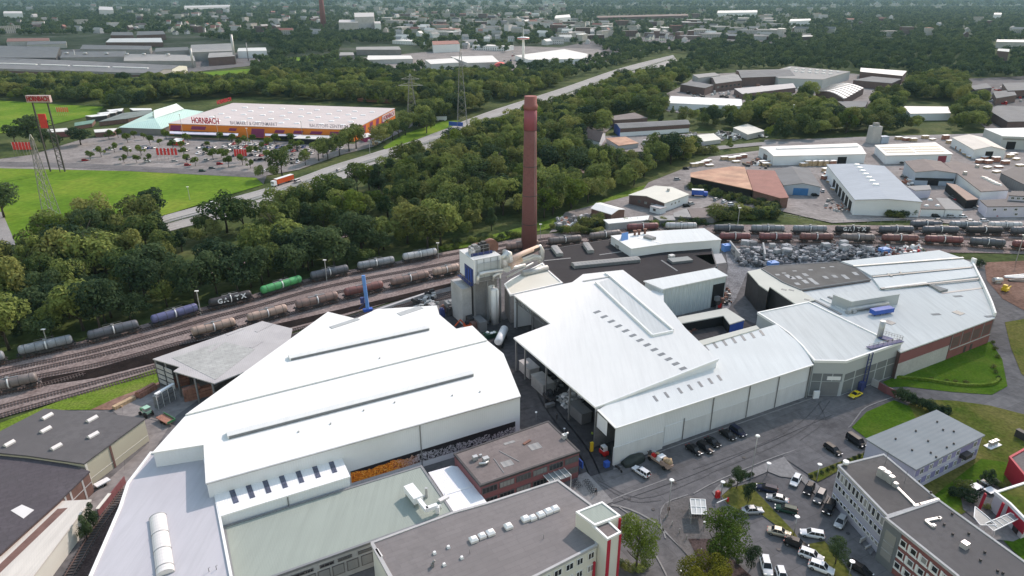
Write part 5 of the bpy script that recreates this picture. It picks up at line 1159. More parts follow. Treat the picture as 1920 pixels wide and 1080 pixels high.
# ==== cars
def car_spec(kind):
 L0,W0={'sedan':(4.6,1.8),'estate':(4.6,1.8),'suv':(4.6,1.88),'hatch':(4.1,1.75),'van':(5.0,1.95),'sports':(4.4,1.85)}[kind]
 h=L0/2;W2=W0/2
 zb={'suv':.98,'van':1.1,'sports':.78}.get(kind,.9);zh={'suv':1.64,'van':1.95,'sports':1.25,'hatch':1.48}.get(kind,1.45)
 hood={'van':zb+.02,'sports':.72}.get(kind,zb-.08)
 st=[(-h,.55,.62,.86),(-h+.12,.35,zb-.12,.95),(-h+.5,.24,zb,1),(-.9,.2,zb,1),(.5,.2,zb,1),(.95,.2,zb-.01,1),(h-.7,.24,hood-.06,.99),(h-.15,.32,hood-.2,.92),(h,.42,.58,.8)]
 m=MB();rings=[]
 for x,z0,z1,t in st:
  w_=W2*t;k=len(m.v);m.v+=[(x,-w_*.92,z0),(x,-w_,z0+.18),(x,-w_,max(z0+.2,z1-.14)),(x,-w_*.86,z1),(x,w_*.86,z1),(x,w_,max(z0+.2,z1-.14)),(x,w_,z0+.18),(x,w_*.92,z0)];rings.append(k)
 def q(*f,s=True,mi=0):m.f.append(f);m.m.append(mi);m.sm.append(s)
 for a,b in zip(rings,rings[1:]):
  for j in range(8):q(a+j,b+j,b+(j+1)%8,a+(j+1)%8)
 q(*[rings[0]+j for j in range(8)],s=False);q(*[rings[-1]+j for j in range(8)][::-1],s=False)
 g={'sedan':(-1.55,-.95,.35,1.05),'estate':(-2.18,-1.95,.3,1.05),'suv':(-2.15,-1.9,.35,1.05),'hatch':(-1.9,-1.6,.3,1.0),'van':(-2.42,-2.3,1.0,1.65),'sports':(-1.4,-.7,.1,.85)}[kind]
 me_b=None
 k=len(m.v);x0,x1,x2,x3=g;wb,wt=W2*.86,W2*.68
 roof=[(x1,-wt,zh),(x2,-wt,zh),(x2,wt,zh),(x1,wt,zh)]
 c=MB();rw=[(x1-.05,-wt*.97,zh-.03),(x2+.05,-wt*.97,zh-.03),(x2+.05,wt*.97,zh-.03),(x1-.05,wt*.97,zh-.03)]
 base=[(x0,-wb,zb-.03),(x3,-wb,zb-.03),(x3,wb,zb-.03),(x0,wb,zb-.03)]
 for i in range(4):j=(i+1)%4;c.face([base[i],base[j],rw[j],rw[i]])
 c.face(rw);me_c=c.mesh('windows',['car_glass'])
 up=[(x,y*.9,zh+.05)for x,y,z in roof]
 for i in range(4):j=(i+1)%4;m.face([roof[i],roof[j],up[j],up[i]],0,False)
 m.face(up,0,False);m.face(roof[::-1],0)
 for s in(-1,1):
  for(xa,xb)in((x0,x1),(x3,x2),(-.35,-.35))+(((-1.3,-1.25),)if kind in('estate','suv','van')else()):
   m.beam((xa,s*(wb+.005),zb-.02),(xb,s*(wt+.01),zh+.02),.1,.07)
 me_b=m.mesh('body',['car_silver'])
 wl=MB();r=.36 if kind in('suv','van')else.32
 wl.tube([(0,-.11,r),(0,.11,r)],r,16);wl.tube([(0,-.13,r),(0,.13,r)],r*.6,10,1);me_w=wl.mesh('wheel',['rubber','rim'])
 hl=MB();hl.box((0,0,0),(.2,.42,.16));me_h=hl.mesh('headlight',['lamp_glass']);tl=MB();tl.box((0,0,0),(.14,.36,.2));me_t=tl.mesh('tail_light',['tail_lamp'])
 kids=[('body',me_b,[]),('windows',me_c,[])]
 for x in(-h+.82,h-.85):
  for y in(-W2+.06,W2-.06):kids.append(('wheel',me_w,[],(x,y,0)))
 for y in(-W2*.6,W2*.6):kids.append(('headlight',me_h,[],(h-.13,y,hood-.32)));kids.append(('tail_light',me_t,[],(-h+.08,y,zb-.3)))
 return('car',None,kids)
CARS={k:car_spec(k)for k in('sedan','estate','suv','hatch','van','sports')}
def car(kind,cx,cy,dx,dy,col,label,group=None,z=.06,cat='car',name='parked_car'):
 a,b=P(cx-dx,cy-dy),P(cx+dx,cy+dy);c=P(cx,cy)
 return place(CARS[kind],(c.x,c.y,z),math.atan2(b.y-a.y,b.x-a.x),None,{'car_silver':'car_'+col},1.,label,cat,group,name)
gp='cars parked along the hall wall';gq='cars in the lower right car park'
for a in(('sedan',1301,847,13,9,'black','black saloon at the left of three black cars along the hall wall'),('estate',1322,843,13,9,'black','black car in the middle of three parked along the hall wall'),('sports',1336,832,13,9,'black','low black coupe at the right of three along the hall wall'),('sedan',1364,819,12,8,'black','black saloon left in the pair farther along the hall wall'),('suv',1383,813,12,8,'darkblue','blue black car right in the pair farther along the hall wall')):car(*a[:6],a[6],gp)
car('estate',1202,888,-14,-9,'white','white estate car parked beside the tarpaulin covered vehicle')
car('sports',1603,743,-13,6,'yellow','bright yellow sports car in front of the grey hall')
for a in(('estate',1437,920,-20,-5,'darkblue','dark blue estate at the head of the left parking row'),('sedan',1457,939,-20,-5,'silver','silver saloon between a dark blue estate and a dark green SUV'),('estate',1473,959,-20,-5,'green','dark green estate below the silver saloon in the car park'),('sedan',1410,961,20,-1,'silver','silver saloon standing in the lane beside the bicycle shelter'),('sedan',1460,1002,20,5,'gold','champagne saloon beside the long grass strip'),('estate',1522,1005,-22,-4,'white','white estate on the right of the long grass strip'),('suv',1492,1024,20,7,'black','black SUV below the champagne saloon'),('suv',1520,1046,19,7,'white','white SUV between the black SUV and a white hatchback'),('suv',1539,1069,19,7,'white','white SUV at the bottom edge beside the small round tree'),('suv',1436,1066,3,12,'white','white car with a roof hatch seen end on at the bottom edge'),('hatch',1465,1084,4,12,'white','white car cut by the bottom edge, right of another white car'),('hatch',1491,905,-7,13,'white','white hatchback at the top of the slanting row by the kerb'),('hatch',1516,921,-7,13,'black','black hatchback second in the slanting row by the kerb'),('suv',1536,936,-7,13,'grey','dark grey SUV third in the slanting row by the kerb'),('suv',1553,956,-7,13,'black','black SUV fourth in the slanting row by the kerb'),('hatch',1575,983,-8,13,'silver','silver hatchback at the lower end of the slanting row'),('estate',1561,847,16,11,'black','black estate on the pale parking bay, the left of two'),('van',1604,832,16,11,'black','black van on the pale parking bay, the right of two'),('estate',1612,1072,15,9,'black','black car at the bottom edge in front of the brick wing')):car(*a[:6],a[6],gq)
t=thing('loaded_truck','small weathered truck loaded with yellow and pale machine parts','truck',P(1238,868));a,b=P(1218,856),P(1256,882);d=(b-a).normalized();n=V((d.y,-d.x,0));rz=math.atan2(d.y,d.x);c=(a+b)/2
mb=MB();mb.box((*(c+d*.2).xy,.7),(6.2,2,.5),rz);mb.box((*(c+d*1.9).xy,1.2),(2.2,2.,.6),rz);part(mb,'body','tank_rust_pale',t)
mb=MB();mb.box((*(c+d*.4).xy,1.2),(1.5,1.9,1.2),rz,0,.85);part(mb,'cab','white_paint',t);mb=MB();mb.box((*(c+d*.4).xy,1.5),(1.53,1.75,.6),rz,0,.9);part(mb,'windows','window_glass',t)
for s in(-2.2,2.2):
 for q in(-1,1):p=c+d*s+n*q;mb=MB();mb.tube([(p-n*.18).to_tuple()[:2]+(.5,),(p+n*.18).to_tuple()[:2]+(.5,)],.5,14);part(mb,'wheel','rubber',t)
mb=MB();p=c+d*2.;mb.tube([(*p.xy,1.8),(*(p+d*.8).xy,2.4),(*(p+d*1.2).xy,1.8)],[.7,.8,.5],8);mb.box((*(p-d*.4).xy,1.8),(.9,1.,.6),rz+.5);solo(mb,'engine_part','timber','yellowish machine part lying on the front of the loaded truck','machine part')
for i,(s,q,m_)in enumerate(((-1.6,.3,'red_bright'),(-2.2,-.4,'galvanised'),(-2.8,.4,'steel_dark'),(-1.2,-.6,'timber'))):
 p=c+d*s+n*q;mb=MB();mb.box((*p.xy,1.2),(1.1,.7,.7),rz+i,0,.8);mb.beam((*p.xy,1.6),(*(p+n*.9).xy,2.2),.18);solo(mb,'machine_part',m_,('red','pale grey','dark','tan')[i]+' machine part lying in the bed of the loaded truck','machine part')
p=P(1186,868);mb=MB();r=random.Random(2);a,b=P(1168,874),P(1205,860);rings=[]
for i in range(9):
 tt=i/8;q=a.lerp(b,tt);w_=1.25*(.6+.4*math.sin(math.pi*min(1,max(0,tt*.9+.05))));hh=(1.2+.9*tt)*(.75+.25*math.sin(math.pi*tt))+r.uniform(-.12,.12);dd=(b-a).normalized();nn2=V((dd.y,-dd.x,0));k=len(mb.v)
 for s,z_ in((-1.1,0),(-1,.5),(-.85,.85),(-.3,1.02),(.3,.98),(.8,.86),(1.,.5),(1.12,0)):u=q+nn2*s*w_;mb.v.append((u.x+r.uniform(-.06,.06),u.y+r.uniform(-.06,.06),z_*hh))
 rings.append(k)
for a_,b_ in zip(rings,rings[1:]):
 for j in range(7):mb.f.append((a_+j,b_+j,b_+j+1,a_+j+1));mb.m.append(0);mb.sm.append(True)
mb.f.append(tuple(rings[0]+j for j in range(8)));mb.m.append(0);mb.sm.append(False);mb.f.append(tuple(rings[-1]+j for j in range(8))[::-1]);mb.m.append(0);mb.sm.append(False)
solo(mb,'covered_vehicle','tarp','vehicle under a dark green tarpaulin beside the hall wall','covered vehicle',loc=p)
t=thing('motorbike','dark motorbike standing left of the tarpaulin covered vehicle','motorbike',P(1160,882));a,b=P(1155,877),P(1165,886);d=(b-a).normalized();n=V((d.y,-d.x,0))
for q in(a,b):mb=MB();mb.tube([(*(q-n*.07).xy,.32),(*(q+n*.07).xy,.32)],.32,12);part(mb,'wheel','rubber',t)
mb=MB();c=(a+b)/2;mb.box((*c.xy,.35),(.8,.3,.5),math.atan2(d.y,d.x));mb.box((*(c-d*.2).xy,.8),(.8,.26,.14),math.atan2(d.y,d.x));part(mb,'frame','steel_dark',t)
mb=MB();mb.beam((*(a).xy,.35),(*(a+d*.3).xy,1.1),.08);mb.beam((*(a+d*.3-n*.35).xy,1.1),(*(a+d*.3+n*.35).xy,1.1),.06);part(mb,'handlebar','steel_grey',t)
t=thing('forklift','red forklift with a white cab at the open end of the storage hall','forklift',P(1132,853));c=P(1132,852)
mb=MB();mb.box((c.x,c.y,.3),(1.3,2.2,.9),wr);part(mb,'body','red_bright',t);mb=MB();mb.box((c.x,c.y+.2,1.2),(1.2,1.4,1.1),wr,0,.9);part(mb,'cab','white_paint',t);mb=MB();mb.box((c.x,c.y+.2,1.4),(1.25,1.1,.6),wr);part(mb,'windows','window_glass',t)
for s in(-.6,.6):
 mb=MB();mb.beam((c.x+s*.6,c.y+1.3,0),(c.x+s*.6,c.y+1.3,2.6),.12);part(mb,'mast','steel_dark',t)
 for q in(-.7,.7):mb=MB();mb.tube([(c.x+s-.1,c.y+q,.3),(c.x+s+.1,c.y+q,.3)],.3,10);part(mb,'wheel','rubber',t)
p=P(1137,875);mb=MB();mb.box(p,(1.1,.9,1.3),wr,0,1.08);mb.box((p.x,p.y,1.3),(1.2,1.,.12),wr);solo(mb,'waste_bin','blue_paint','blue waste bin at the left corner of the storage hall','waste bin')
p=P(1109,846);mb=MB();mb.box(p,(.7,.5,2.2),wr);mb.box((p.x,p.y,2.2),(.75,.55,.3),wr);solo(mb,'yellow_post','yellow_paint','yellow guard post at the entrance under the canopy','post')
t=thing('wheel_loader','dark wheel loader under the canopy edge','wheel loader',P(1030,752));c=P(1030,752)
mb=MB();mb.box((c.x,c.y,.8),(1.9,4,1.),wr);part(mb,'body','steel_dark',t);mb=MB();mb.box((c.x,c.y,1.8),(1.5,1.5,1.5),wr,0,.9);part(mb,'cab','window_glass',t)
for s in(-1,1):
 for q in(-1.3,1.3):mb=MB();mb.tube([(c.x+s-.25,c.y+q,.7),(c.x+s+.25,c.y+q,.7)],.7,12);part(mb,'wheel','rubber',t)
mb=MB();mb.box((c.x,c.y-3,.3),(2.6,1,.9),wr);part(mb,'bucket','steel_grey',t)
t=thing('tractor','green tractor with a trailer behind it in the left yard','tractor',P(276,780));c=P(276,779);d=(P(268,772)-P(300,790)).normalized();n=V((d.y,-d.x,0));rz=math.atan2(d.y,d.x)
mb=MB();mb.box((*(c+d*1.2).xy,.9),(2,.9,.8),rz);part(mb,'bonnet',mat('tractor_green',(.06,.22,.1),.5),t);mb=MB();mb.box((*(c-d*.4).xy,1.),(1.7,1.6,.7),rz);mb.box((*(c-d*.4).xy,2.55),(1.7,1.5,.15),rz);part(mb,'roof',mat('tractor_roof',(.3,.5,.38),.5),t);mb=MB();mb.box((*(c-d*.4).xy,1.7),(1.5,1.4,.85),rz);part(mb,'cab','window_glass',t)
for s,r_ in((1.6,.5),(-.9,.8)):
 for q in(-.85,.85):p=c+d*s+n*q;mb=MB();mb.tube([(*(p-n*.2).xy,r_),(*(p+n*.2).xy,r_)],r_,14);part(mb,'wheel','rubber',t)
t=thing('farm_trailer','green sided flat trailer with planks hitched behind the tractor','trailer',P(310,790));c2=P(312,792)
mb=MB();mb.box((*c2.xy,.9),(5.2,2.2,.25),rz);part(mb,'bed','timber_red',t);mb=MB();mb.box((*(c2+n*1.1).xy,1.),(5.2,.1,.6),rz);mb.box((*(c2-d*2.6).xy,1.),(.1,2.2,.6),rz);part(mb,'side_board','tractor_green',t)
mb=MB();mb.beam((*(c2+d*2.6).xy,.8),(*(c-d*1.2).xy,.7),.12);part(mb,'drawbar','steel_dark',t)
for q in(-.9,.9):
 for s in(-.6,.6):p=c2+n*q+d*s;mb=MB();mb.tube([(*(p-n*.15).xy,.4),(*(p+n*.15).xy,.4)],.4,10);part(mb,'wheel','rubber',t)
def mway(x,y,kind,col,label,away=True,z=.15):
 p,q=P(x,y),P(x+40,y-14 if x<900 else y-13)
 d=q-p if away else p-q
 place(CARS[kind],(p.x,p.y,z),math.atan2(d.y,d.x),None,{'car_silver':'car_'+col},1.,label,'car','vehicles on the motorway','moving_car')
for a in((402,384,'van','white','white van on the motorway at its left visible end'),(558,342,'van','silver','silver van following the orange lorry on the motorway'),(636,321,'estate','silver','silver estate on the near motorway lane behind the lorry'),(783,281,'sedan','white','white saloon on the motorway beside the big trees'),(412+687,162,'hatch','white','small white car far up the motorway'),(1040,192,'van','white','white van on the far bend of the motorway'),(452,383,'estate','black','dark car on the lower carriageway among the tree tops')):mway(*a)
t=thing('lorry','articulated lorry with an orange side and white roof on the motorway','lorry',P(525,345));a,b=P(503,352),P(556,335);d=(b-a).normalized();n=V((d.y,-d.x,0));rz=math.atan2(d.y,d.x);c=P(530,345)
mb=MB();mb.box((*(c+d*1.5).xy,1.1),(13.4,2.5,2.75),rz);part(mb,'trailer_body','car_orange',t);mb=MB();mb.box((*(c+d*1.5).xy,3.87),(13.5,2.55,.12),rz);part(mb,'trailer_roof','white_paint',t)
mb=MB();mb.box((*(c-d*6.6).xy,.8),(2.2,2.4,2.6),rz);part(mb,'cab','white_paint',t);mb=MB();mb.box((*(c-d*7.65).xy,2.),(.2,2.1,.9),rz);part(mb,'windscreen','window_glass',t)
for s in(-6.8,-4.2,4,5.3,6.6):
 for q in(-1,1):p=c+d*s+n*q*1.05;mb=MB();mb.tube([(*(p-n*.15).xy,.5),(*(p+n*.15).xy,.5)],.5,12);part(mb,'wheel','rubber',t)
def small_car(col):
 m=MB();sp=CARS['hatch']
 for nm,me,*_ in sp[2][:2]:
  k=len(m.v);m.v+=[tuple(v.co)for v in me.vertices]
  for f in me.polygons:m.f.append(tuple(k+i for i in f.vertices));m.m.append(0 if nm=='body' else 1);m.sm.append(False)
 for x in(-1.2,1.2):m.box((x,0,0),(.6,1.72,.6),0,2)
 return m.mesh('small_car',['car_'+col,'car_glass','rubber'])
SCM={c:small_car(c)for c in('black','white','silver','grey','blue','red','darkblue','green')}
def scar(x,y,ang,col,label,group):
 p=P(x,y);o=bpy.data.objects.new('parked_car',SCM[col]);COL.objects.link(o);o.location=(p.x,p.y,.1);o.rotation_euler=(0,0,ang);tag(o,label,'car',group);return o
rc=random.Random(5);rows=[((372,278),(560,276)),((392,286),(580,284)),((440,294),(560,293)),((360,290),(395,288)),((420,272),(500,272)),((480,301),(560,300)),((300,283),(350,284)),((180,283),(290,279)),((330,271),(392,274)),((450,280),(600,277)),((505,308),(560,306)),((420,282),(450,283)),((355,300),(400,302)),((585,290),(640,280))]
cn=dict(black='black',white='white',silver='silver',grey='grey',blue='blue',red='red',darkblue='dark blue',green='dark green')
for(x0,y0),(x1,y1)in rows:
 n=int((x1-x0)/9.5)
 for i in range(n+1):
  if rc.random()<(.14 if x0>350 else.5):continue
  c=rc.choice(('black','black','silver','white','grey','silver','blue','white','darkblue','red'))
  scar(x0+(x1-x0)*i/max(1,n)+rc.uniform(-1,1),y0+(y1-y0)*i/max(1,n)+rc.uniform(-.7,.7),1.25+rc.choice((0,math.pi))+rc.uniform(-.05,.05),c,cn[c]+" car among the rows in the orange store's car park","cars in the orange store's car park")
for x,y,c,a_,l in((380,322,'green',.1,'dark green car on the access road below the store car park'),(328,304,'silver',.3,'silver car near the red flags in the store car park'),(352,311,'red',.4,'red car by the kerb of the access road'),(412,309,'red',.6,'red car between two round trees by the access road'),(398,317,'grey',.2,'grey car beside the dark green one on the access road'),(512,321,'black',-.3,'black car at the bottom right of the store car park'),(498,322,'white',1.,'white car beside the black one at the bottom of the store car park'),(277,304,'white',.1,'white car at the left of the lower parking bays'),(160,302,'red',.3,'red and white car at the car park entrance'),(575,284,'white',.1,'white van like car near the right trees of the car park')):scar(x,y,a_,c,l,None)
for x,y,a_,c,l in((1287,388,.3,'black','black car beside the white annex of the small warehouse'),(1296,384,.5,'silver','silver car beside the small grey roofed warehouse'),(1342,376,.9,'silver','silver car, left of three near the blue lorry'),(1357,380,.9,'white','white van like car, middle of three near the blue lorry'),(1371,385,.5,'white','white car, right of three near the blue lorry'),(1286,318,.1,'black','dark car in the striped car park by the hedge'),(1270,338,.1,'silver','silver car in the striped car park by the hedge'),(1542,360,1.3,'white','white car beside the grey house with the blue gate'),(1528,368,.1,'black','black car before the blue gate')):scar(x,y,a_,c,l,None)
for i in range(16):
 x=1785+i*5.2+rc.uniform(-1,1);y=372+i*2.2+rc.uniform(-1,1);c=rc.choice(('black','grey','darkblue','silver','grey','red'));scar(x,y,1.9,c,cn[c]+' car in the shaded yard beside the white offices','cars in the shaded yard at the right')
for i,(x,y,c)in enumerate(((1754,407,'black'),(1783,408,'silver'),(1805,408,'white'),(1760,416,'grey'),(1820,417,'white'),(1845,416,'white'))):scar(x,y,.1,c,cn[c]+' car in the row before the low white sheds by the rails','cars by the low white sheds')
t=thing('box_lorry','blue box lorry with a white roof in the small warehouse yard','lorry',P(1310,368));c=P(1310,368);mb=MB();mb.box((c.x-.8,c.y,1),(6,2.5,2.6),-.2);part(mb,'box_body','blue_paint',t);mb=MB();mb.box((c.x-.8,c.y,3.6),(6.1,2.6,.15),-.2);part(mb,'roof','white_paint',t);mb=MB();mb.box((c.x+3.3,c.y-.8,.6),(2,2.3,2.1),-.2);part(mb,'cab','blue_paint',t)
for s in(-3,2.8):
 for q in(-1.1,1.1):mb=MB();mb.tube([(c.x+s,c.y+q-.2-s*.2,.5),(c.x+s,c.y+q+.2-s*.2,.5)],.5,10);part(mb,'wheel','rubber',t)
def person(x,y,top,legs,label,rz=0.,step=.18,arms=((-.28,.0,0),(.28,.0,0)),hair='hair_dark'):
 p=P(x,y);o=thing('person',label,'person',p)
 def skin_obj(name,pts,edges,rad,m):
  me=bpy.data.meshes.new(name);me.from_pydata([(a*math.cos(rz)-b*math.sin(rz),a*math.sin(rz)+b*math.cos(rz),c)for a,b,c in pts],edges,[]);ob=bpy.data.objects.new(name,me);COL.objects.link(ob)
  md=ob.modifiers.new('s','SKIN');ob.modifiers.new('u','SUBSURF').levels=1
  for i,r in enumerate(rad):me.skin_vertices[0].data[i].radius=(r,r)
  me.skin_vertices[0].data[0].use_root=True
  dg=bpy.context.evaluated_depsgraph_get();m2=bpy.data.meshes.new_from_object(ob.evaluated_get(dg));bpy.data.objects.remove(ob)
  m2.materials.clear()
  for mm in(m if isinstance(m,list)else[m]):m2.materials.append(M(mm))
  for f in m2.polygons:f.use_smooth=True
  q=bpy.data.objects.new(name,m2);COL.objects.link(q);q.parent=o;return q,m2
 pts=[(0,0,.95),(0,0,1.2),(0,0,1.45),(0,.02,1.56),(0,.04,1.68),(-.2,0,1.42),(-.26,arms[0][1]*.5,1.15),(-.27,arms[0][1]+.08,.9),(.2,0,1.42),(.26,arms[1][1]*.5,1.15),(.27,arms[1][1]+.08,.9),(-.1,0,.9),(-.11,step,.5),(-.11,step*.7,.06),(-.11,step*.7+.16,.03),(.1,0,.9),(.11,-step,.5),(.11,-step*1.3,.06),(.11,-step*1.3+.16,.03)]
 ed=[(0,1),(1,2),(2,3),(3,4),(2,5),(5,6),(6,7),(2,8),(8,9),(9,10),(0,11),(11,12),(12,13),(13,14),(0,15),(15,16),(16,17),(17,18)]
 q,me=skin_obj('body',pts,ed,[.15,.14,.16,.06,.11,.07,.05,.04,.07,.05,.04,.1,.07,.05,.04,.1,.07,.05,.04],[top,legs,'skin'])
 for f in me.polygons:
  z=sum(me.vertices[i].co.z for i in f.vertices)/len(f.vertices)
  f.material_index=2 if z>1.52 or(.8<z<.93 and abs(f.center.x)>.2)else(0 if z>.95 else 1)
 mb=MB();mb.tube([(0,.0,1.68),(0,.0,1.78),(0,0,1.82)],[.125,.11,.04],8);me=mb.mesh('hair',hair);h=bpy.data.objects.new('hair',me);COL.objects.link(h);h.parent=o
person(1117,928,'cloth_dark','cloth_dark','person in dark clothes walking across the entrance paving',.6)
person(1110,820,'cloth_hi','steel_dark','person in a yellow green safety jacket under the canopy',2.5,.1)
person(1044,787,'cloth_dark','cloth_dark','person in black standing in the yard beside the maroon office',1.,.05)
# ==== offices and street furniture at the lower right
mo=bld('modular_office','long two storey office with a pale metal roof and lilac window bands','office building',[(1627,823),(1757,770),(1843,815),(1717,878)],6.6,rmat=mat('metal_roof',(.27,.29,.30),.9,spec=.1,var=.1,vs=.08,rib=(wr,1.2,'Y'),ribd=.25,dirt=.4,dcol=(.32,.33,.34),ds=.1),wall='lilac_wall',over=.35)
A,Bq=P(1717,878,6.6),P(1843,815,6.6)
for zc in(4.9,2.1):
 panel(mo.root,'window_band',A,Bq,.02,.98,zc-.8,zc+.8,'lilac_panel',.04,.02)
 winrow(mo.root,A,Bq,.1,.9,7,zc,1.3,1.5,skip=(5,)if zc>3 else())
st_=mo.root;n=V(((Bq-A).y,-(Bq-A).x,0)).normalized();p=A.lerp(Bq,.73)+n*.8;mb=MB();mb.box((p.x,p.y,3.3),(2.6,1.4,.15),math.atan2((Bq-A).y,(Bq-A).x));mb.box((p.x,p.y-.0,3.4),(2.6,1.4,.9),math.atan2((Bq-A).y,(Bq-A).x),0,1.0);part(mb,'balcony','steel_dark',mo.root)
for x,y in((1757,792),(1717,809),(1679,824),(1740,828),(1768,807),(1788,810),(1775,840),(1710,845),(1745,850),(1788,833),(1755,858)):p=P(x,y,6.6);mb=MB();mb.box(p,(.3,.3,.4));part(mb,'roof_vent','steel_dark',mo.root)
mb=MB()
for k in range(5):p=P(1712+k*3,880-k*1.5);mb.beam(p,(p.x,p.y,5.5),.1)
p,q=P(1710,884),P(1733,874);mb.beam((p.x,p.y,2.8),(q.x,q.y,2.8),1.2,.12);mb.beam((p.x,p.y,0),(q.x,q.y,2.8),1.,.15);part(mb,'outside_stair','steel_dark',mo.root)
oz=9.2
ob=bld('old_office','three storey pale office with a dark flat roof and rows of narrow windows','office building',[(1572,873),(1657,852),(1760,938),(1664,968)],oz,rmat=mat('felt_worn',(.10,.092,.09),.9,var=.15,vs=.12,fine=.1,dirt=.5,dcol=(.15,.14,.135),ds=.1),wall='office_lilac',par=.12,pmat='concrete')
A,Bq=P(1572,873,oz),P(1664,968,oz)
for zc,h_ in((7.4,1.9),(4.8,1.3),(2.0,.9)):
 for k in range(6):
  panel(ob.root,'lilac_panel',A,Bq,.03+k*.163,.03+k*.163+.125,zc-h_/2-.1,zc+h_/2+.1,'lilac_panel',.03,.02)
  winrow(ob.root,A,Bq,.055+k*.163,.13+k*.163,2,zc,.95,h_,sash=0)
for x,y,s,h_ in((1651,893,1.5,1.9),(1661,899,1.4,1.8),(1669,905,1.3,1.6),(1678,912,1.1,.8)):
 p=P(x,y,oz);mb=MB();mb.box(p,(s*.8,s*.8,h_),wr);mb.tube([(p.x,p.y,p.z+h_),(p.x,p.y,p.z+h_+.12)],s*.42,14);part(mb,'cooling_unit','galvanised',ob.root)
mb=MB();p=P(1585,872,oz);mb.tube([p,p+V((0,0,.4)),p+V((0,0,1.))],[.2,.55,.6],12);part(mb,'dish','white_paint',ob.root)
for a,b in(((1681,914),(1715,948)),((1722,946),(1764,972)),((1713,950),(1760,937))):roof_strip(ob.root,'cable_duct',a,b,.5,.3,oz+.02,'galvanised')
for x,y,h_ in((1659,872,3.5),(1696,905,3)):p=P(x,y,oz);mb=MB();mb.beam(p,p+V((0,0,h_)),.07);part(mb,'aerial','steel_grey',ob.root)
bw=bld('brick_wing','brick office wing with white framed square windows and a dark felt roof','office building',[(1661,972),(1760,938),(1920,1053),(1990,1110),(1900,1190),(1793,1078)],oz+.5,rmat='felt_dark',wall='brick_red',par=.15,pmat='concrete')
A,Bq=P(1661,972,oz+.5),P(1793,1078,oz+.5);L_=(Bq-A).length
panel(bw.root,'glazed_corner',A,Bq,0,.26,0,oz,'dark_panel',.12,.02);panel(bw.root,'stair_window',A,Bq,.05,.21,1.8,oz-1.4,'window_glass',.06,.14)
for z_ in(3.4,5.2):panel(bw.root,'stair_rail',A,Bq,.05,.21,z_,z_+.25,'galvanised',.05,.2)
for i in range(5):
 for j,zc in enumerate((7.6,5.0,2.4)):
  u=.31+i*.15
  if u>1:continue
  winrow(bw.root,A,Bq,u,u,1,zc,1.25,1.35,sash=0);panel(bw.root,'window_surround',A,Bq,u-1.15/L_,u-.72/L_,zc-1.,zc+.8,'white_trim',.1,.03);panel(bw.root,'window_surround',A,Bq,u-.7/L_,u+.9/L_,zc-1.05,zc-.72,'white_trim',.1,.03)
for a,b in(((1757,972),(1764,975)),((1735,978),(1764,972)),((1735,978),(1750,990))):roof_strip(bw.root,'cable_duct',a,b,.5,.35,oz+.52,'galvanised')
for x,y,s in((1808,1026,1.2),(1750,988,.6)):p=P(x,y,oz+.5);mb=MB();mb.box(p,(s,s,s*.9),wr,0,.9);part(mb,'roof_unit','silver_pipe',bw.root)
for x,y in((1786,1003),(1816,1002),(1846,1037),(1770,985),(1838,1052),(1785,965),(1745,925),(1870,1072),(1880,1076)):p=P(x,y,oz+.5);mb=MB();mb.box(p,(.3,.3,.45));part(mb,'roof_vent','steel_dark',bw.root)
rp=thing('ramp_wall','low concrete ramp wall at the foot of the pale office','wall',P(1625,1020));a,b=P(1612,1018),P(1646,1000);mb=MB();mb.beam(a+V((0,0,.5)),b+V((0,0,.5)),.3,1.);part(mb,'wall','concrete',rp);mb=MB();a2,b2=P(1622,1030),P(1655,1014);mb.beam(a2+V((0,0,.3)),b2+V((0,0,.3)),.3,.6);part(mb,'kerb_wall','concrete',rp)
rb_=bld('red_pavilion','modern red pavilion with a flat roof cut by the right edge','pavilion',[(1893,858),(1925,840),(1990,880),(1940,915)],4.6,rmat='felt_brown',wall='red_paint',par=.25,pmat='red_paint')
wb_=bld('green_roof_pavilion','white and red pavilion with a planted green roof at the right edge','pavilion',[(1866,924),(1925,905),(2000,950),(1925,978),(1893,945)],4.4,rmat='lawn_dry',wall='office_white',par=.3,pmat='white_trim')
A,Bq=P(1893,945,4.4),P(1925,978,4.4);panel(wb_.root,'red_cladding',A,Bq,0,1.05,1.4,4.1,'red_paint',.1,.03);panel(wb_.root,'door',A,Bq,.5,.8,0,1.4,'steel_dark',.05,.03)
gc=thing('glass_canopy','glass canopy on white frames between brick wing and pavilion','canopy',P(1870,990))
for pxs,z_ in(([(1828,950),(1850,968),(1868,985),(1838,985),(1826,970)],3.3),([(1847,982),(1895,962),(1912,972),(1863,996)],3.3)):
 pts=ccw([P(x,y,z_)for x,y in pxs]);mb=MB();mb.prism(pts,z_-.06,z_);part(mb,'glass_pane','clear_glass',gc)
 for i in range(len(pts)):mb=MB();mb.beam(pts[i]+V((0,0,.05)),pts[(i+1)%len(pts)]+V((0,0,.05)),.14,.16);part(mb,'frame_bar','white_trim',gc)
for x,y in((1865,996),(1910,974),(1849,984),(1838,986)):p=P(x,y,3.2);mb=MB();mb.box((p.x,p.y,0),(.12,.12,3.2));part(mb,'post','white_trim',gc)
for t in(.2,.4,.6,.8):a,b=P(1847,982,3.36).lerp(P(1895,962,3.36),t),P(1863,996,3.36).lerp(P(1912,972,3.36),t);mb=MB();mb.beam(a,b,.1);part(mb,'frame_bar','white_trim',gc)
for x,y,yt_,l in((1835,957,930,'red slanting post beside the patio, the left one'),(1868,975,944,'red slanting post in front of the white pavilion')):
 b=P(x,y);mb=MB();mb.beam(b,b+V((.3,0,4.4)),.5,.3);mb.box((b.x,b.y,0),(.7,.5,.2));solo(mb,'red_post','red_paint',l,'post',loc=b)
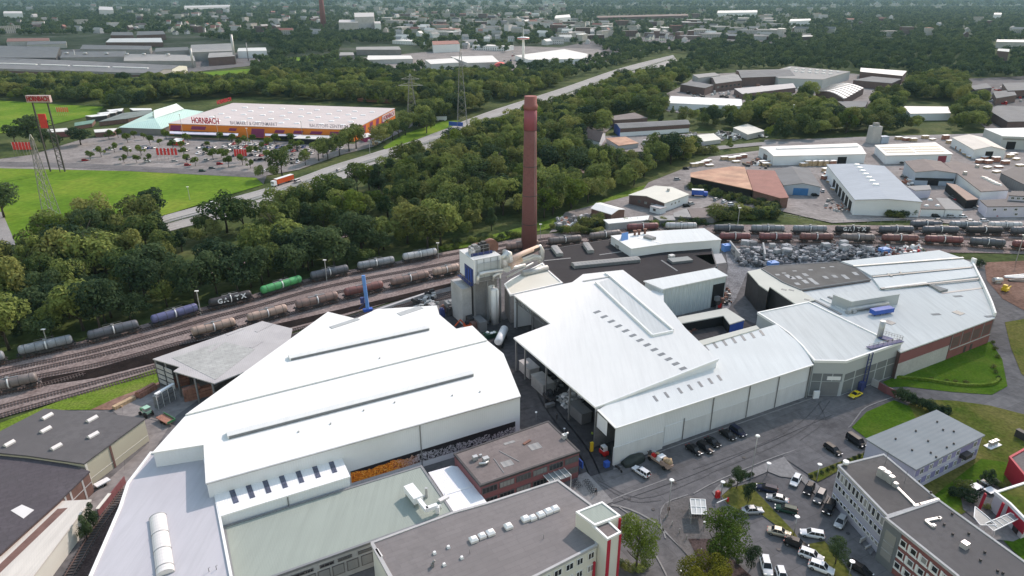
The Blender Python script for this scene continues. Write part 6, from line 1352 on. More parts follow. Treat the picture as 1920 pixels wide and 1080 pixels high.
for x,y,l in((1829,917,'white topped patio table nearest the brick wing'),(1850,908,'white topped patio table farthest back, under the blue spruce'),(1856,924,'white topped patio table nearest the pavilion')):
 p=P(x,y);t=thing('patio_table',l,'table',p,'patio tables');mb=MB();mb.box((p.x,p.y,.7),(2.4,1.8,.1),.4);part(mb,'table_top','white_paint',t)
 for s in(-.9,.9):
  for q in(-.6,.6):mb=MB();mb.box((p.x+s,p.y+q,0),(.1,.1,.7));part(mb,'leg','steel_grey',t)
 for s,q in((-1.7,.3),(1.7,-.2),(0,1.5),(.2,-1.5)):c=thing('patio_chair','dark chair drawn up to a white patio table','chair',(p.x+s,p.y+q,0),'patio chairs');mb=MB();mb.box((p.x+s,p.y+q,.1),(.5,.5,.36),.4);part(mb,'seat','steel_dark',c);mb=MB();mb.box((p.x+s*1.12,p.y+q*1.12,.46),(.12 if abs(s)>1 else.5,.5 if abs(s)>1 else.12,.45),.1);part(mb,'backrest','steel_dark',c)
ba=thing('vent_plinth','white plinth with three pale vent cowls on the dry lawn','vent plinth',P(1860,838));a,b=P(1846,842),P(1876,830);d=(b-a).normalized();p=(a+b)/2;mb=MB();mb.box((*p.xy,0),(4.2,1.8,.25),math.atan2(d.y,d.x));part(mb,'plinth','white_paint',ba)
for t in(-1.1,0,1.1):q=p+d*t;mb=MB();mb.box((*q.xy,.25),(.6,.6,1.),.3);mb.box((*q.xy,1.25),(.8,.9,.25),.3);part(mb,'cowl','galvanised',ba)
p=P(1914,822);mb=MB();mb.box(p,(1.2,2.6,1.9),.4);mb.box((p.x,p.y,1.9),(1.3,2.7,.1),.4);solo(mb,'garden_hut','steel_dark','dark garden hut at the right edge beside the red pavilion','hut')
bs_=thing('bicycle_shelter','bicycle shelter with a glass roof in white bars','shelter',P(1308,965));z_=2.6
c4=[P(1294,936,z_+.2),P(1322,937,z_+.2),P(1325,965,z_),P(1297,964,z_)]
mb=MB();mb.prism(ccw(c4),lambda p:p.z-.06);part(mb,'glass_roof',mat('pale_glass',(.42,.45,.44),.3,var=.05),bs_)
for i in range(4):a,b=c4[0].lerp(c4[1],i/3),c4[3].lerp(c4[2],i/3);mb=MB();mb.beam(a+V((0,0,.06)),b+V((0,0,.06)),.14);part(mb,'roof_bar','white_trim',bs_)
for t in(0,.5,1):a,b=c4[0].lerp(c4[3],t),c4[1].lerp(c4[2],t);mb=MB();mb.beam(a+V((0,0,.07)),b+V((0,0,.07)),.14);part(mb,'roof_bar','white_trim',bs_)
for p in c4:mb=MB();mb.box((p.x,p.y,0),(.1,.1,2.5));part(mb,'post','galvanised',bs_)
mb=MB();a,b=c4[0],c4[1];mb.face([W(a,.3),W(b,.3),W(b,2.2),W(a,2.2)]);mb.face([W(a,.3),W(c4[3],.3),W(c4[3],2.2),W(a,2.2)]);part(mb,'glass_wall','clear_glass',bs_)
def bicycle(x,y,rz,label,group):
 p=P(x,y);o=thing('bicycle',label,'bicycle',(p.x,p.y,.06),group);o.rotation_euler=(0,0,rz)
 if 'bike' not in _TX:
  w_=MB()
  for i in range(16):a,b=2*math.pi*i/16,2*math.pi*(i+1)/16;w_.beam((.34*math.cos(a),0,.34+.34*math.sin(a)),(.34*math.cos(b),0,.34+.34*math.sin(b)),.05)
  f=MB();f.beam((-.5,0,.34),(-.15,0,.85),.04);f.beam((-.15,0,.85),(.4,0,.8),.04);f.beam((0,0,.34),(.4,0,.8),.04);f.beam((.5,0,.34),(.38,0,1.0),.04);f.beam((-.5,0,.34),(0,0,.34),.04)
  h=MB();h.beam((.38,-.28,1.02),(.38,.28,1.02),.04);s=MB();s.box((-.2,0,.88),(.26,.14,.06));_TX['bike']=[x_.mesh(n_,m_)for x_,n_,m_ in((w_,'wheel','rubber'),(f,'frame','steel_dark'),(h,'handlebar','steel_grey'),(s,'saddle','rubber'))]
 w_,f,h,s=_TX['bike']
 for me,lx in((w_,-.5),(w_,.5),(f,0),(h,0),(s,0)):q=bpy.data.objects.new(me.name.split('.')[0],me);COL.objects.link(q);q.parent=o;q.location=(lx,0,0)
for i in range(6):bicycle(1298+i*4.6,966+.3*i,1.5,'bicycle parked under the glass roofed shelter','bicycles under the shelter')
for i in range(6):bicycle(1099+i*2.9,905+i*4.2,.3,'bicycle in the stand on the entrance paving','bicycles on the entrance paving')
for i in range(3):bicycle(1078+i*4,906+i*5,.5,'dark bicycle under the entrance of the maroon office','bicycles at the office door')
kerb('bicycle_stand_base',[(1090,900),(1118,937)],.05,2.2,'paving_pale')
p=P(1345,933);mb=MB();mb.box(p,(.9,.7,1.5),wr);mb.box((p.x,p.y,1.5),(1.,.8,.25),wr,0,.7);solo(mb,'red_machine_box','red_bright','red ticket box beside the car park barrier','ticket box')
t=thing('barrier','white and red car park barrier pole','barrier',P(1364,941));p=P(1364,941);q=P(1343,950);mb=MB();mb.box(p,(.4,.4,1.1));part(mb,'post','red_bright',t);mb=MB();mb.beam(W(p,1.),W(q,1.),.14);part(mb,'arm','white_paint',t)
lm=MB();lm.tube([(0,0,0),(0,0,5),(0,0,9)],[.1,.08,.06],8);l1=lm.mesh('pole',['galvanised']);lm=MB();lm.tube([(0,0,8.95),(0,0,9.1),(0,0,9.25)],[.15,.55,.4],14);l2=lm.mesh('lamp_head',['lamp_glass']);LAMP=('street_lamp',None,[('pole',l1,[]),('lamp_head',l2,[])])
lm=MB();lm.tube([(0,0,0),(0,0,4)],.06,8);l1=lm.mesh('pole',['steel_grey']);lm=MB();lm.tube([(0,0,4),(0,0,4.2),(0,0,4.5)],[.2,.3,.25],10);l2=lm.mesh('lamp_head',['lamp_glass']);PLAMP=('path_lamp',None,[('pole',l1,[]),('lamp_head',l2,[])])
lm=MB();lm.beam((0,0,0),(0,0,14),.22);l1=lm.mesh('mast',['galvanised']);lm=MB();lm.box((0,0,14),(1.2,.6,.35));l2=lm.mesh('lamp_head',['lamp_glass']);YLAMP=('yard_light_mast',None,[('mast',l1,[]),('lamp_head',l2,[])])
def lamp(spec,x,y,ytop,label,group,hh):
 b=P(x,y);s=hat(b,ytop)/hh;place(spec,b,0,None,None,(1,1,s),label,'street lamp',group)
for x,y,yt_,l in((1252,968,899,'tall street lamp at the corner of the brown paved island'),(1407,900,816,'tall street lamp on the far kerb before the black cars'),(1352,928,903,'small street lamp beside the red ticket box'),(1438,890,868,'small street lamp at the upper end of the pavement'),(1488,1003,968,'street lamp rising from the long grass strip'),(1530,905,870,'street lamp beside the hedge of the pale parking bay'),(1590,1085,1052,'street lamp at the bottom edge by the black car')):lamp(LAMP,x,y,yt_,l,'street lamps',9.25)
for x,y,yt_,l in((1319,997,978,'path lamp just below the bicycle shelter'),(1275,1085,1070,'path lamp at the bottom edge by the yellow green tree'),(1005,790,785-1,'ball lamp at the far corner of the maroon office'),(1058,812,803,'ball lamp at the right corner of the maroon office')):lamp(PLAMP,x,y,yt_ if yt_<y-8 else y-18,l,'path lamps',4.5)
for x,y,yt_,l in((92,655,617,'yard light mast between the first two tank wagons at the left'),(377,590,545,'yard light mast beside the violet blue tank wagon'),(613,527,487,'yard light mast beside the dark grey tank wagon'),(1013,450,420,'yard light mast right of the brick chimney'),(1381,437,389,'yard light mast among the bushes above the red tank wagons'),(1905,490,440,'yard light mast at the right edge by the red soil'),(822,487,455,'yard light mast at the end of the light grey wagon'),(1483,235,196,'tall yard light mast by the far motorway trees')):lamp(YLAMP,x,y,yt_,l,'yard light masts',14.35)
bm=MB();bm.tube([(0,0,0),(0,0,1.0),(0,0,1.1)],[.1,.1,.05],8);bmm=bm.mesh('bollard',['galvanised'])
for x,y in((1260,985),(1274,999),(1287,1011),(1314,1036),(1361,1064),(1248,972)):
 o=bpy.data.objects.new('bollard',bmm);COL.objects.link(o);o.location=P(x,y,.1);tag(o,'grey bollard along the kerb of the brown paved island','bollard','bollards along the paved island')
p=P(1253,967);mb=MB();mb.box((p.x,p.y+.2,1.2),(.5,.12,.9));mb.box((p.x,p.y+.2,0),(.1,.1,1.3));solo(mb,'small_sign','wood_dark','small dark sign at the foot of the tall corner lamp','sign')
gt=thing('board_fence','row of dark red boards closing the end of the street','fence',P(1660,738))
for x0,y0,x1_,y1_,m_ in((1633,722,1646,728,'concrete'),(1646,729,1660,738,'maroon'),(1661,738,1678,746,'maroon')):a,b=P(x0,y0),P(x1_,y1_);mb=MB();mb.beam(a+V((0,0,1.1)),b+V((0,0,1.1)),.15,2.2);part(mb,'board',m_,gt)
a,b=P(1664,736),P(1674,741);mb=MB();mb.beam(a+V((0,-.25,1.4)),b+V((0,-.25,1.4)),.05,.9);part(mb,'notice','letter_white',gt)
mb=MB();c=spline([P(*q)for q in((1680,709),(1730,713),(1806,724),(1860,722),(1872,712))],3)
for a,b in zip(c,c[1:]):mb.beam(a+V((0,0,.4)),b+V((0,0,.4)),.7,.8)
solo(mb,'low_hedge','verge','low clipped green hedge edging the triangular lawn','hedge',loc=c[0])
for i,(x,y,l,m_,c)in enumerate(((1869,530,'pale cylindrical trailer on the red soil at the right edge','silver_pipe','trailer'),(1884,546,'yellowish small loader on the red soil','yellow_paint','loader'),(1905,520,'stack of pale beams on the red soil','white_paint','beam stack'),(1913,527,'dark pile of beams on the red soil at the right edge','steel_dark','beam stack'))):
 p=P(x,y);mb=MB()
 if i==0:mb.tube([(p.x-1.6,p.y,1.1),(p.x+1.6,p.y,1.1)],.9,12);mb.box((p.x,p.y,0),(2,1.6,.5))
 elif i==1:mb.box((p.x,p.y,.4),(2.6,1.8,1.),.6);mb.box((p.x-.3,p.y,1.4),(1.2,1.4,1.1),.6,0,.9);mb.beam((p.x+.8,p.y,1.2),(p.x+2.2,p.y+.6,1.8),.3)
 else:
  for k in range(4):mb.box((p.x,p.y+k*.7-1,.0),(9,.5,.4+.2*(k%2)),.1*k-.1)
 solo(mb,c.replace(' ','_'),m_,l,c)
 # ==== warehouses at the lower left
w1=bld('skylight_warehouse','warehouse with a dark grey roof, six white rooflights and a cream wall','warehouse',[(83,767),(200,776),(270,785),(157,868),(52,853),(0,848),(-90,850),(-60,840)],6.3,rmat='felt_dark',wall='cream_wall',over=.2)
MAT['felt_dark']
for x,y in((89,782),(173,787),(86,807),(175,817),(18,833),(106,839)):
 roof_strip(w1.root,'rooflight',(x-9,y+5),(x+9,y-5),1.2,.35,6.3,'skylight',gable=.4)
A,Bq=P(157,868,6.3),P(270,785,6.3)
panel(w1.root,'wall_rail',A,Bq,0,1,1.6,1.75,'cream_light',.05,.02);panel(w1.root,'drainpipe',A,Bq,.38,.41,0,6,'wood_dark',.1,.03);panel(w1.root,'corner_trim',A,Bq,0,.03,0,6,'cream_light',.1,.03)
w2=bld('purple_roof_warehouse','old warehouse with a worn purple grey felt roof and wooden side wall','warehouse',[(0,849),(55,852),(110,866),(166,884),(110,938),(0,1036),(-140,1130),(-140,850)],5.4,rmat='felt_purple',wall='wood_dark',over=.2)
A,Bq=P(110,938,5.4),P(166,884,5.4);panel(w2.root,'wall_rail',A,Bq,0,1,2.6,2.8,'concrete',.05,.02)
for u in(.15,.32,.72):panel(w2.root,'wall_stripe',A,Bq,u,u+.05,0,5,'concrete',.04,.025)
slab(w2.root,'rooflight',[(20,957),(41,946),(64,956),(44,972)],5.45,.1,'skylight')
w3=bld('cream_warehouse','low cream warehouse with a ribbed pale roof and one dark stripe','warehouse',[(108,941),(168,938),(60,1080),(0,1165),(-110,1160),(0,1038)],4.6,rmat='cream_roof',wall='cream_light',over=.25)
slab(w3.root,'dark_stripe',[(108,954),(127,952),(4,1070),(-40,1115),(-60,1115)],4.63,.05,'wood_dark')
fence_=thing('red_fence','dark red board fence with pale cap beside the siding','fence',P(200,955));a,b=P(186,968),P(236,905)
for k in range(6):p,q=a.lerp(b,k/6),a.lerp(b,(k+.97)/6);mb=MB();mb.beam(p+V((0,0,.9)),q+V((0,0,.9)),.15,1.8);part(mb,'fence_panel','maroon',fence_)
p,q=a.lerp(b,.0),a.lerp(b,.45);mb=MB();mb.beam(p+V((0,0,1.9)),q+V((0,0,1.9)),.7,.12);part(mb,'cap','cream_light',fence_)
p=P(193,910);t=thing('flat_trailer','small white topped trailer standing by the cream wall','trailer',p);mb=MB();mb.box((p.x,p.y,.7),(1.6,3.0,.25),-.6);part(mb,'bed','white_paint',t)
for s in(-.7,.7):mb=MB();mb.tube([(p.x+s-.1,p.y-.2,.35),(p.x+s+.1,p.y-.2,.35)],.35,10);part(mb,'wheel','rubber',t)
a,b=P(213,765,.5),P(252,745,.5);mb=MB();mb.beam(a,b,1.2,.9);mb.box((*a.lerp(b,.4).xy,0),(.8,2.2,.5));solo(mb,'long_pallet','timber','long pale timber beam pile beside the grass verge','timber',loc=a)
a,b=P(258,742,.7),P(290,724,.7);mb=MB();mb.beam(a,b,1.8,1.4);mb.beam(a+V((0,0,.8)),b+V((0,0,.8)),1.,.6);solo(mb,'pallet_stack','timber_red','grey topped brown pallet stack against the grass verge','pallet stack',loc=a)
rk=thing('stillage_rack','tall rack of grey stillages tied with white straps in the left yard','rack',P(315,760));a,b=P(297,765),P(325,748);d=(b-a).normalized()
for k in range(3):
 for j in range(3):p=a+d*(k*1.9+.5);mb=MB();mb.box((*p.xy,j*1.25),(1.7,1.6,1.1),math.atan2(d.y,d.x));part(mb,'stillage','steel_grey',rk)
mb=MB();mb.beam(W(a,4.1),W(a+d*5.8,4.1),.9,.4);part(mb,'cover','white_paint',rk)
for k in range(4):p=a+d*(k*1.8)+V((.6,-.9,0));mb=MB();mb.beam(W(p,0),W(p,4.2),.1);part(mb,'strap','white_paint',rk)
# ==== beyond the railway
FOOT=[]
def note(pts3,base=0.):
 q=[proj(p)[:2]for p in pts3]+[proj((p.x,p.y,base))[:2]for p in pts3]
 FOOT.append((min(a for a,_ in q),min(b for _,b in q),max(a for a,_ in q),max(b for _,b in q),[V((p.x,p.y))for p in pts3]))
def nb(name,label,cat,roof,z,wall='grey_panel',rmat='sheet_grey',par=0,group=None,**k):
 o=bld(name,label,cat,roof,z,wall=wall,rmat=rmat,par=par,group=group,**k);note(o.pts);return o
def g4(name,label,cat,a,b,c,d,z,rise,wall='grey_panel',rmat='sheet_grey',along=True,group=None,over=.4,arch=0,th=.25):
 A,Bv,C_,D=[P(*p,z)for p in(a,b,c,d)];ct=(A+Bv+C_+D)/4
 o=B_();o.A,o.B,o.C,o.D=A,Bv,C_,D;o.root=thing(name,label,cat,(ct.x,ct.y,0),group)
 n=9 if arch else 3;up=V((0,0,rise))
 if along:e0,e1=(D,A),(C_,Bv)
 else:e0,e1=(A,Bv),(D,C_)
 def prof(s,e):return[s.lerp(e,i/(n-1))+V((0,0,rise*(math.sin(math.pi*i/(n-1))if arch else(1-abs(2*i/(n-1)-1)))))for i in range(n)]
 p0,p1=prof(*e0),prof(*e1);w=MB();Wd=lambda p:V((p.x,p.y,0))
 w.face([Wd(p0[0])]+[Wd(p0[-1])]+p0[::-1]);w.face([Wd(p1[-1]),Wd(p1[0])]+p1)
 w.face([Wd(p0[0]),p0[0],p1[0],Wd(p1[0])]);w.face([Wd(p0[-1]),Wd(p1[-1]),p1[-1],p0[-1]])
 o.wall=part(w,'wall',wall,o.root);r=MB();ax=(p1[0]-p0[0]).normalized()*over;t=V((0,0,th))
 for i in range(n-1):
  a_,b_,c_,d_=p0[i]-ax,p0[i+1]-ax,p1[i+1]+ax,p1[i]+ax
  if i==0:s=(a_-b_).normalized()*over;a_=a_+s;d_=d_+s
  if i==n-2:s=(b_-a_).normalized()*over;b_=b_+s;c_=c_+s
  f=[q+t for q in(a_,b_,c_,d_)];g=[a_,b_,c_,d_]
  if(f[1]-f[0]).cross(f[2]-f[0]).z<0:f=f[::-1];g=g[::-1]
  r.face(f);r.face(g[::-1])
  for k in range(4):j=(k+1)%4;r.face([g[k],g[j],f[j],f[k]])
 o.roof=part(r,'roof',rmat,o.root);o.p0,o.p1=p0,p1;note(p0+p1);return o
mat('pale_roof',(.60,.595,.57),.7,var=.05,vs=.05,dirt=.2,dcol=(.45,.44,.42));mat('blue_white',(.36,.42,.50),.7,var=.06);mat('blue_gate',(.03,.16,.38),.5);mat('sheet_blue',(.36,.40,.44),.95,spec=.08,var=.06,vs=.04,tile=(.35,9.,3.,.14));mat('brown_canopy',(.24,.17,.14),.8,var=.1)
q=g4('small_warehouse','small warehouse with a grey sheet roof and dark brick gable beside the tracks','warehouse',(1180,366),(1246,381),(1291,365),(1228,349),4.6,1.5,'brick_dark','beige_roof',False)
winrow(q.root,q.A,q.B,.3,.85,4,2.6,1.6,1.4,frame='window_frame');panel(q.root,'side_wall',q.B,q.C,0,1,0,4.3,'white_wall',.06,.02);winrow(q.root,q.B,q.C,.3,.6,3,2.8,1.3,1.2)
mb=MB();p=P(1253,358,6);mb.box(p,(1.2,1.2,1.4));part(mb,'roof_vent','galvanised',q.root)
q=nb('annex_house','small white annex at the corner of the dark brick warehouse','annex',[(1219,386),(1238,391),(1249,388),(1231,383)],3.2,'white_wall','asbestos');winrow(q.root,P(1219,386,3.2),P(1238,391,3.2),.45,.45,1,1.8,1.5,1.2,frame='window_frame')
g4('white_roof_shed','open shed with a bright white gabled roof beside the tracks','shed',(1109,391),(1146,402),(1171,393),(1127,381),4.,1.1,'wood_dark','white_roof_b')
nb('long_low_shed','long low shed with a bright white flat roof behind the bushes','shed',[(1132,412),(1217,404),(1214,412),(1141,419)],3.2,'concrete','white_roof_b')
nb('flat_shed','small flat brown grey shed right of the long white roof','shed',[(1225,405),(1262,404),(1266,412),(1238,413)],3.,'concrete_dark','sheet_grey')
nb('flat_shed','wide flat brown grey shed in front of the small car yard','shed',[(1290,391),(1353,389),(1354,400),(1338,407),(1298,408)],3.,'concrete_dark','felt_brown')
nb('flat_shed','flat grey shed between the two brown grey ones','shed',[(1263,399),(1287,391),(1296,407),(1264,406)],3.1,'concrete_dark','sheet_grey')
nb('rust_roof_shed','wide shed with a streaked rust coloured roof','shed',[(1296,331),(1296,324),(1330,318),(1373,312),(1395,313),(1409,355)],6,'black_void','rust_roof',over=.4)
nb('red_roof_shed','shed with a dull red tiled roof beside the rust coloured one','shed',[(1400,318),(1452,320),(1478,370),(1463,371),(1413,357)],5.6,'wood_dark','tile_red',over=.3)
q=g4('grey_gable_house','grey gabled workshop with a bright blue gate','workshop',(1470,348),(1539,351),(1515,316),(1452,320),5.,1.7,'blue_white','slate_grey',False);panel(q.root,'gate',q.A,q.B,.27,.68,0,4,'blue_gate',.06,.02)
q=g4('pale_hall','big pale blue white hall with a row of curved rooflights along its ridge','hall',(1604,375),(1728,379),(1657,312),(1551,309),7.6,.9,'white_wall','sheet_blue',False)
m1,m2=q.p0[1],q.p1[1]
for i in range(7):p=m1.lerp(m2,.35+i*.1);mb=MB();dd=(m2-m1).normalized();mb.box((p.x,p.y,p.z+.2),(3.2,3.4,.7),math.atan2(dd.y,dd.x),0,.7);part(mb,'rooflight','white_paint',q.root)
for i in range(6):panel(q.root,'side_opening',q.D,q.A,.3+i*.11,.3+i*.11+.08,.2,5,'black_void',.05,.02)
q=g4('long_white_hall','long white hall with a cream white roof and a dark door','hall',(1451,293),(1623,289),(1606,269),(1424,276),6.,1.1,'white_wall','pale_roof');panel(q.root,'door',q.A,q.B,.7,.8,0,4.6,'black_void',.06,.02)
mb=MB();a,b=q.p0[1],q.p1[1];mb.beam(a.lerp(b,.1)+V((0,0,.5)),a.lerp(b,.96)+V((0,0,.5)),2.,.8);part(mb,'ridge_light','white_paint',q.root);panel(q.root,'end_door',q.D,q.A,.35,.6,0,4,'window_glass',.06,.02)
q=nb('striped_roof_hall','white hall with six dark solar stripes on its roof and a crimson gate','hall',[(1642,272),(1753,267),(1785,288),(1662,291)],5.8,'white_wall','pale_roof',over=.6)
for r_ in range(3):
 for s in range(2):
  a=P(1651+r_*5.5+s*58,276.5+r_*4.5-s*1.2,5.85);b=P(1703+r_*5.5+s*56,275.8+r_*4.5-s*1.2,5.85);mb=MB();mb.beam(a,b,3.2,.12);part(mb,'solar_strip','solar',q.root)
A,Bq=P(1662,291,5.8),P(1785,288,5.8);panel(q.root,'gate',A,Bq,.8,.93,0,4.5,'maroon_gate',.06,.02)
q=g4('cream_barn','white barn with a cream gabled roof and a dark door','barn',(1827,281),(1886,281),(1846,259),(1786,258),6.,2.2,'white_wall','cream_roof',False);panel(q.root,'door',q.A,q.B,.38,.62,0,5,'black_void',.06,.02)
q=nb('grey_factory','big grey panelled factory with a white roof at the right edge','factory',[(1846,241),(1880,255),(1995,259),(1995,238)],9,'grey_panel','white_roof_b');A,Bq=P(1880,255,9),P(1995,259,9);panel(q.root,'door',A,Bq,.1,.25,0,5.4,'black_void',.06,.02);panel(q.root,'window_band',A,Bq,.02,.6,6.4,7.6,'window_glass',.06,.02)
q=g4('gable_works','works building with a brown grey gabled roof and a blue white gable','works building',(1717,323),(1793,325),(1763,303),(1697,303),7.4,1.3,'blue_white','felt_brown',False);panel(q.root,'dark_band',q.A,q.B,.02,.98,2.8,4.4,'window_glass',.06,.02);panel(q.root,'door',q.A,q.B,.35,.62,0,2.9,'black_void',.07,.03)
q=nb('flat_works','L shaped works hall with a brown felt roof, white walls and curved rooflights','works building',[(1794,324),(1840,359),(1891,356),(1864,327),(1832,311),(1792,302),(1770,305)],7.2,'white_wall','felt_brown')
for i in range(5):a=P(1846+i*6,334+i*3,7.2);mb=MB();mb.box(a,(1.6,4.6,.8),.4,0,.7);part(mb,'rooflight','skylight',q.root)
for x,y in((1832,314),(1809,327)):p=P(x,y,7.2);mb=MB();mb.box(p,(1.6,1.6,1.6));part(mb,'roof_vent','galvanised',q.root)
nb('green_roof_works','works building with a dark grey green roof at the right edge','works building',[(1877,324),(1902,313),(1990,330),(1995,372),(1935,353)],6,'slate_grey','felt_dark')
q=nb('white_offices','white offices with small dark windows at the right edge','office building',[(1838,375),(1852,387),(1995,386),(1995,368)],5.6,'lilac_wall','felt_dark');A,Bq=P(1852,387,5.6),P(1995,386,5.6);winrow(q.root,A,Bq,.1,.8,6,4,1.6,1.2);winrow(q.root,A,Bq,.4,.9,4,1.6,1.6,1.2)
q=nb('upper_offices','upper white storey with windows set back on the white offices','office building',[(1892,366),(1995,372),(1995,360),(1897,358)],8.2,'lilac_wall','felt_dark');winrow(q.root,P(1892,366,8.2),P(1995,372,8.2),.08,.6,6,6.9,1.5,1.2)
q=nb('low_white_shed','low white shed with a dark felt roof and three rooflights by the rails','shed',[(1727,391),(1743,368),(1755,372),(1772,392)],4,'white_wall','felt_dark')
for x,y in((1737,386),(1758,386),(1744,375)):p=P(x,y,4);mb=MB();mb.box(p,(2,1.6,.7),0,0,.6);part(mb,'rooflight','white_paint',q.root)
nb('low_white_shed','low white shed with a pale grey sheet roof by the rails','shed',[(1773,392),(1755,371),(1778,372),(1806,393)],4,'white_wall','sheet_grey')
nb('brown_canopy','long brown loading canopy in the shaded yard','canopy',[(1775,343),(1793,346),(1834,373),(1813,375)],4.6,'black_void','brown_canopy')
nb('white_block','small white block before the blue white gable','low building',[(1700,349),(1742,347),(1746,355),(1716,357)],4.6,'lilac_wall','sheet_grey')
cs_=P(1636,268);q=thing('concrete_silo','square concrete silo tower behind the striped roof hall','silo tower',cs_);h=hat(cs_,236);mb=MB();mb.box(cs_,(7.5,6,h),.2,0,.93);part(mb,'shaft','concrete',q);mb=MB();mb.box((cs_.x,cs_.y,h),(3.5,3,2.2),.2);part(mb,'top_house','sheet_grey',q)
p=P(1655,268);mb=MB();mb.box(p,(6,4,4.6),.2);mb.box((p.x,p.y,4.6),(6.3,4.3,.3),.2);solo(mb,'tin_hut','blue_white','pale blue tin hut right of the concrete silo tower','hut')
def stacks(pts,label,group,top='timber_white'):
 for i,(x,y,n)in enumerate(pts):
  p=P(x,y);o=thing('timber_stack',label,'timber stack',p,group);r=random.Random(int(x*7+y));rz=r.uniform(.1,.5)
  mb=MB();mb.box(p,(4.6,2.6,1.1*n),rz,0,.97);part(mb,'bundle',r.choice(('timber','timber_red','timber')),o);mb=MB();mb.box((p.x,p.y,1.1*n),(4.9,2.9,.18),rz);part(mb,'cover','white_paint',o)
stacks([(1301,313,2),(1312,311,2),(1322,308,2),(1330,312,1),(1327,303,1)],'covered timber stack left of the rust coloured roof','timber stacks by the rust coloured roof')
stacks([(1358,300,2),(1371,301,2),(1382,299,2),(1393,296,2),(1380,305,1)],'covered timber stack in the open yard above the rust coloured roof','timber stacks in the open yard')
stacks([(1430,308,2),(1436,312,2)],'covered timber stack at the gable of the long white hall','timber stacks at the long hall gable')
stacks([(1515,311,3),(1526,311,3),(1538,311,3),(1549,311,3),(1559,311,3),(1506,312,2)],'timber stack against the front wall of the long white hall','timber stacks along the long white hall')
stacks([(1548,322,2),(1552,330,2),(1547,336,2),(1558,342,1),(1566,356,1)],'timber stack left of the pale blue white hall','timber stacks by the pale hall')
stacks([(1684,262,2),(1698,264,2),(1712,265,2),(1734,260,2),(1748,263,1),(1772,262,3),(1780,269,2),(1790,274,2),(1798,280,2),(1806,285,2),(1812,290,1),(1820,296,1)],'timber stack between the striped hall and the cream barn','timber stacks before the cream barn')
stacks([(1836,306,2),(1852,307,2),(1866,304,3),(1884,308,2),(1851,316,1),(1872,315,1),(1868,324,1),(1893,296,2),(1905,300,1),(1912,312,1),(1845,300,2),(1900,290,1)],'pale covered timber stack in the yard in front of the cream barn','timber stacks in front of the cream barn')
q=g4('blue_end_hall','long dark hall with a bright blue end wall','hall',(1163,241),(1293,233),(1286,225),(1152,232),6.2,1.3,'white_wall','slate_grey');e=[P(1152,232,6.2),P(1163,241,6.2)];wallpoly(q.root,'blue_end',[W(q.A,0),q.A,q.p0[1],q.D,W(q.D,0)],'blue_paint',t=.25);panel(q.root,'dark_band',q.A,q.B,0,1,3.2,6,'brick_dark',.06,.02)
g4('dark_house','dark roofed house left of the blue ended hall','house',(1097,258),(1124,266),(1135,249),(1106,243),5,3.4,'office_white','felt_black')
nb('brown_block','flat dark brown building behind the blue ended hall','building',[(1145,218),(1190,211),(1214,221),(1152,225)],6.5,'brick_dark','felt_brown')
nb('rusty_low_roof','low shed with a rusty pale roof below the blue ended hall','shed',[(1137,259),(1173,256),(1197,268),(1160,273)],3.4,'concrete','rust_roof')
nb('pale_shed','pale roofed shed among the stone heaps','shed',[(1375,239),(1402,232),(1434,245),(1402,252)],4,'concrete','beige_roof')
nb('pale_shed','flat pale shed between the stone heaps','shed',[(1308,253),(1338,250),(1352,261),(1320,265)],3,'concrete','beige_roof')
heap('stone_heap',[(1205,268),(1290,258),(1310,252),(1300,270),(1260,278),(1210,280)],130,1.,3.2,['white_paint','concrete','galvanised','paving_pale'],'white heaps of stone and material in front of the blue ended hall',1.6,31)
heap('stone_heap',[(1345,250),(1400,250),(1440,258),(1380,265),(1340,264)],80,1.,3.,['white_paint','concrete','steel_dark'],'smaller pale material heaps beside the pale shed',1.4,32)
heap('material_heap',[(1045,412),(1095,405),(1110,412),(1090,430),(1040,428)],70,.8,2.6,['white_paint','concrete','timber_red','paving_pale'],'heap of broken pale building material near the chimney',1.2,33)
nb('white_long_roof','long low hall with a dazzling white roof below the brick works','hall',[(1253,193),(1258,180),(1390,186),(1392,199)],6,'white_wall','white_roof_b')
B='brick_dark'
nb('brick_works','dark brick works with a flat grey roof, nearest of the brick group','works building',[(1276,158),(1297,152),(1338,159),(1322,165)],8,B,'slate_grey')
q=g4('brick_works','brick works with a grey monitor roof and a row of windows','works building',(1342,157),(1391,151),(1376,139),(1331,145),9,2.5,B,'sheet_grey');winrow(q.root,q.A,q.B,.1,.9,6,5,4,2.2,frame='window_frame')
nb('grey_block','pale grey block rising behind the brick works','works building',[(1299,140),(1340,136),(1350,141),(1310,146)],11,'concrete','sheet_grey')
g4('brick_works','broad dark brick works with a row of white monitors at the back','works building',(1390,146),(1490,142),(1470,130),(1380,132),10,3,B,'slate_grey')
nb('flat_pale_works','low works hall with a wide pale sheet roof right of the white roof','works building',[(1377,166),(1487,156),(1492,164),(1392,176)],6,B,'asbestos')
q=nb('wide_grey_hall','very wide grey flat roofed hall with rows of small rooflights','hall',[(1438,136),(1482,124),(1594,134),(1543,149),(1460,146)],10,'grey_panel','sheet_grey')
for i in range(8):
 for y0 in(0,1):p=P(1466+i*13+y0*14,133+i*.9-y0*4,10);mb=MB();mb.box(p,(4,2.4,1.2),.2);part(mb,'rooflight','white_paint',q.root)
nb('brick_row','brick row with a pale roof behind the barrel roofed hall','works building',[(1613,134),(1614,127),(1700,133),(1692,142)],10,B,'pale_roof')
nb('brick_row','dark low brick building before the pale roofed brick row','works building',[(1600,150),(1635,143),(1690,148),(1672,156)],8,B,'slate_grey')
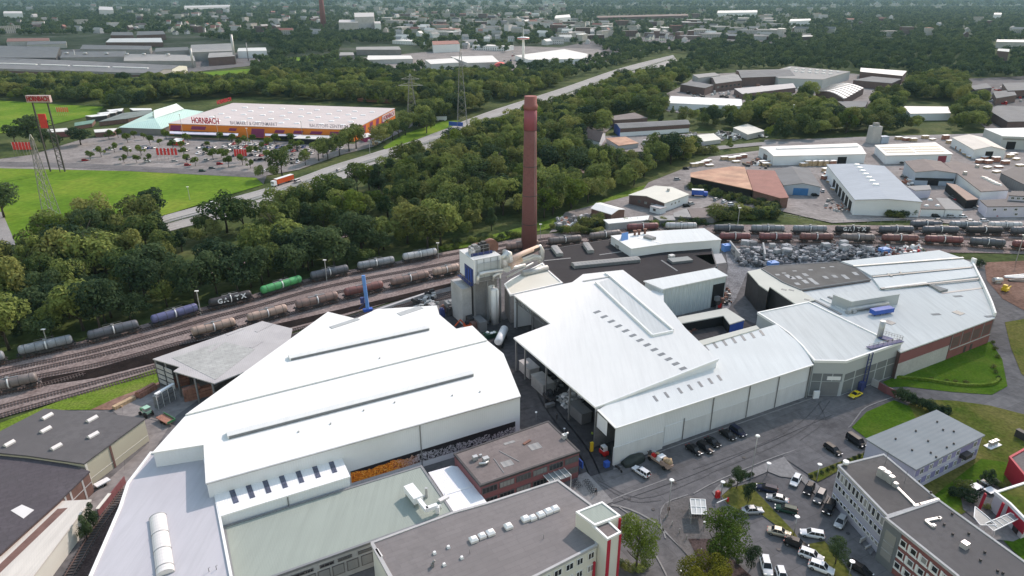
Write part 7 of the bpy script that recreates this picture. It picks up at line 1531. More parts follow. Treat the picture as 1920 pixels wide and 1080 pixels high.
q=g4('barrel_hall','brick hall with a white ribbed barrel roof','hall',(1530,173),(1582,186),(1620,165),(1557,159),7,3.2,B,'slate_grey',False,arch=1)
for i in range(7):
 t=(i+.5)/7;mb=MB()
 pr=[a.lerp(b,t)+V((0,0,.4))for a,b in zip(q.p0,q.p1)]
 for a,b in zip(pr,pr[1:]):mb.beam(a,b,3.4,.25)
 part(mb,'roof_stripe','white_paint',q.root)
nb('dark_annex','dark low annex below the barrel roofed hall','annex',[(1571,190),(1628,189),(1622,200),(1588,202)],5,B,'slate_grey')
nb('white_roof_hall','pale hall with a white roof right of the barrel roofed hall','hall',[(1693,199),(1777,200),(1783,212),(1707,213)],6,'white_wall','pale_roof')
for a in(('slate_house','slate roofed works house among the right hand trees',[(1816,161),(1850,156),(1860,164),(1828,168)],7),('slate_house','dark works building with a grey roof at the right edge above the factory',[(1862,172),(1900,168),(1906,178),(1868,184)],7),('slate_house','large dark flat works at the right edge',[(1853,206),(1870,198),(1990,200),(1990,226),(1890,228)],7),('slate_house','dark works behind the others at the right edge',[(1880,156),(1985,152),(1985,166),(1890,170)],8)):nb(a[0],a[1],'works building',a[2],a[3],B,'slate_grey')
# ==== the orange store
sz=8.6
so_=nb('orange_store','huge orange building supplies store with a white flat roof','store',[(316,231),(437,193),(740,203),(662,243)],sz,'orange_paint','store_roof',over=.25)
A,Bq,C_=P(316,231,sz),P(662,243,sz),P(740,203,sz);dA=(Bq-A).normalized();R=so_.root
panel(R,'entrance_glazing',A,Bq,.02,.36,0,3.2,'window_glass',.1,.02);panel(R,'entrance_glazing',A,Bq,.56,.88,0,3.2,'window_glass',.1,.02)
for u0,u1,z0,z1 in((.0,.06,3,7.2),(.12,.20,4.5,7.),(.33,.37,4.5,6.6),(.45,.52,.3,6.8),(.58,.63,4.2,6.4),(.68,.73,4.2,6.4),(.77,.83,4.2,6.4),(.87,.95,1.5,6.6)):
 sl_=1.5*(1 if u1-u0<.1 else 1);mb=MB();n=V((dA.y,-dA.x,0));L_=(Bq-A).length
 f=[W(A+dA*(u0*L_)+n*.1,z0),W(A+dA*(u1*L_)+n*.1,z0),W(A+dA*(u1*L_+sl_)+n*.1,z1),W(A+dA*(u0*L_+sl_)+n*.1,z1)];mb.face(f);part(mb,'magenta_stripe','magenta_paint',R)
d2=(C_-Bq).normalized();n2=V((d2.y,-d2.x,0));L2=(C_-Bq).length
for u in(.17,.33,.48,.62):
 f=[W(Bq+d2*(u*L2)+n2*.1,.5),W(Bq+d2*((u+.07)*L2)+n2*.1,.5),W(Bq+d2*((u+.10)*L2)+n2*.1,7.4),W(Bq+d2*((u+.03)*L2)+n2*.1,7.4)];mb=MB();mb.face(f);part(mb,'magenta_stripe','magenta_paint',R)
sb=panel(R,'sign_panel',Bq,C_,.66,.985,2.8,7.4,'white_paint',.15,.1);letters('HORNBACH',W(Bq+d2*(.82*L2)+n2*.35,5.1),d2,5.,'letter_red',sb,.29*L2,bold=.05)
letters('HORNBACH',W(A+dA*(.21*L_),sz+2.6),dA,6.2,'letter_red',R,.15*L_,.2,bold=.1);letters('BAUMARKT & GARTENMARKT',W(A+dA*(.475*L_),sz+1.8),dA,3.6,'letter_grey',R,.255*L_,.1,bold=.02);letters('BAUSTOFF-ZENTRUM',W(A+dA*(.875*L_),sz+1.8),dA,3.6,'letter_grey',R,.2*L_,.1,bold=.02)
q=P(421,194,sz);letters('HORNBACH',V((q.x,q.y,sz+2.2)),d2,4.6,'letter_red',R,24,.2,bold=.1)
slab(R,'entrance_canopy',[(318,246),(447,250),(445,254),(318,250)],4.2,.5,'lilac_wall');slab(R,'side_canopy',[(497,250),(565,252),(565,255),(497,254)],4.2,.4,'lilac_wall')
rr=random.Random(3)
for i in range(8):
 for j in range(5):
  t=(j+.5)/5;x0,x1=332+(437-332)*t+14,662+(740-662)*t-14;x=x0+(x1-x0)*(i+.5)/8+rr.uniform(-6,6);y=228-(228-198)*t+(x-x0)/(x1-x0)*10;p=P(x,y,sz);mb=MB();mb.box(p,(4.4,3.2,.55),.2,0,.75);part(mb,'rooflight','white_paint',R)
nb('goods_canopy','white flat goods canopy in front of the orange store','canopy',[(550,259),(562,253),(624,254),(616,261)],4.4,'black_void','pale_roof')
nb('side_canopy','small white canopy at the right corner of the orange store','canopy',[(676,253),(690,249),(698,254),(684,258)],3.6,'magenta_paint','pale_roof')
heap('goods_yard',[(690,262),(720,250),(722,262),(705,274),(688,270)],90,.8,2.2,['white_paint','concrete','timber','steel_grey'],'pallets of building goods in the yard beside the orange store',1.4,41)
heap('goods_yard',[(745,222),(775,210),(792,216),(770,232),(750,232)],70,.8,2.4,['white_paint','red_bright','wood_dark','concrete'],'goods and pallets behind the right end of the orange store',1.6,42)
gn=nb('garden_centre','garden centre with mint green hipped glass roofs','garden centre',[(223,239),(303,242),(382,210),(300,205)],4.6,'steel_grey','steel_grey')
E4=[P(x,y,4.8)for x,y in((222,239),(303,242),(382,209),(300,203))];r1,r2=P(290,222,9),P(341,204,9)
for f in([E4[0],E4[1],r1],[E4[1],E4[2],r2,r1],[E4[2],E4[3],r2],[E4[3],E4[0],r1,r2]):mb=MB();mb.face(f);part(mb,'roof_plane','mint_roof',gn.root)
t1,t2=P(288,207,13),P(331,194,13);b4=[P(290,222,9.05),P(345,204,9.05),P(332,203,9.05),P(285,214,9.05)]
for f in([b4[0],b4[1],t2,t1],[b4[1],b4[2],t2],[b4[2],b4[3],t1,t2],[b4[3],b4[0],t1]):mb=MB();mb.face(f);part(mb,'glass_lantern','mint_light',gn.root)
for i,(pxs,z_,m_,l)in enumerate((([(185,228),(240,222),(288,212),(283,206),(230,212)],3.6,'shade_net','wide dark shade net hall left of the mint green roofs'),([(140,230),(178,224),(172,231),(140,236)],3.,'net_green','green shade net over plants left of the garden centre'),([(176,243),(222,240),(212,246),(178,248)],4.,'pale_roof','low brown building with a pale roof edge below the garden centre'))):nb('shade_hall',l,'shade hall',pxs,z_,'wood_dark',m_)
for pxs,l in(([(160,217),(206,212),(200,216),(172,219)],'white tent roof over plants, nearest the upper field'),([(182,212),(222,207),(216,211),(192,214)],'white tent roof over plants, the middle one of three'),([(200,206),(231,203),(228,208),(208,209)],'white tent roof over plants, the farthest of three'),([(243,203),(283,203),(285,206),(250,207)],'long white canopy beside the glass lantern roof')):nb('plant_canopy',l,'canopy',pxs,4,'steel_dark','white_roof_b')
nb('shop_row','low reddish building with a pale roof edge behind the round hedge tree','low building',[(84,243),(125,240),(130,246),(86,248)],4,'maroon','pale_roof')
k=nb('kiosk','small red kiosk with a white roof in the store car park','kiosk',[(320,264),(330,259),(344,260),(338,266)],3.,'red_bright','white_roof_b')
gt=thing('sign_tower','tall steel sign tower with a red lettered box and a red square panel','sign tower',P(105,318));b1,b2=P(95,322),P(122,322);hT=hat(b1,190);dT=(b2-b1).normalized();
c1,c2=b1-dT*1.5,b2-dT*2.5
for a_,b_,l in((b1,W(b1+dT*0,hT),'leg'),(b2,W(b2-dT*.0,hT),'leg')):mb=MB();mb.beam(a_,b_,.65);part(mb,l,'steel_dark',gt)
mb=MB()
for i in range(10):
 z_=i*hT*.07+2;mb.beam(W(b2,z_),W(b2-dT*3,z_+2),.25);mb.beam(W(b2-dT*3,z_+2),W(b2,z_+2.6),.25)
mb.beam(W(b2-dT*3,0),W(b2-dT*3,hT*.75),.4);part(mb,'lattice','steel_dark',gt)
m_=(b1+b2)/2;nT=V((dT.y,-dT.x,0));mb=MB();s0,s1=b1-dT*2.6,b2+dT*2.4;mb.prism([s0+nT*1,s1+nT*1,s1-nT*1,s0-nT*1],hT-.5,hT+3.4);bx=part(mb,'sign_box',mat('sign_pale',(.5,.38,.38),.7),gt);letters('HORNBACH',W(m_+nT*1.15,hT+1.45),dT,3.8,'letter_red',bx,(s1-s0).length*.94,.12,bold=.12)
mb=MB();mb.prism([b1+dT*1.5+nT*.6,b2-dT*3+nT*.6,b2-dT*3-nT*.2,b1+dT*1.5-nT*.2],hT*.63,hT*.63+8.2);part(mb,'red_panel','flag_red',gt)
fl=MB();fl.tube([(0,0,0),(0,0,8.2)],.09,6);f1=fl.mesh('flagpole',['galvanised']);fl=MB()
for i in range(3):fl.face([(.1+i*.5,.12*math.sin(i*2.1),3.6),(.1+(i+1)*.5,.12*math.sin((i+1)*2.1),3.5),(.1+(i+1)*.5,.12*math.sin((i+1)*2.1),7.9),(.1+i*.5,.12*math.sin(i*2.1),8.0)])
fr=fl.mesh('flag',['flag_red']);FLAG=('flagpole',None,[('pole',f1,[]),('flag',fr,[])])
def flags(x0,x1,y,n,label,group,col='flag_red',hh=1.,dy=0.):
 for i in range(n):t=i/(n-1);place(FLAG,P(x0+(x1-x0)*t,y+dy*t),.2+.1*(i%3),None,{'flag_red':col},(.85*hh,.85*hh,.9*hh),label,'flag',group)
flags(28,58,292,6,'red flag on a pole left of the sign tower','red flags by the sign tower',hh=1.25)
flags(296,330,301,6,'red and white flag in the middle of the store car park','red flags in the left of the car park',hh=1.1);flags(441,460,303,5,'red flag between the round trees of the car park','red flags in the right of the car park',hh=1.1)
flags(108,127,217,6,'orange flag by the shade nets','orange flags by the shade nets','flag_orange',1.);flags(828,846,216,6,'pale red flag by the distant pylon','pale red flags near the pylon','flag_red',1.1)
for x,y,yt_,l in((345,262,214,'slim light mast before the left end of the orange store'),(411,264,216,'slim light mast before the lettering of the orange store'),(568,262,227,'slim light mast at the white goods canopy'),(467,275,240,'light mast with an orange head in the car park'),(551,316,297,'light mast at the lower right of the car park'),(225,335,383,''),(694,290,262,'light mast at the motorway bend by the goods yard')):
 if l:lamp(YLAMP,x,y,yt_,l,'car park light masts',14.35)
lamp(YLAMP,228,412,383,'light mast at the lower edge of the big field','field light masts',14.35);lamp(YLAMP,356,375,350,'light mast on the field beside the motorway','field light masts',14.35)
def pylon(x,y,ytop,bw_,label,arms=0):
 b=P(x,y);h=hat(b,ytop);o=thing('power_pylon',label,'pylon',b,'power pylons');legs=[(-1,-1),(1,-1),(1,1),(-1,1)];zs=[0,h*.3,h*.52,h*.7,h*.85,h*.95]
 def c(i,z):w_=bw_*(1-z/h*.88)/2;return V((b.x+legs[i][0]*w_,b.y+legs[i][1]*w_,z))
 for i in range(4):mb=MB();mb.beam(c(i,0),c(i,h*.95),.24);part(mb,'leg','steel_grey',o)
 mb=MB();n=11
 for k in range(n):
  z0,z1=h*.95*k/n,h*.95*(k+1)/n
  for i in range(4):j=(i+1)%4;mb.beam(c(i,z0),c(j,z1),.09);mb.beam(c(j,z0),c(i,z1),.09)
 part(mb,'bracing','steel_grey',o);mb=MB();mb.beam(c(0,h*.95),(b.x,b.y,h),.3);mb.beam(c(2,h*.95),(b.x,b.y,h),.3);part(mb,'peak','galvanised',o)
 for z_,l in((h*.78,bw_*1.1),(h*.9,bw_*.8))[:arms]:mb=MB();mb.beam((b.x-l,b.y,z_),(b.x+l,b.y,z_),.3);mb.beam((b.x-l,b.y,z_),(b.x,b.y,z_+2.4),.2);mb.beam((b.x+l,b.y,z_),(b.x,b.y,z_+2.4),.2);part(mb,'crossarm','galvanised',o)
pylon(106,436,252,5.8,'grey lattice pylon on the big green field, the nearest');pylon(774,236,138,9.,'grey lattice pylon behind the right end of the orange store',2);pylon(867,240,90,8.,'grey lattice pylon beside the distant flags',1)
p=P(857,236);mb=MB();a,b=P(842,239),P(868,241);mb.beam(W(a,3.2),W(b,3.2),.4,3.2);
for q in(a,b):mb.box(q,(.4,.4,2))
solo(mb,'billboard','blue_paint','bright blue billboard beside the motorway trees','billboard',loc=a)
p=P(828,226);mb=MB();mb.box((p.x,p.y,.6),(9,2.6,2.6),.1);mb.box((p.x,p.y,3.2),(9.1,2.7,.1),.1)
for s in(-3,3):mb.box((p.x+s,p.y,0),(1.,2.4,.7))
solo(mb,'white_trailer','white_paint','white box trailer parked on the grass by the distant flags','trailer')
# ==== far works at the upper left
q=g4('long_grey_works','long grey works hall with a white ridge light, nearest of the twin halls','factory hall',(-90,126),(293,138),(322,130),(-60,116),8.5,2.6,'sheet_grey','slate_grey');wallpoly(q.root,'cream_gable',[W(q.B,0),q.B,q.p1[1],q.C,W(q.C,0)],'cream_light',t=.3);A,Bq=q.A,q.B;panel(q.root,'dark_band',A,Bq,0,1,3.6,6.2,'brick_dark',.1,.03)
for u0,u1 in((.05,.4),(.42,.56),(.58,.75),(.77,.93)):mb=MB();a,b=q.p0[1],q.p1[1];mb.beam(a.lerp(b,u0)+V((0,0,.7)),a.lerp(b,u1)+V((0,0,.7)),3.,1.1);part(mb,'ridge_light','white_paint',q.root)
q=g4('long_grey_works','long grey works hall with a cream gable, the rear of the twin halls','factory hall',(-60,115),(322,130),(350,124),(-40,106),8.5,2.6,'sheet_grey','slate_grey');wallpoly(q.root,'cream_gable',[W(q.B,0),q.B,q.p1[1],q.C,W(q.C,0)],'cream_light',t=.3);panel(q.root,'door',q.B,q.C,.25,.75,0,4.5,'sheet_grey',.1,.32)
far_list=(('broad_grey_hall','broad grey hall with a low dark gable at the left edge',[(-80,108),(105,108),(112,88),(-80,84)],11,'felt_dark','slate_grey'),('grey_works','grey works hall with round roof vents behind the twin halls',[(113,108),(232,106),(236,96),(118,97)],10,'sheet_grey','slate_grey'),('grey_works','grey works hall with saw edges beside the round vents',[(232,114),(366,114),(363,103),(234,101)],9,'sheet_grey','sheet_grey'),('grey_works','tall grey works hall at the right of the far works',[(357,98),(438,95),(434,81),(358,84)],14,'sheet_grey','sheet_grey'),('brick_block','dark brick block at the right end of the far works',[(390,108),(440,105),(438,97),(392,99)],12,'brick_dark','sheet_grey'),('white_box','white box hall right of the far works',[(445,96),(500,95),(498,89),(447,90)],11,'white_wall','pale_roof'),('low_works','low works row with white roof edges behind the grey halls',[(290,97),(355,94),(352,88),(292,90)],10,'sheet_grey','slate_grey'),('low_works','works row with many small white rooflights',[(150,92),(280,93),(284,86),(155,84)],10,'sheet_grey','slate_grey'),('long_pale_roof','long hall with a pale roof below the brick houses',[(198,79),(305,79),(302,71),(206,72)],9,'brick_dark','pale_roof'),('red_roof_row','long low row with red roofs at the upper left',[(12,78),(92,76),(92,71),(14,72)],9,'concrete','tile_red'),('white_row','low row with pale bays at the upper left',[(50,84),(124,82),(124,77),(52,78)],8,'galvanised','slate_grey'),('brick_school','dark brick house block with a flat roof at the upper left',[(207,66),(250,66),(248,60),(210,60)],12,'brick_dark','slate_grey'),('brick_school','brick block right of the other brick block at the upper left',[(256,66),(310,64),(306,58),(258,59)],12,'brick_dark','slate_grey'),('grey_hall','hall with a pale grey roof beyond the wooded bank',[(668,93),(752,93),(748,87),(668,88)],9,'concrete_dark','sheet_grey'),('grey_hall','lower hall with a white grey roof on the wooded bank',[(688,112),(774,110),(770,104),(690,104)],7,'concrete','pale_roof'),('grey_hall','small low shed left of the two grey roofed halls',[(636,104),(664,103),(662,98),(638,98)],6,'concrete_dark','sheet_grey'),('pale_box_hall','pale box shaped hall with a grey front beyond the wooded bank',[(797,112),(850,109),(861,117),(808,120)],9,'grey_panel','pale_roof'),('pale_wide_hall','wide pale hall left of the red tent',[(845,106),(923,104),(936,116),(877,118)],8,'concrete','pale_roof'),('red_stripe_hall','white building with a red roof stripe in the far distance',[(810,77),(858,76),(862,82),(812,84)],14,'white_wall','tile_red'),('wide_pale_market','wide flat market hall with a pale roof beside the white mast',[(966,104),(1058,92),(1102,101),(1095,110),(992,112)],7,'white_wall','pale_roof'),('grey_tower_block','tall grey block tower in the distance',[(665,32),(701,31),(701,23.5),(664,24)],40,'concrete','concrete'),('grey_block_low','lower grey block left of the tall grey block tower',[(635,42),(671,42),(671,37),(636,37)],28,'concrete','concrete'),('white_annex_block','pale block right of the tall grey block tower',[(702,44),(714,44),(713,40),(702,40)],25,'white_wall','concrete'),('apartment_block','white apartment block at the far left edge',[(6,25),(42,25),(41,21),(7,21)],22,'white_wall','concrete'),('apartment_block','pale stepped apartment block in the upper left trees',[(185,18),(212,19),(211,13),(186,12)],24,'office_white','concrete'),('long_flats','long pale flats in the trees of the upper left',[(345,14),(432,12),(431,9),(346,11)],14,'office_white','concrete'),('hill_hall','dark railway shed line far beyond the motorway',[(1120,33),(1290,29),(1290,26),(1120,30)],10,'brick_dark','brick_dark'),('white_far_block','white block beyond the motorway end',[(1345,24),(1420,23),(1420,19),(1346,20)],16,'white_wall','pale_roof'),('pale_church_hall','pale arched building beyond the motorway',[(1040,34),(1070,32),(1068,27),(1042,29)],14,'white_wall','pale_roof'),('white_mansion','pale building in the woods at the far right',[(1480,40),(1520,38),(1520,35),(1482,36)],14,'white_wall','pale_roof'),('white_block_far','white tower house in the woods at the far right',[(1864,27),(1878,27),(1878,24),(1864,24)],20,'white_wall','pale_roof'),('terrace_row','pale terrace row at the far right edge',[(1868,78),(1980,80),(1980,75),(1870,74)],12,'concrete','pale_roof'),('brick_flats','brick flats with white window bands at the right edge',[(1870,95),(1892,97),(1893,92),(1872,91)],14,'brick_dark','pale_roof'))
for n_,l,pxs,z_,w_,r_ in far_list:nb(n_,l,'works building' if 'works' in l or 'hall' in l else 'building',pxs,z_,w_,r_)
for x in(125,160,200,238,270,315):p=P(x,101+(x-125)*.015,10.5);mb=MB();mb.tube([p,p+V((0,0,2.2)),p+V((0,0,2.8))],[3,3,1],10);solo(mb,'roof_vent','galvanised','big round roof vent on the far grey works','roof vent','round vents on the far works')
q=thing('event_tent','red round topped tent beside the far pale halls','tent',P(938,128));c=P(938,130);mb=MB();pr=[(math.cos(math.pi*i/10)*11,math.sin(math.pi*i/10)*9)for i in range(11)]
for(x0,z0),(x1,z1)in zip(pr,pr[1:]):mb.face([(c.x+x0,c.y-7,z0),(c.x+x0,c.y+14,z0),(c.x+x1,c.y+14,z1),(c.x+x1,c.y-7,z1)],0,True)
part(mb,'canvas','red_bright',q);mb=MB();mb.face([(c.x+x,c.y-6.5,z)for x,z in pr]);part(mb,'front_canvas',mat('tent_pink',(.55,.1,.14),.8),q)
q=thing('white_mast','white observation mast with a red and white disc','mast',P(981,118));b=P(981,118);h=hat(b,50);mb=MB();mb.tube([b,W(b,h*.72)],[2.2,1.7],12);mb.tube([W(b,h*.72),W(b,h)],[.5,.2],6);part(mb,'shaft','white_paint',q);mb=MB();z_=hat(b,72);mb.tube([W(b,z_-2),W(b,z_-1),W(b,z_+1.5),W(b,z_+2.4)],[3,9,9,3],20);part(mb,'disc','white_paint',q);mb=MB();mb.tube([W(b,z_-.6),W(b,z_+.6)],9.15,20);part(mb,'red_band','red_bright',q)
b=P(607,52);q=thing('far_chimney','brick chimney far away at the top edge of the picture','chimney',b);mb=MB();mb.tube([b,W(b,60),W(b,101)],[9,7.4,6.2],18);part(mb,'shaft','chimney_brick',q);mb=MB();mb.tube([W(b,100.5),W(b,101.5)],6.5,18);part(mb,'rim','steel_dark',q)
for x,y,yt_,r_,m_,l in((363,128,90,1.6,'galvanised','slim pale stack beside the far brick block'),(441,118,64,2.,'galvanised','tall pale stack at the right of the far works'),(466,114,80,.8,'steel_grey','thin grey mast by the white box hall'),(143,116,93,.8,'galvanised','short pale stack on the far works')):b=P(x,y);h=hat(b,yt_);mb=MB();mb.tube([b,W(b,h)],[r_,r_*.85],10);mb.tube([W(b,h-.5),W(b,h)],r_*1.05,10);solo(mb,'stack',m_,l,'stack',loc=b)
for x,y,yt_ in((508,168,150),(615,177,153),(566,172,158),(680,180,161),(708,186,160),(795,186,166)):b=P(x,y);h=hat(b,yt_);mb=MB();mb.beam(b,W(b,h),.5);mb.beam(W(b,h*.8),V((b.x+5,b.y,h*.88)),.25);solo(mb,'catenary_mast','galvanised','railway catenary mast on the far line behind the orange store','catenary mast','catenary masts behind the store',loc=b)
a,b=P(672,190),P(735,194);mb=MB();mb.beam(W(a,1.5),W(b,1.5),2.8,2.6);mb.beam(W(a,3.1),W(b,3.1),2.2,.3);solo(mb,'red_freight_wagons','rust_metal','dark red freight wagons standing behind the orange store','freight wagon',loc=a)
def hmesh(w_,d_,h_,r_):
 m=MB();m.box((0,0,0),(w_,d_,h_));x,y=w_/2+.4,d_/2+.4
 if r_:m.face([(-x,-y,h_),(x,-y,h_),(x,0,h_+r_),(-x,0,h_+r_)],1);m.face([(x,y,h_),(-x,y,h_),(-x,0,h_+r_),(x,0,h_+r_)],1);m.face([(-x,y,h_),(-x,-y,h_),(-x,0,h_+r_)],0);m.face([(x,-y,h_),(x,y,h_),(x,0,h_+r_)],0)
 else:m.box((0,0,h_),(w_+.4,d_+.4,.4),0,1)
 for s in range(1,int(h_//3)+1):
  for i in range(max(2,int(w_/4))):xx=-w_/2+w_*(i+.5)/max(2,int(w_/4));m.box((xx,-d_/2-.02,s*3-2.2),(1.5,.1,1.4),0,2)
 return m.mesh('town_house',['office_white','tile_red','window_glass'])
HM={'gabled':hmesh(12,10,6,4.5),'row':hmesh(30,11,8,4.5),'block':hmesh(36,13,15,0),'hall':hmesh(60,32,8,0)}
rh=random.Random(77);NF=len(FOOT)
def town(n,box,kinds,walls,roofs,lab,grp):
 k=0;t=0
 while k<n and t<n*30:
  t+=1;x,y=rh.uniform(box[0],box[2]),rh.uniform(box[1],box[3]);p=P(x,y)
  if any(f[0]-6<x<f[2]+6 and f[1]-3<y<f[3]+3 for f in FOOT[:NF])or any(abs((f[4][0]-p.xy).length)<16 for f in FOOT[NF:]):continue
  kd=rh.choice(kinds);w_,r_=rh.choice(walls),rh.choice(roofs);o=bpy.data.objects.new({'gabled':'town_house','row':'terrace_house','block':'apartment_block','hall':'flat_hall'}[kd],HM[kd]);COL.objects.link(o);o.location=(p.x,p.y,-.15);rz=rh.choice((0.2,1.2,-.5))+rh.uniform(-.25,.25);o.rotation_euler=(0,0,rz);o.scale=(rh.uniform(.8,1.25),rh.uniform(.85,1.2),rh.uniform(.85,1.2))
  for i,m_ in((0,w_),(1,r_)):o.material_slots[i].link='OBJECT';o.material_slots[i].material=M(m_)
  wl={'town_pale':'pale','office_white':'white','brick_dark':'dark brick','cream_light':'cream','concrete':'grey','white_wall':'white'}[w_];rl={'town_roof':'light grey','tile_red':'red brown','slate_grey':'grey','felt_dark':'dark','pale_roof':'pale','sheet_grey':'grey'}[r_];kl={'gabled':'gabled house','row':'terrace','block':'apartment block','hall':'flat hall'}[kd]
  tag(o,f'{wl} {kl} with a {rl} roof {lab}',{'gabled':'house','row':'terrace','block':'apartment block','hall':'hall'}[kd],f'{wl} {kl}s with {rl} roofs {grp}')
  FOOT.append((x-7,y-4,x+7,y+4.5,[p.xy]));k+=1
Wl,Rf=['town_pale','brick_dark','town_pale','office_white'],['tile_red','slate_grey','felt_dark','town_roof','sheet_grey']
town(80,(0,6,640,64),['gabled','row','row','block'],Wl,Rf,'among the upper left trees','among the upper left trees')
town(165,(640,3,1060,62),['gabled','row','row','block','hall'],Wl+['town_pale'],Rf+['pale_roof'],'in the middle of the distant town','in the middle of the distant town')
town(16,(1190,64,1330,78),['gabled'],['office_white','cream_light'],['felt_dark','slate_grey'],'in the row beyond the motorway','in the row beyond the motorway')
town(75,(1040,30,1520,76),['hall','hall','block','row'],['concrete','brick_dark','town_pale'],['town_roof','pale_roof','sheet_grey','slate_grey'],'in the far works beyond the motorway','in the far works beyond the motorway')
town(60,(1030,6,1910,70),['gabled','row','block'],Wl,Rf,'in the woods of the far right','in the woods of the far right')
town(30,(740,62,1110,96),['hall','row','gabled'],['white_wall','concrete','office_white'],['pale_roof','sheet_grey'],'around the white mast','around the white mast')
town(14,(310,44,420,66),['gabled'],['office_white','cream_light'],['felt_dark','tile_red'],'behind the far works','behind the far works')
rc2=random.Random(8)
for i in range(60):
 x,y=rc2.uniform(870,1090),rc2.uniform(112,128)
 if x>960:y=rc2.uniform(96,106);
 c=rc2.choice(('white','silver','black','grey','red','blue'))
 if any(f[0]<x<f[2]and f[1]<y<f[3]for f in FOOT[:NF]):continue
 scar(x,y,rc2.uniform(0,3),c,cn[c]+' car in the far parking areas beyond the wooded bank',cn[c]+' cars in the far parking areas')
heap('yard_clutter',[(1400,300),(1450,300),(1440,318),(1395,312)],30,.8,2.4,['timber','timber_red','white_paint','steel_dark'],'loose boards and pallets in the yard before the long white hall',1.,51)
heap('yard_clutter',[(1690,300),(1700,345),(1712,352),(1690,310)],40,.8,2.2,['timber_red','white_paint','steel_grey','steel_dark'],'clutter between the pale hall and the gabled works',1.2,52)
heap('yard_clutter',[(1550,375),(1600,385),(1590,400),(1545,395)],30,.6,1.8,['timber_red','concrete','steel_grey'],'scattered material on the yard left of the pale hall',.8,53)
heap('yard_clutter',[(1270,185),(1300,165),(1560,160),(1540,175),(1400,184)],90,1.4,4.,['white_paint','steel_dark','concrete','rust_metal'],'parked goods and vehicles scattered through the yard of the brick works',1.6,54)
heap('yard_clutter',[(1810,160),(1990,175),(1990,200),(1850,196)],70,1.4,4.2,['white_paint','steel_dark','concrete','car_red'],'parked goods and vehicles in the works yard at the right edge',1.6,55)
mb=MB();c=spline([P(*q_)for q_ in((1470,408),(1560,419),(1700,417),(1850,425),(1960,428))],6)
for a,b in zip(c,c[1:]):mb.beam(a,a+V((0,0,2)),.1);mb.beam(a+V((0,0,1.9)),b+V((0,0,1.9)),.06);mb.beam(a+V((0,0,.9)),b+V((0,0,.9)),.04)
solo(mb,'wire_fence','galvanised','grey wire fence between the yards and the grassy railway bank','fence',loc=c[0])
from mathutils import noise as mnoise
# ==== trees and bushes
def crown_mesh(seed,n,size,m,kind='round',nb_=12):
 """leaf sized faces spread over many overlapping clumps; unit crown about 1 high from z .18 to 1, radius about .42"""
 r=random.Random(seed);bl=[]
 for i in range(nb_):
  a=r.uniform(0,6.283);t=r.random()
  if kind=='round':z=.42+.4*r.random();R=.30*math.sqrt(t)*(1.15-abs(z-.55)*1.3);s=r.uniform(.11,.2)
  elif kind=='column':z=.25+.62*t;R=.10*(1.2-t);s=r.uniform(.10,.16)*(1.15-.6*t)
  elif kind=='bush':z=.2+.38*r.random();R=.36*math.sqrt(t);s=r.uniform(.16,.26)
  else:z=.25+.62*t;R=.26*(1-t)*r.uniform(.4,1.1);s=r.uniform(.1,.17)*(1.2-.7*t)
  bl.append((V((R*math.cos(a),R*math.sin(a),z)),s,r.uniform(.75,1.1)))
 mb=MB();k=0;tot=sum(s*s for _,s,_ in bl)
 for c,s,sq in bl:
  for _ in range(int(n*s*s/tot)):
   d=V((r.gauss(0,1),r.gauss(0,1),r.gauss(0,1)+.25)).normalized();p=c+V((d.x*s,d.y*s,d.z*s*sq))*(1.06-.5*r.random()**2)
   if any((p-c2).length<s2*.62 for c2,s2,_ in bl)and r.random()<.8:continue
   nrm=(d+V((r.gauss(0,.38),r.gauss(0,.38),r.gauss(0,.38)+.2))).normalized();u=nrm.orthogonal().normalized();w=nrm.cross(u);a=r.uniform(0,6.28);u,w=u*math.cos(a)+w*math.sin(a),w*math.cos(a)-u*math.sin(a);q=size*r.uniform(.6,1.3);bend=nrm*q*.25
   mb.face([p-u*q-bend,p-w*q*.7,p+u*q-bend,p+w*q*.7])
 return mb.mesh('crown',[m])
def trunk_mesh(seed):
 r=random.Random(seed);mb=MB();mb.tube([(0,0,0),(.01,0,.2),(-.005,.01,.42),(0,0,.7)],[.026,.02,.015,.006],7)
 for i in range(6):a=i*1.05+r.random();z=.22+.07*i;mb.tube([(0,0,z),(math.cos(a)*.14,math.sin(a)*.14,z+.14),(math.cos(a)*.24,math.sin(a)*.24,z+.26)],[.012,.008,.004],5)
 return mb.mesh('trunk',['bark'])
TR=[trunk_mesh(i)for i in range(3)]
def spec(seed,n,size,m,kind='round',nb_=12):return('tree',None,[('crown',crown_mesh(seed,n,size,m,kind,nb_),[]),('trunk',TR[seed%3],[])])
WOOD=[spec(i,1750,.034,'leaf_wood','round',13+i%4)for i in range(5)]+[spec(20+i,1650,.034,'leaf_olive','round',15)for i in range(2)]+[spec(30,1650,.034,'leaf_dark','round',12),spec(31,1500,.033,'leaf_wood','cone',14),spec(33,1650,.034,'leaf_bright','round',14),spec(34,1650,.034,'leaf_dark','column',12)]
SHADEW=[WOOD[7],spec(36,1750,.034,'leaf_dark','round',16),WOOD[1],spec(38,1700,.034,'leaf_dark','round',14),spec(37,1700,.034,'leaf_dark','round',13)]  # mostly darker leaves: the left wood's shade is put into their colour
NEAR=[spec(50,8000,.0145,'leaf_bright','round',18),spec(51,8000,.015,'leaf_yellow','round',16),spec(52,4500,.02,'leaf_dark','round',14)]
BUSH=[spec(60+i,1300,.04,('leaf_wood','leaf_olive','leaf_dark')[i],'bush',10)for i in range(3)]
COLM=[spec(70,2600,.022,'leaf_dark','column',14)];CONI=[spec(72,2600,.024,'leaf_dark','cone',16)]
SMALL=[spec(80+i,700,.05,'leaf_bright','round',9)for i in range(2)]
rt=random.Random(99)
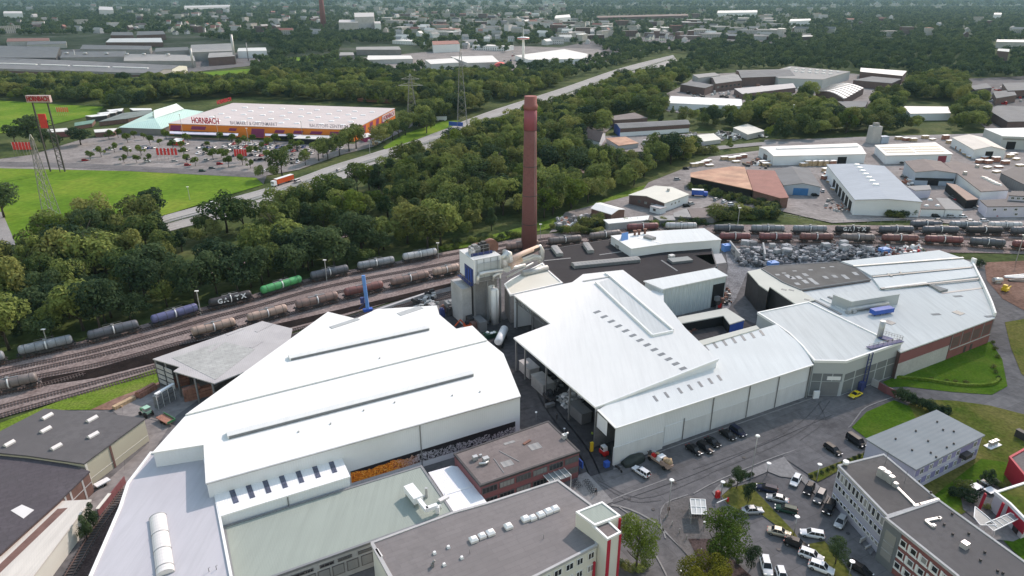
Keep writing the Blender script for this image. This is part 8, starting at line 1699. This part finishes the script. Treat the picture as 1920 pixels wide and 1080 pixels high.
def tree(sp,x,y,h,label,group=None,cat='tree',wide=1.,name='tree',z=0.):
 p=P(x,y,z)if not isinstance(x,Vector)else x
 return place(sp,p,rt.uniform(0,6.28),None,None,(h*wide,h*wide,h),label,cat,group,name)
for sp,x,y,yt_,wd,l in((NEAR[0],1193,1072,972,.8,'tall round green tree at the corner of the stair tower'),(NEAR[0],1350,1060,968,1.15,'large round green tree below the bicycle shelter'),(NEAR[1],1318,1120,1042,1.15,'yellow green tree at the bottom edge'),(NEAR[2],1408,1066,1026,.9,'small dark green tree beside the big round tree'),(NEAR[2],1381,916,876,.9,'small dark tree at the tip of the car park island'),(NEAR[2],1402,944,906,.75,'thin young tree on the car park island'),(NEAR[2],1566,1058,1012,.95,'small round tree on the lower grass island'),(CONI[0],1852,908,876,1.2,'blue green spruce on the patio'),(BUSH[1],1802,918,893,1.1,'light green garden bush left of the patio'),(BUSH[2],1812,940,915,1.4,'dark garden bush beside the brick wing'),(BUSH[2],1790,930,910,1.4,'dark bush behind the brick wing roof'),(BUSH[0],1875,912,898,1.,'small bush by the pavilion wall'),(BUSH[1],1848,954,942,1.,'yellowish shrub between the red posts')):tree(sp,x,y,hat(P(x,y),yt_),l,wide=wd)
for x,y,yt_,l in((164,1012,962,'columnar dark shrub against the cream warehouse, the left one'),(177,988,938,'columnar dark shrub against the cream warehouse, the right one')):tree(COLM[0],x,y,hat(P(x,y),yt_),l,'columnar shrubs at the cream warehouse','shrub',.85,'columnar_shrub')
for i in range(10):t=i/9;x,y=1682+(1762-1682)*t,745+(782-745)*t;tree(BUSH[2],x+rt.uniform(-3,3),y,rt.uniform(3.2,4.6),'dark shrub in the hedge row left of the lilac windowed office','hedge shrubs by the lilac office','shrub',1.,'hedge_shrub')
for i in range(11):t=i/10;x,y=1520+(1622-1520)*t,897+(853-897)*t;tree(BUSH[2],x,y,1.2,'low shrub in the hedge of the pale parking bay','low hedge shrubs at the parking bay','shrub',1.,'hedge_shrub')
for x,y,h_,in((1358,912,1.5),(1366,912,1.2),(1372,905,1.4),(1388,900,1.3),(1405,893,1.6),(1410,891,1.2),(1378,1045,1.2),(1384,1056,1.6),(1165,1066,2.2),(1178,1070,2.4),(1200,1072,2.6),(1210,1066,2.2),(1340,1060,1.4),(1358,1066,1.4),(1862,690,1.5),(1866,700,1.5),(1872,712,1.6),(1866,655,1.5),(1860,643,1.4),(1868,670,1.5),(1775,716,1.5),(1790,718,1.5),(1810,720,1.8),(1745,712,1.2)):tree(BUSH[rt.randrange(3)],x,y,h_,'small round shrub on the planted strips of the site','small shrubs of the site','shrub',1.1,'shrub')
tree(BUSH[2],1836,502,4.5,'dark bush at the corner of the fan roofed hall on the red soil',cat='shrub',name='bush',wide=1.1);tree(BUSH[0],1733,476,3.,'small bush on the roof edge behind the fan roofs',cat='shrub',name='bush')
for x,y,yt_,wd,l in((172,425,386,1.15,'dark round tree standing alone at the lower edge of the field'),(8,408,335,1.2,'dark tree cut by the left edge below the field'),(152,272,238,1.6,'broad dark hedge tree right of the sign tower'),(60,272,214,1.2,'big dark tree left of the sign tower, tallest'),(28,268,232,1.2,'dark tree at the left edge left of the sign tower'),(85,276,240,1.1,'dark tree between the legs of the sign tower'),(108,278,248,1.,'dark tree behind the legs of the sign tower')):tree(WOOD[7],x,y,hat(P(x,y),yt_),l,wide=wd)
for x,y in((205,262),(222,259),(253,260),(240,268),(270,262),(282,272),(170,300),(233,306),(257,306),(279,305),(312,262),(353,268),(325,281),(340,281),(389,278),(388,290),(412,264),(447,276),(474,268),(493,281),(461,273),(505,277),(516,270),(545,286),(565,278),(367,312),(429,314),(415,296),(484,290),(535,293),(548,276),(556,282),(471,293),(400,300),(350,305),(425,300),(500,300),(520,296),(575,296),(590,284),(610,278),(455,310),(470,316),(240,292),(215,286),(190,294),(265,292),(300,273),(345,292),(435,268),(520,268),(545,268),(580,270)):tree(SMALL[rt.randrange(2)],x,y,rt.uniform(5.5,8.5),'young round tree among the parked cars of the orange store','young trees in the store car park','tree',1.05,'young_tree')
for x,y,h_ in((573,310,10),(598,302,14),(615,300,15),(637,292,16),(655,284,17),(668,279,18),(606,296,13),(720,268,15),(736,262,16),(748,258,14),(760,254,15),(800,250,17),(795,240,19),(786,236,17),(808,240,15),(775,240,12)):tree(WOOD[rt.randrange(5)],x,y,h_,'leafy tree between the orange store and the motorway','trees between store and motorway',wide=1.05)
NOT=[[(330,524),(500,468),(560,452),(700,419),(820,390),(900,369),(1010,337),(1120,305),(1240,283),(1240,298),(1120,322),(1010,358),(900,392),(820,414),(700,444),(560,476),(500,491),(330,543)],[(-300,318),(0,311),(130,313),(480,331),(494,346),(440,366),(333,400),(250,428),(120,448),(-100,472),(-300,474)],[(-300,186),(0,186),(195,198),(190,232),(150,262),(60,300),(-300,320)],[(-80,306),(60,285),(150,250),(225,205),(300,192),(440,182),(760,200),(800,210),(770,240),(700,280),(560,325),(490,336),(300,326),(-80,322)],[(700,285),(760,250),(835,226),(870,226),(855,240),(780,265)],[(300,400),(480,350),(623,304),(800,248),(900,208),(1000,178),(1147,128),(1270,98),(1300,104),(1280,122),(1180,152),(1120,178),(1060,206),(960,238),(900,258),(800,306),(745,322),(693,350),(640,376),(597,388),(540,400),(480,418),(350,450),(300,450)],[(-200,722),(20,671),(150,637),(270,605),(380,573),(480,548),(570,521),(660,501),(745,485),(825,468),(1030,410),(1110,380),(1190,350),(1230,320),(1290,300),(1330,286),(1424,270),(1600,252),(1980,240),(2300,240),(2300,1400),(-400,1400)],[(1120,256),(1180,244),(1300,240),(1430,246),(1440,262),(1300,282),(1200,288),(1130,280)],[(1225,205),(1240,180),(1275,163),(1310,140),(1420,132),(1600,136),(1720,145),(1700,158),(1640,196),(1540,190),(1490,180),(1400,182),(1392,198),(1300,204)],[(1690,190),(1780,190),(1800,216),(1700,218)],[(1808,150),(2300,145),(2300,240),(1860,240),(1840,205),(1850,190),(1810,175)],[(-300,152),(-300,74),(140,66),(310,66),(500,86),(530,104),(480,112),(476,158),(420,166),(340,158)],[(500,112),(600,103),(640,108),(560,124)],[(630,122),(640,84),(760,82),(800,100),(940,96),(965,130),(900,140),(800,140),(760,118)],[(940,116),(960,88),(1060,82),(1180,108),(1100,114),(980,128)]]
for z_,ts in((16,0),):pass
def blocked(x,y,h,p):
 if any(inpoly(x,y,q)for q in NOT):return True
 d=p.y*CT+HC*ST;hp=FPX*h*.9/d;wp=FPX*h*.4/d
 for x0,y0,x1,y1,fp in FOOT:
  if x0-wp*.5<x<x1+wp*.5 and y>y0+(y1-y0)*.3 and y-hp<y1-(y1-y0)*.45:return True
  if x0<x<x1 and y0+(y1-y0)*.3<y<=y1:return True
 return False
CAND=[]
def scatter(x0,x1,y0,y1,step,hmin,hmax,keep=1.):
 """jittered grid on the ground between the picture rows y1 (near) and y0 (far)"""
 Y=P(960,y1).y;Yf=P(960,y0).y
 while Y<Yf:
  s=step
  half=(Y*CT+HC*ST)*(1010/FPX);X=-half
  while X<half:
   p=V((X+rt.uniform(-.45,.45)*s,Y+rt.uniform(-.45,.45)*s,0));q=proj(p);h=rt.uniform(hmin,hmax)
   if rt.random()<keep and mnoise.noise(p*.021)>-.42 and x0<=q[0]<=x1 and not blocked(q[0],q[1],h,p):CAND.append((p,h,q))
   X+=s
  Y+=s*.95
scatter(-60,1980,155,700,8.4,7,20)
N1=len(CAND)
scatter(-60,1980,62,155,13.5,10,17,.8)
CAND.sort(key=lambda c:-c[1]/c[2][2])
def wlabel(q):
 x,y,_=q
 if y>600-.24*x and x<700:return('shade toned leafy tree in the dense wood just above the upper train','trees of the wood above the upper train')
 if x<1040:return('leafy tree in the broad wood between motorway and railway','trees of the wood between motorway and railway')
 if x<1250:return('leafy tree in the wood right of the brick chimney','trees of the wood right of the chimney')
 return('leafy tree among the far works on the right','trees among the far works on the right')
NI=300-30
for p,h,q in CAND[:NI]:
 l,g_=wlabel(q);tree(rt.choice(SHADEW if 'upper train' in l else WOOD),p,0,h,l,g_,wide=rt.uniform(.85,1.2))
for x0,y0,x1,y1,n,h0,h1,l in((1040,432,1130,440,9,3,6,'bush in the row behind the furnace hall and the tracks'),(1130,424,1330,420,26,2.5,5,'bush in the row along the tracks behind the white box hall'),(1330,412,1460,408,26,5,9,'bush in the thicket above the red tank wagons'),(1090,425,1130,420,6,5,8,'tall bush at the left end of the white roofed shed'),(1296,355,1462,396,34,3.,5.5,'dark bush along the front of the rust coloured roof'),(1665,406,1712,407,7,4,6,'bush at the front of the pale blue white hall'),(1250,298,1345,286,12,4,8,'bush in the hedge above the timber stacks'),(840,466,1000,437,16,2.5,4.5,'bush on the grassy bank behind the light grey tank wagon')):
 for i in range(n):t=(i+rt.uniform(-.3,.3))/n;tree(BUSH[rt.randrange(3)],x0+(x1-x0)*t,y0+(y1-y0)*t+rt.uniform(-4,4),rt.uniform(h0,h1),l,l.replace('bush','bushes',1).replace('dark ',''),'bush',rt.uniform(1.,1.4),'bush')
FARP=[crown_mesh(200+i,260,.075,'leaf_far','round',8)for i in range(4)]
def mass(name,label,pts,protos):
 me=bpy.data.meshes.new(name);me.from_pydata([tuple(p)for p,_ in pts],[],[])
 at=me.attributes.new('size','FLOAT','POINT');at.data.foreach_set('value',[h for _,h in pts])
 av=me.attributes.new('kind','INT','POINT');av.data.foreach_set('value',[rt.randrange(len(protos))for _ in pts])
 o=bpy.data.objects.new(name,me);COL.objects.link(o);tag(o,label,name.replace('_',' '),None,'stuff')
 pc=bpy.data.collections.new(name+'_kinds')
 for i,m_ in enumerate(protos):q=bpy.data.objects.new('crown_kind',m_);pc.objects.link(q)
 ng=bpy.data.node_groups.new(name,'GeometryNodeTree');ng.interface.new_socket('Geometry',in_out='INPUT',socket_type='NodeSocketGeometry');ng.interface.new_socket('Geometry',in_out='OUTPUT',socket_type='NodeSocketGeometry')
 N,L=ng.nodes,ng.links;i_,o_=N.new('NodeGroupInput'),N.new('NodeGroupOutput');ip=N.new('GeometryNodeInstanceOnPoints');ci=N.new('GeometryNodeCollectionInfo');ci.inputs['Collection'].default_value=pc;ci.inputs['Separate Children'].default_value=True;ci.inputs['Reset Children'].default_value=True
 na=N.new('GeometryNodeInputNamedAttribute');na.data_type='FLOAT';na.inputs['Name'].default_value='size';nk=N.new('GeometryNodeInputNamedAttribute');nk.data_type='INT';nk.inputs['Name'].default_value='kind'
 rv=N.new('FunctionNodeRandomValue');rv.data_type='FLOAT';rv.inputs[3].default_value=6.28;cx_=N.new('ShaderNodeCombineXYZ');L.new(rv.outputs[1],cx_.inputs[2])
 rw=N.new('FunctionNodeRandomValue');rw.data_type='FLOAT';rw.inputs[2].default_value=.85;rw.inputs[3].default_value=1.3;rw.inputs['Seed'].default_value=4;mu=N.new('ShaderNodeMath');mu.operation='MULTIPLY';L.new(na.outputs[0],mu.inputs[0]);L.new(rw.outputs[1],mu.inputs[1]);sc=N.new('ShaderNodeCombineXYZ');L.new(mu.outputs[0],sc.inputs[0]);L.new(mu.outputs[0],sc.inputs[1]);L.new(na.outputs[0],sc.inputs[2])
 L.new(i_.outputs[0],ip.inputs['Points']);L.new(ci.outputs[0],ip.inputs['Instance']);ip.inputs['Pick Instance'].default_value=True;L.new(nk.outputs[0],ip.inputs['Instance Index']);L.new(cx_.outputs[0],ip.inputs['Rotation']);L.new(sc.outputs[0],ip.inputs['Scale']);L.new(ip.outputs[0],o_.inputs[0])
 md=o.modifiers.new('spread','NODES');md.node_group=ng;return o
rest=CAND[NI:]
mass('wood_canopy','remaining tree canopy of the woods between motorway, railway and works',[(p,h)for p,h,q in rest if q[1]>150],[s[2][0][1]for s in WOOD])
far_pts=[(p,h)for p,h,q in rest if q[1]<=150]
def farscatter(y0,y1,step,h0,h1,keep):
 Y,Yf=P(960,y1).y,P(960,y0).y
 while Y<Yf:
  half=(Y*CT+HC*ST)*(1000/FPX);X=-half
  while X<half:
   p=V((X+rt.uniform(-.5,.5)*step,Y+rt.uniform(-.5,.5)*step,0));x,y,_=proj(p);k=keep
   if 640<x<1060:k*=.5
   elif 1040<x<1500 and 28<y<78:k*=.55
   elif x<640:k*=.8
   if rt.random()<k and not any(inpoly(x,y,q)for q in NOT)and not any(f[0]<x<f[2]and f[1]+(f[3]-f[1])*.4<y<f[3]+1.5 for f in FOOT):far_pts.append((p,rt.uniform(h0,h1)))
   X+=step
  Y+=step
farscatter(30,62,17,9,17,.6);farscatter(14,30,26,11,20,.7);farscatter(-12,14,80,20,50,.75)
mass('far_tree_cover','tree cover of the distant town and hills',far_pts,FARP)
print('TREES',len(CAND),N1,len(rest),len(far_pts))
# ==== air and clouds
mb=MB();mb.box((0,6750,-3),(33600,17500,111));hz=mb.mesh('haze',[]);hm=bpy.data.materials.new('haze');hm.use_nodes=True;nt=hm.node_tree;nt.nodes.clear()
ou=nt.nodes.new('ShaderNodeOutputMaterial');pv=nt.nodes.new('ShaderNodeVolumePrincipled');pv.inputs['Color'].default_value=(.5,.82,1.,1);pv.inputs['Density'].default_value=HAZE;pv.inputs['Anisotropy'].default_value=.2;nt.links.new(pv.outputs[0],ou.inputs['Volume'])
hz.materials.append(hm);o=bpy.data.objects.new('haze',hz);COL.objects.link(o);o['kind']='stuff';o['label']='thin pale haze over the town'
cm=bpy.data.materials.new('cloud');cm.use_nodes=True;nt=cm.node_tree;nt.nodes.clear();ou=nt.nodes.new('ShaderNodeOutputMaterial');pv=nt.nodes.new('ShaderNodeVolumePrincipled');pv.inputs['Color'].default_value=(1,1,1,1);pv.inputs['Density'].default_value=.0065;nt.links.new(pv.outputs[0],ou.inputs['Volume'])
def cloud(gx,gy,rx,ry,rz_,alt,seed,dens=None):
 """a cumulus standing where its shadow falls round gx, gy"""
 c=V((gx,gy,0))+SD*(alt/SD.z);bm=bmesh.new();bmesh.ops.create_icosphere(bm,subdivisions=4,radius=1);r=random.Random(seed);ph=[(r.uniform(1.5,4.5),V((r.gauss(0,1),r.gauss(0,1),r.gauss(0,1))).normalized(),r.uniform(0,6.28))for _ in range(9)]
 for v in bm.verts:k=1+sum(.055*math.sin(f*v.co.dot(d)*2+p)for f,d,p in ph);v.co=V((v.co.x*rx*k,v.co.y*ry*k,v.co.z*rz_*k))
 me=bpy.data.meshes.new('cloud');bm.to_mesh(me);bm.free();me.materials.append(cm);o=bpy.data.objects.new('cloud',me);COL.objects.link(o);o.location=c;o['kind']='structure'
cloud(128,172,100,135,45,600,3);cloud(-900,1450,520,420,60,900,5);cloud(720,1150,330,300,50,900,6)
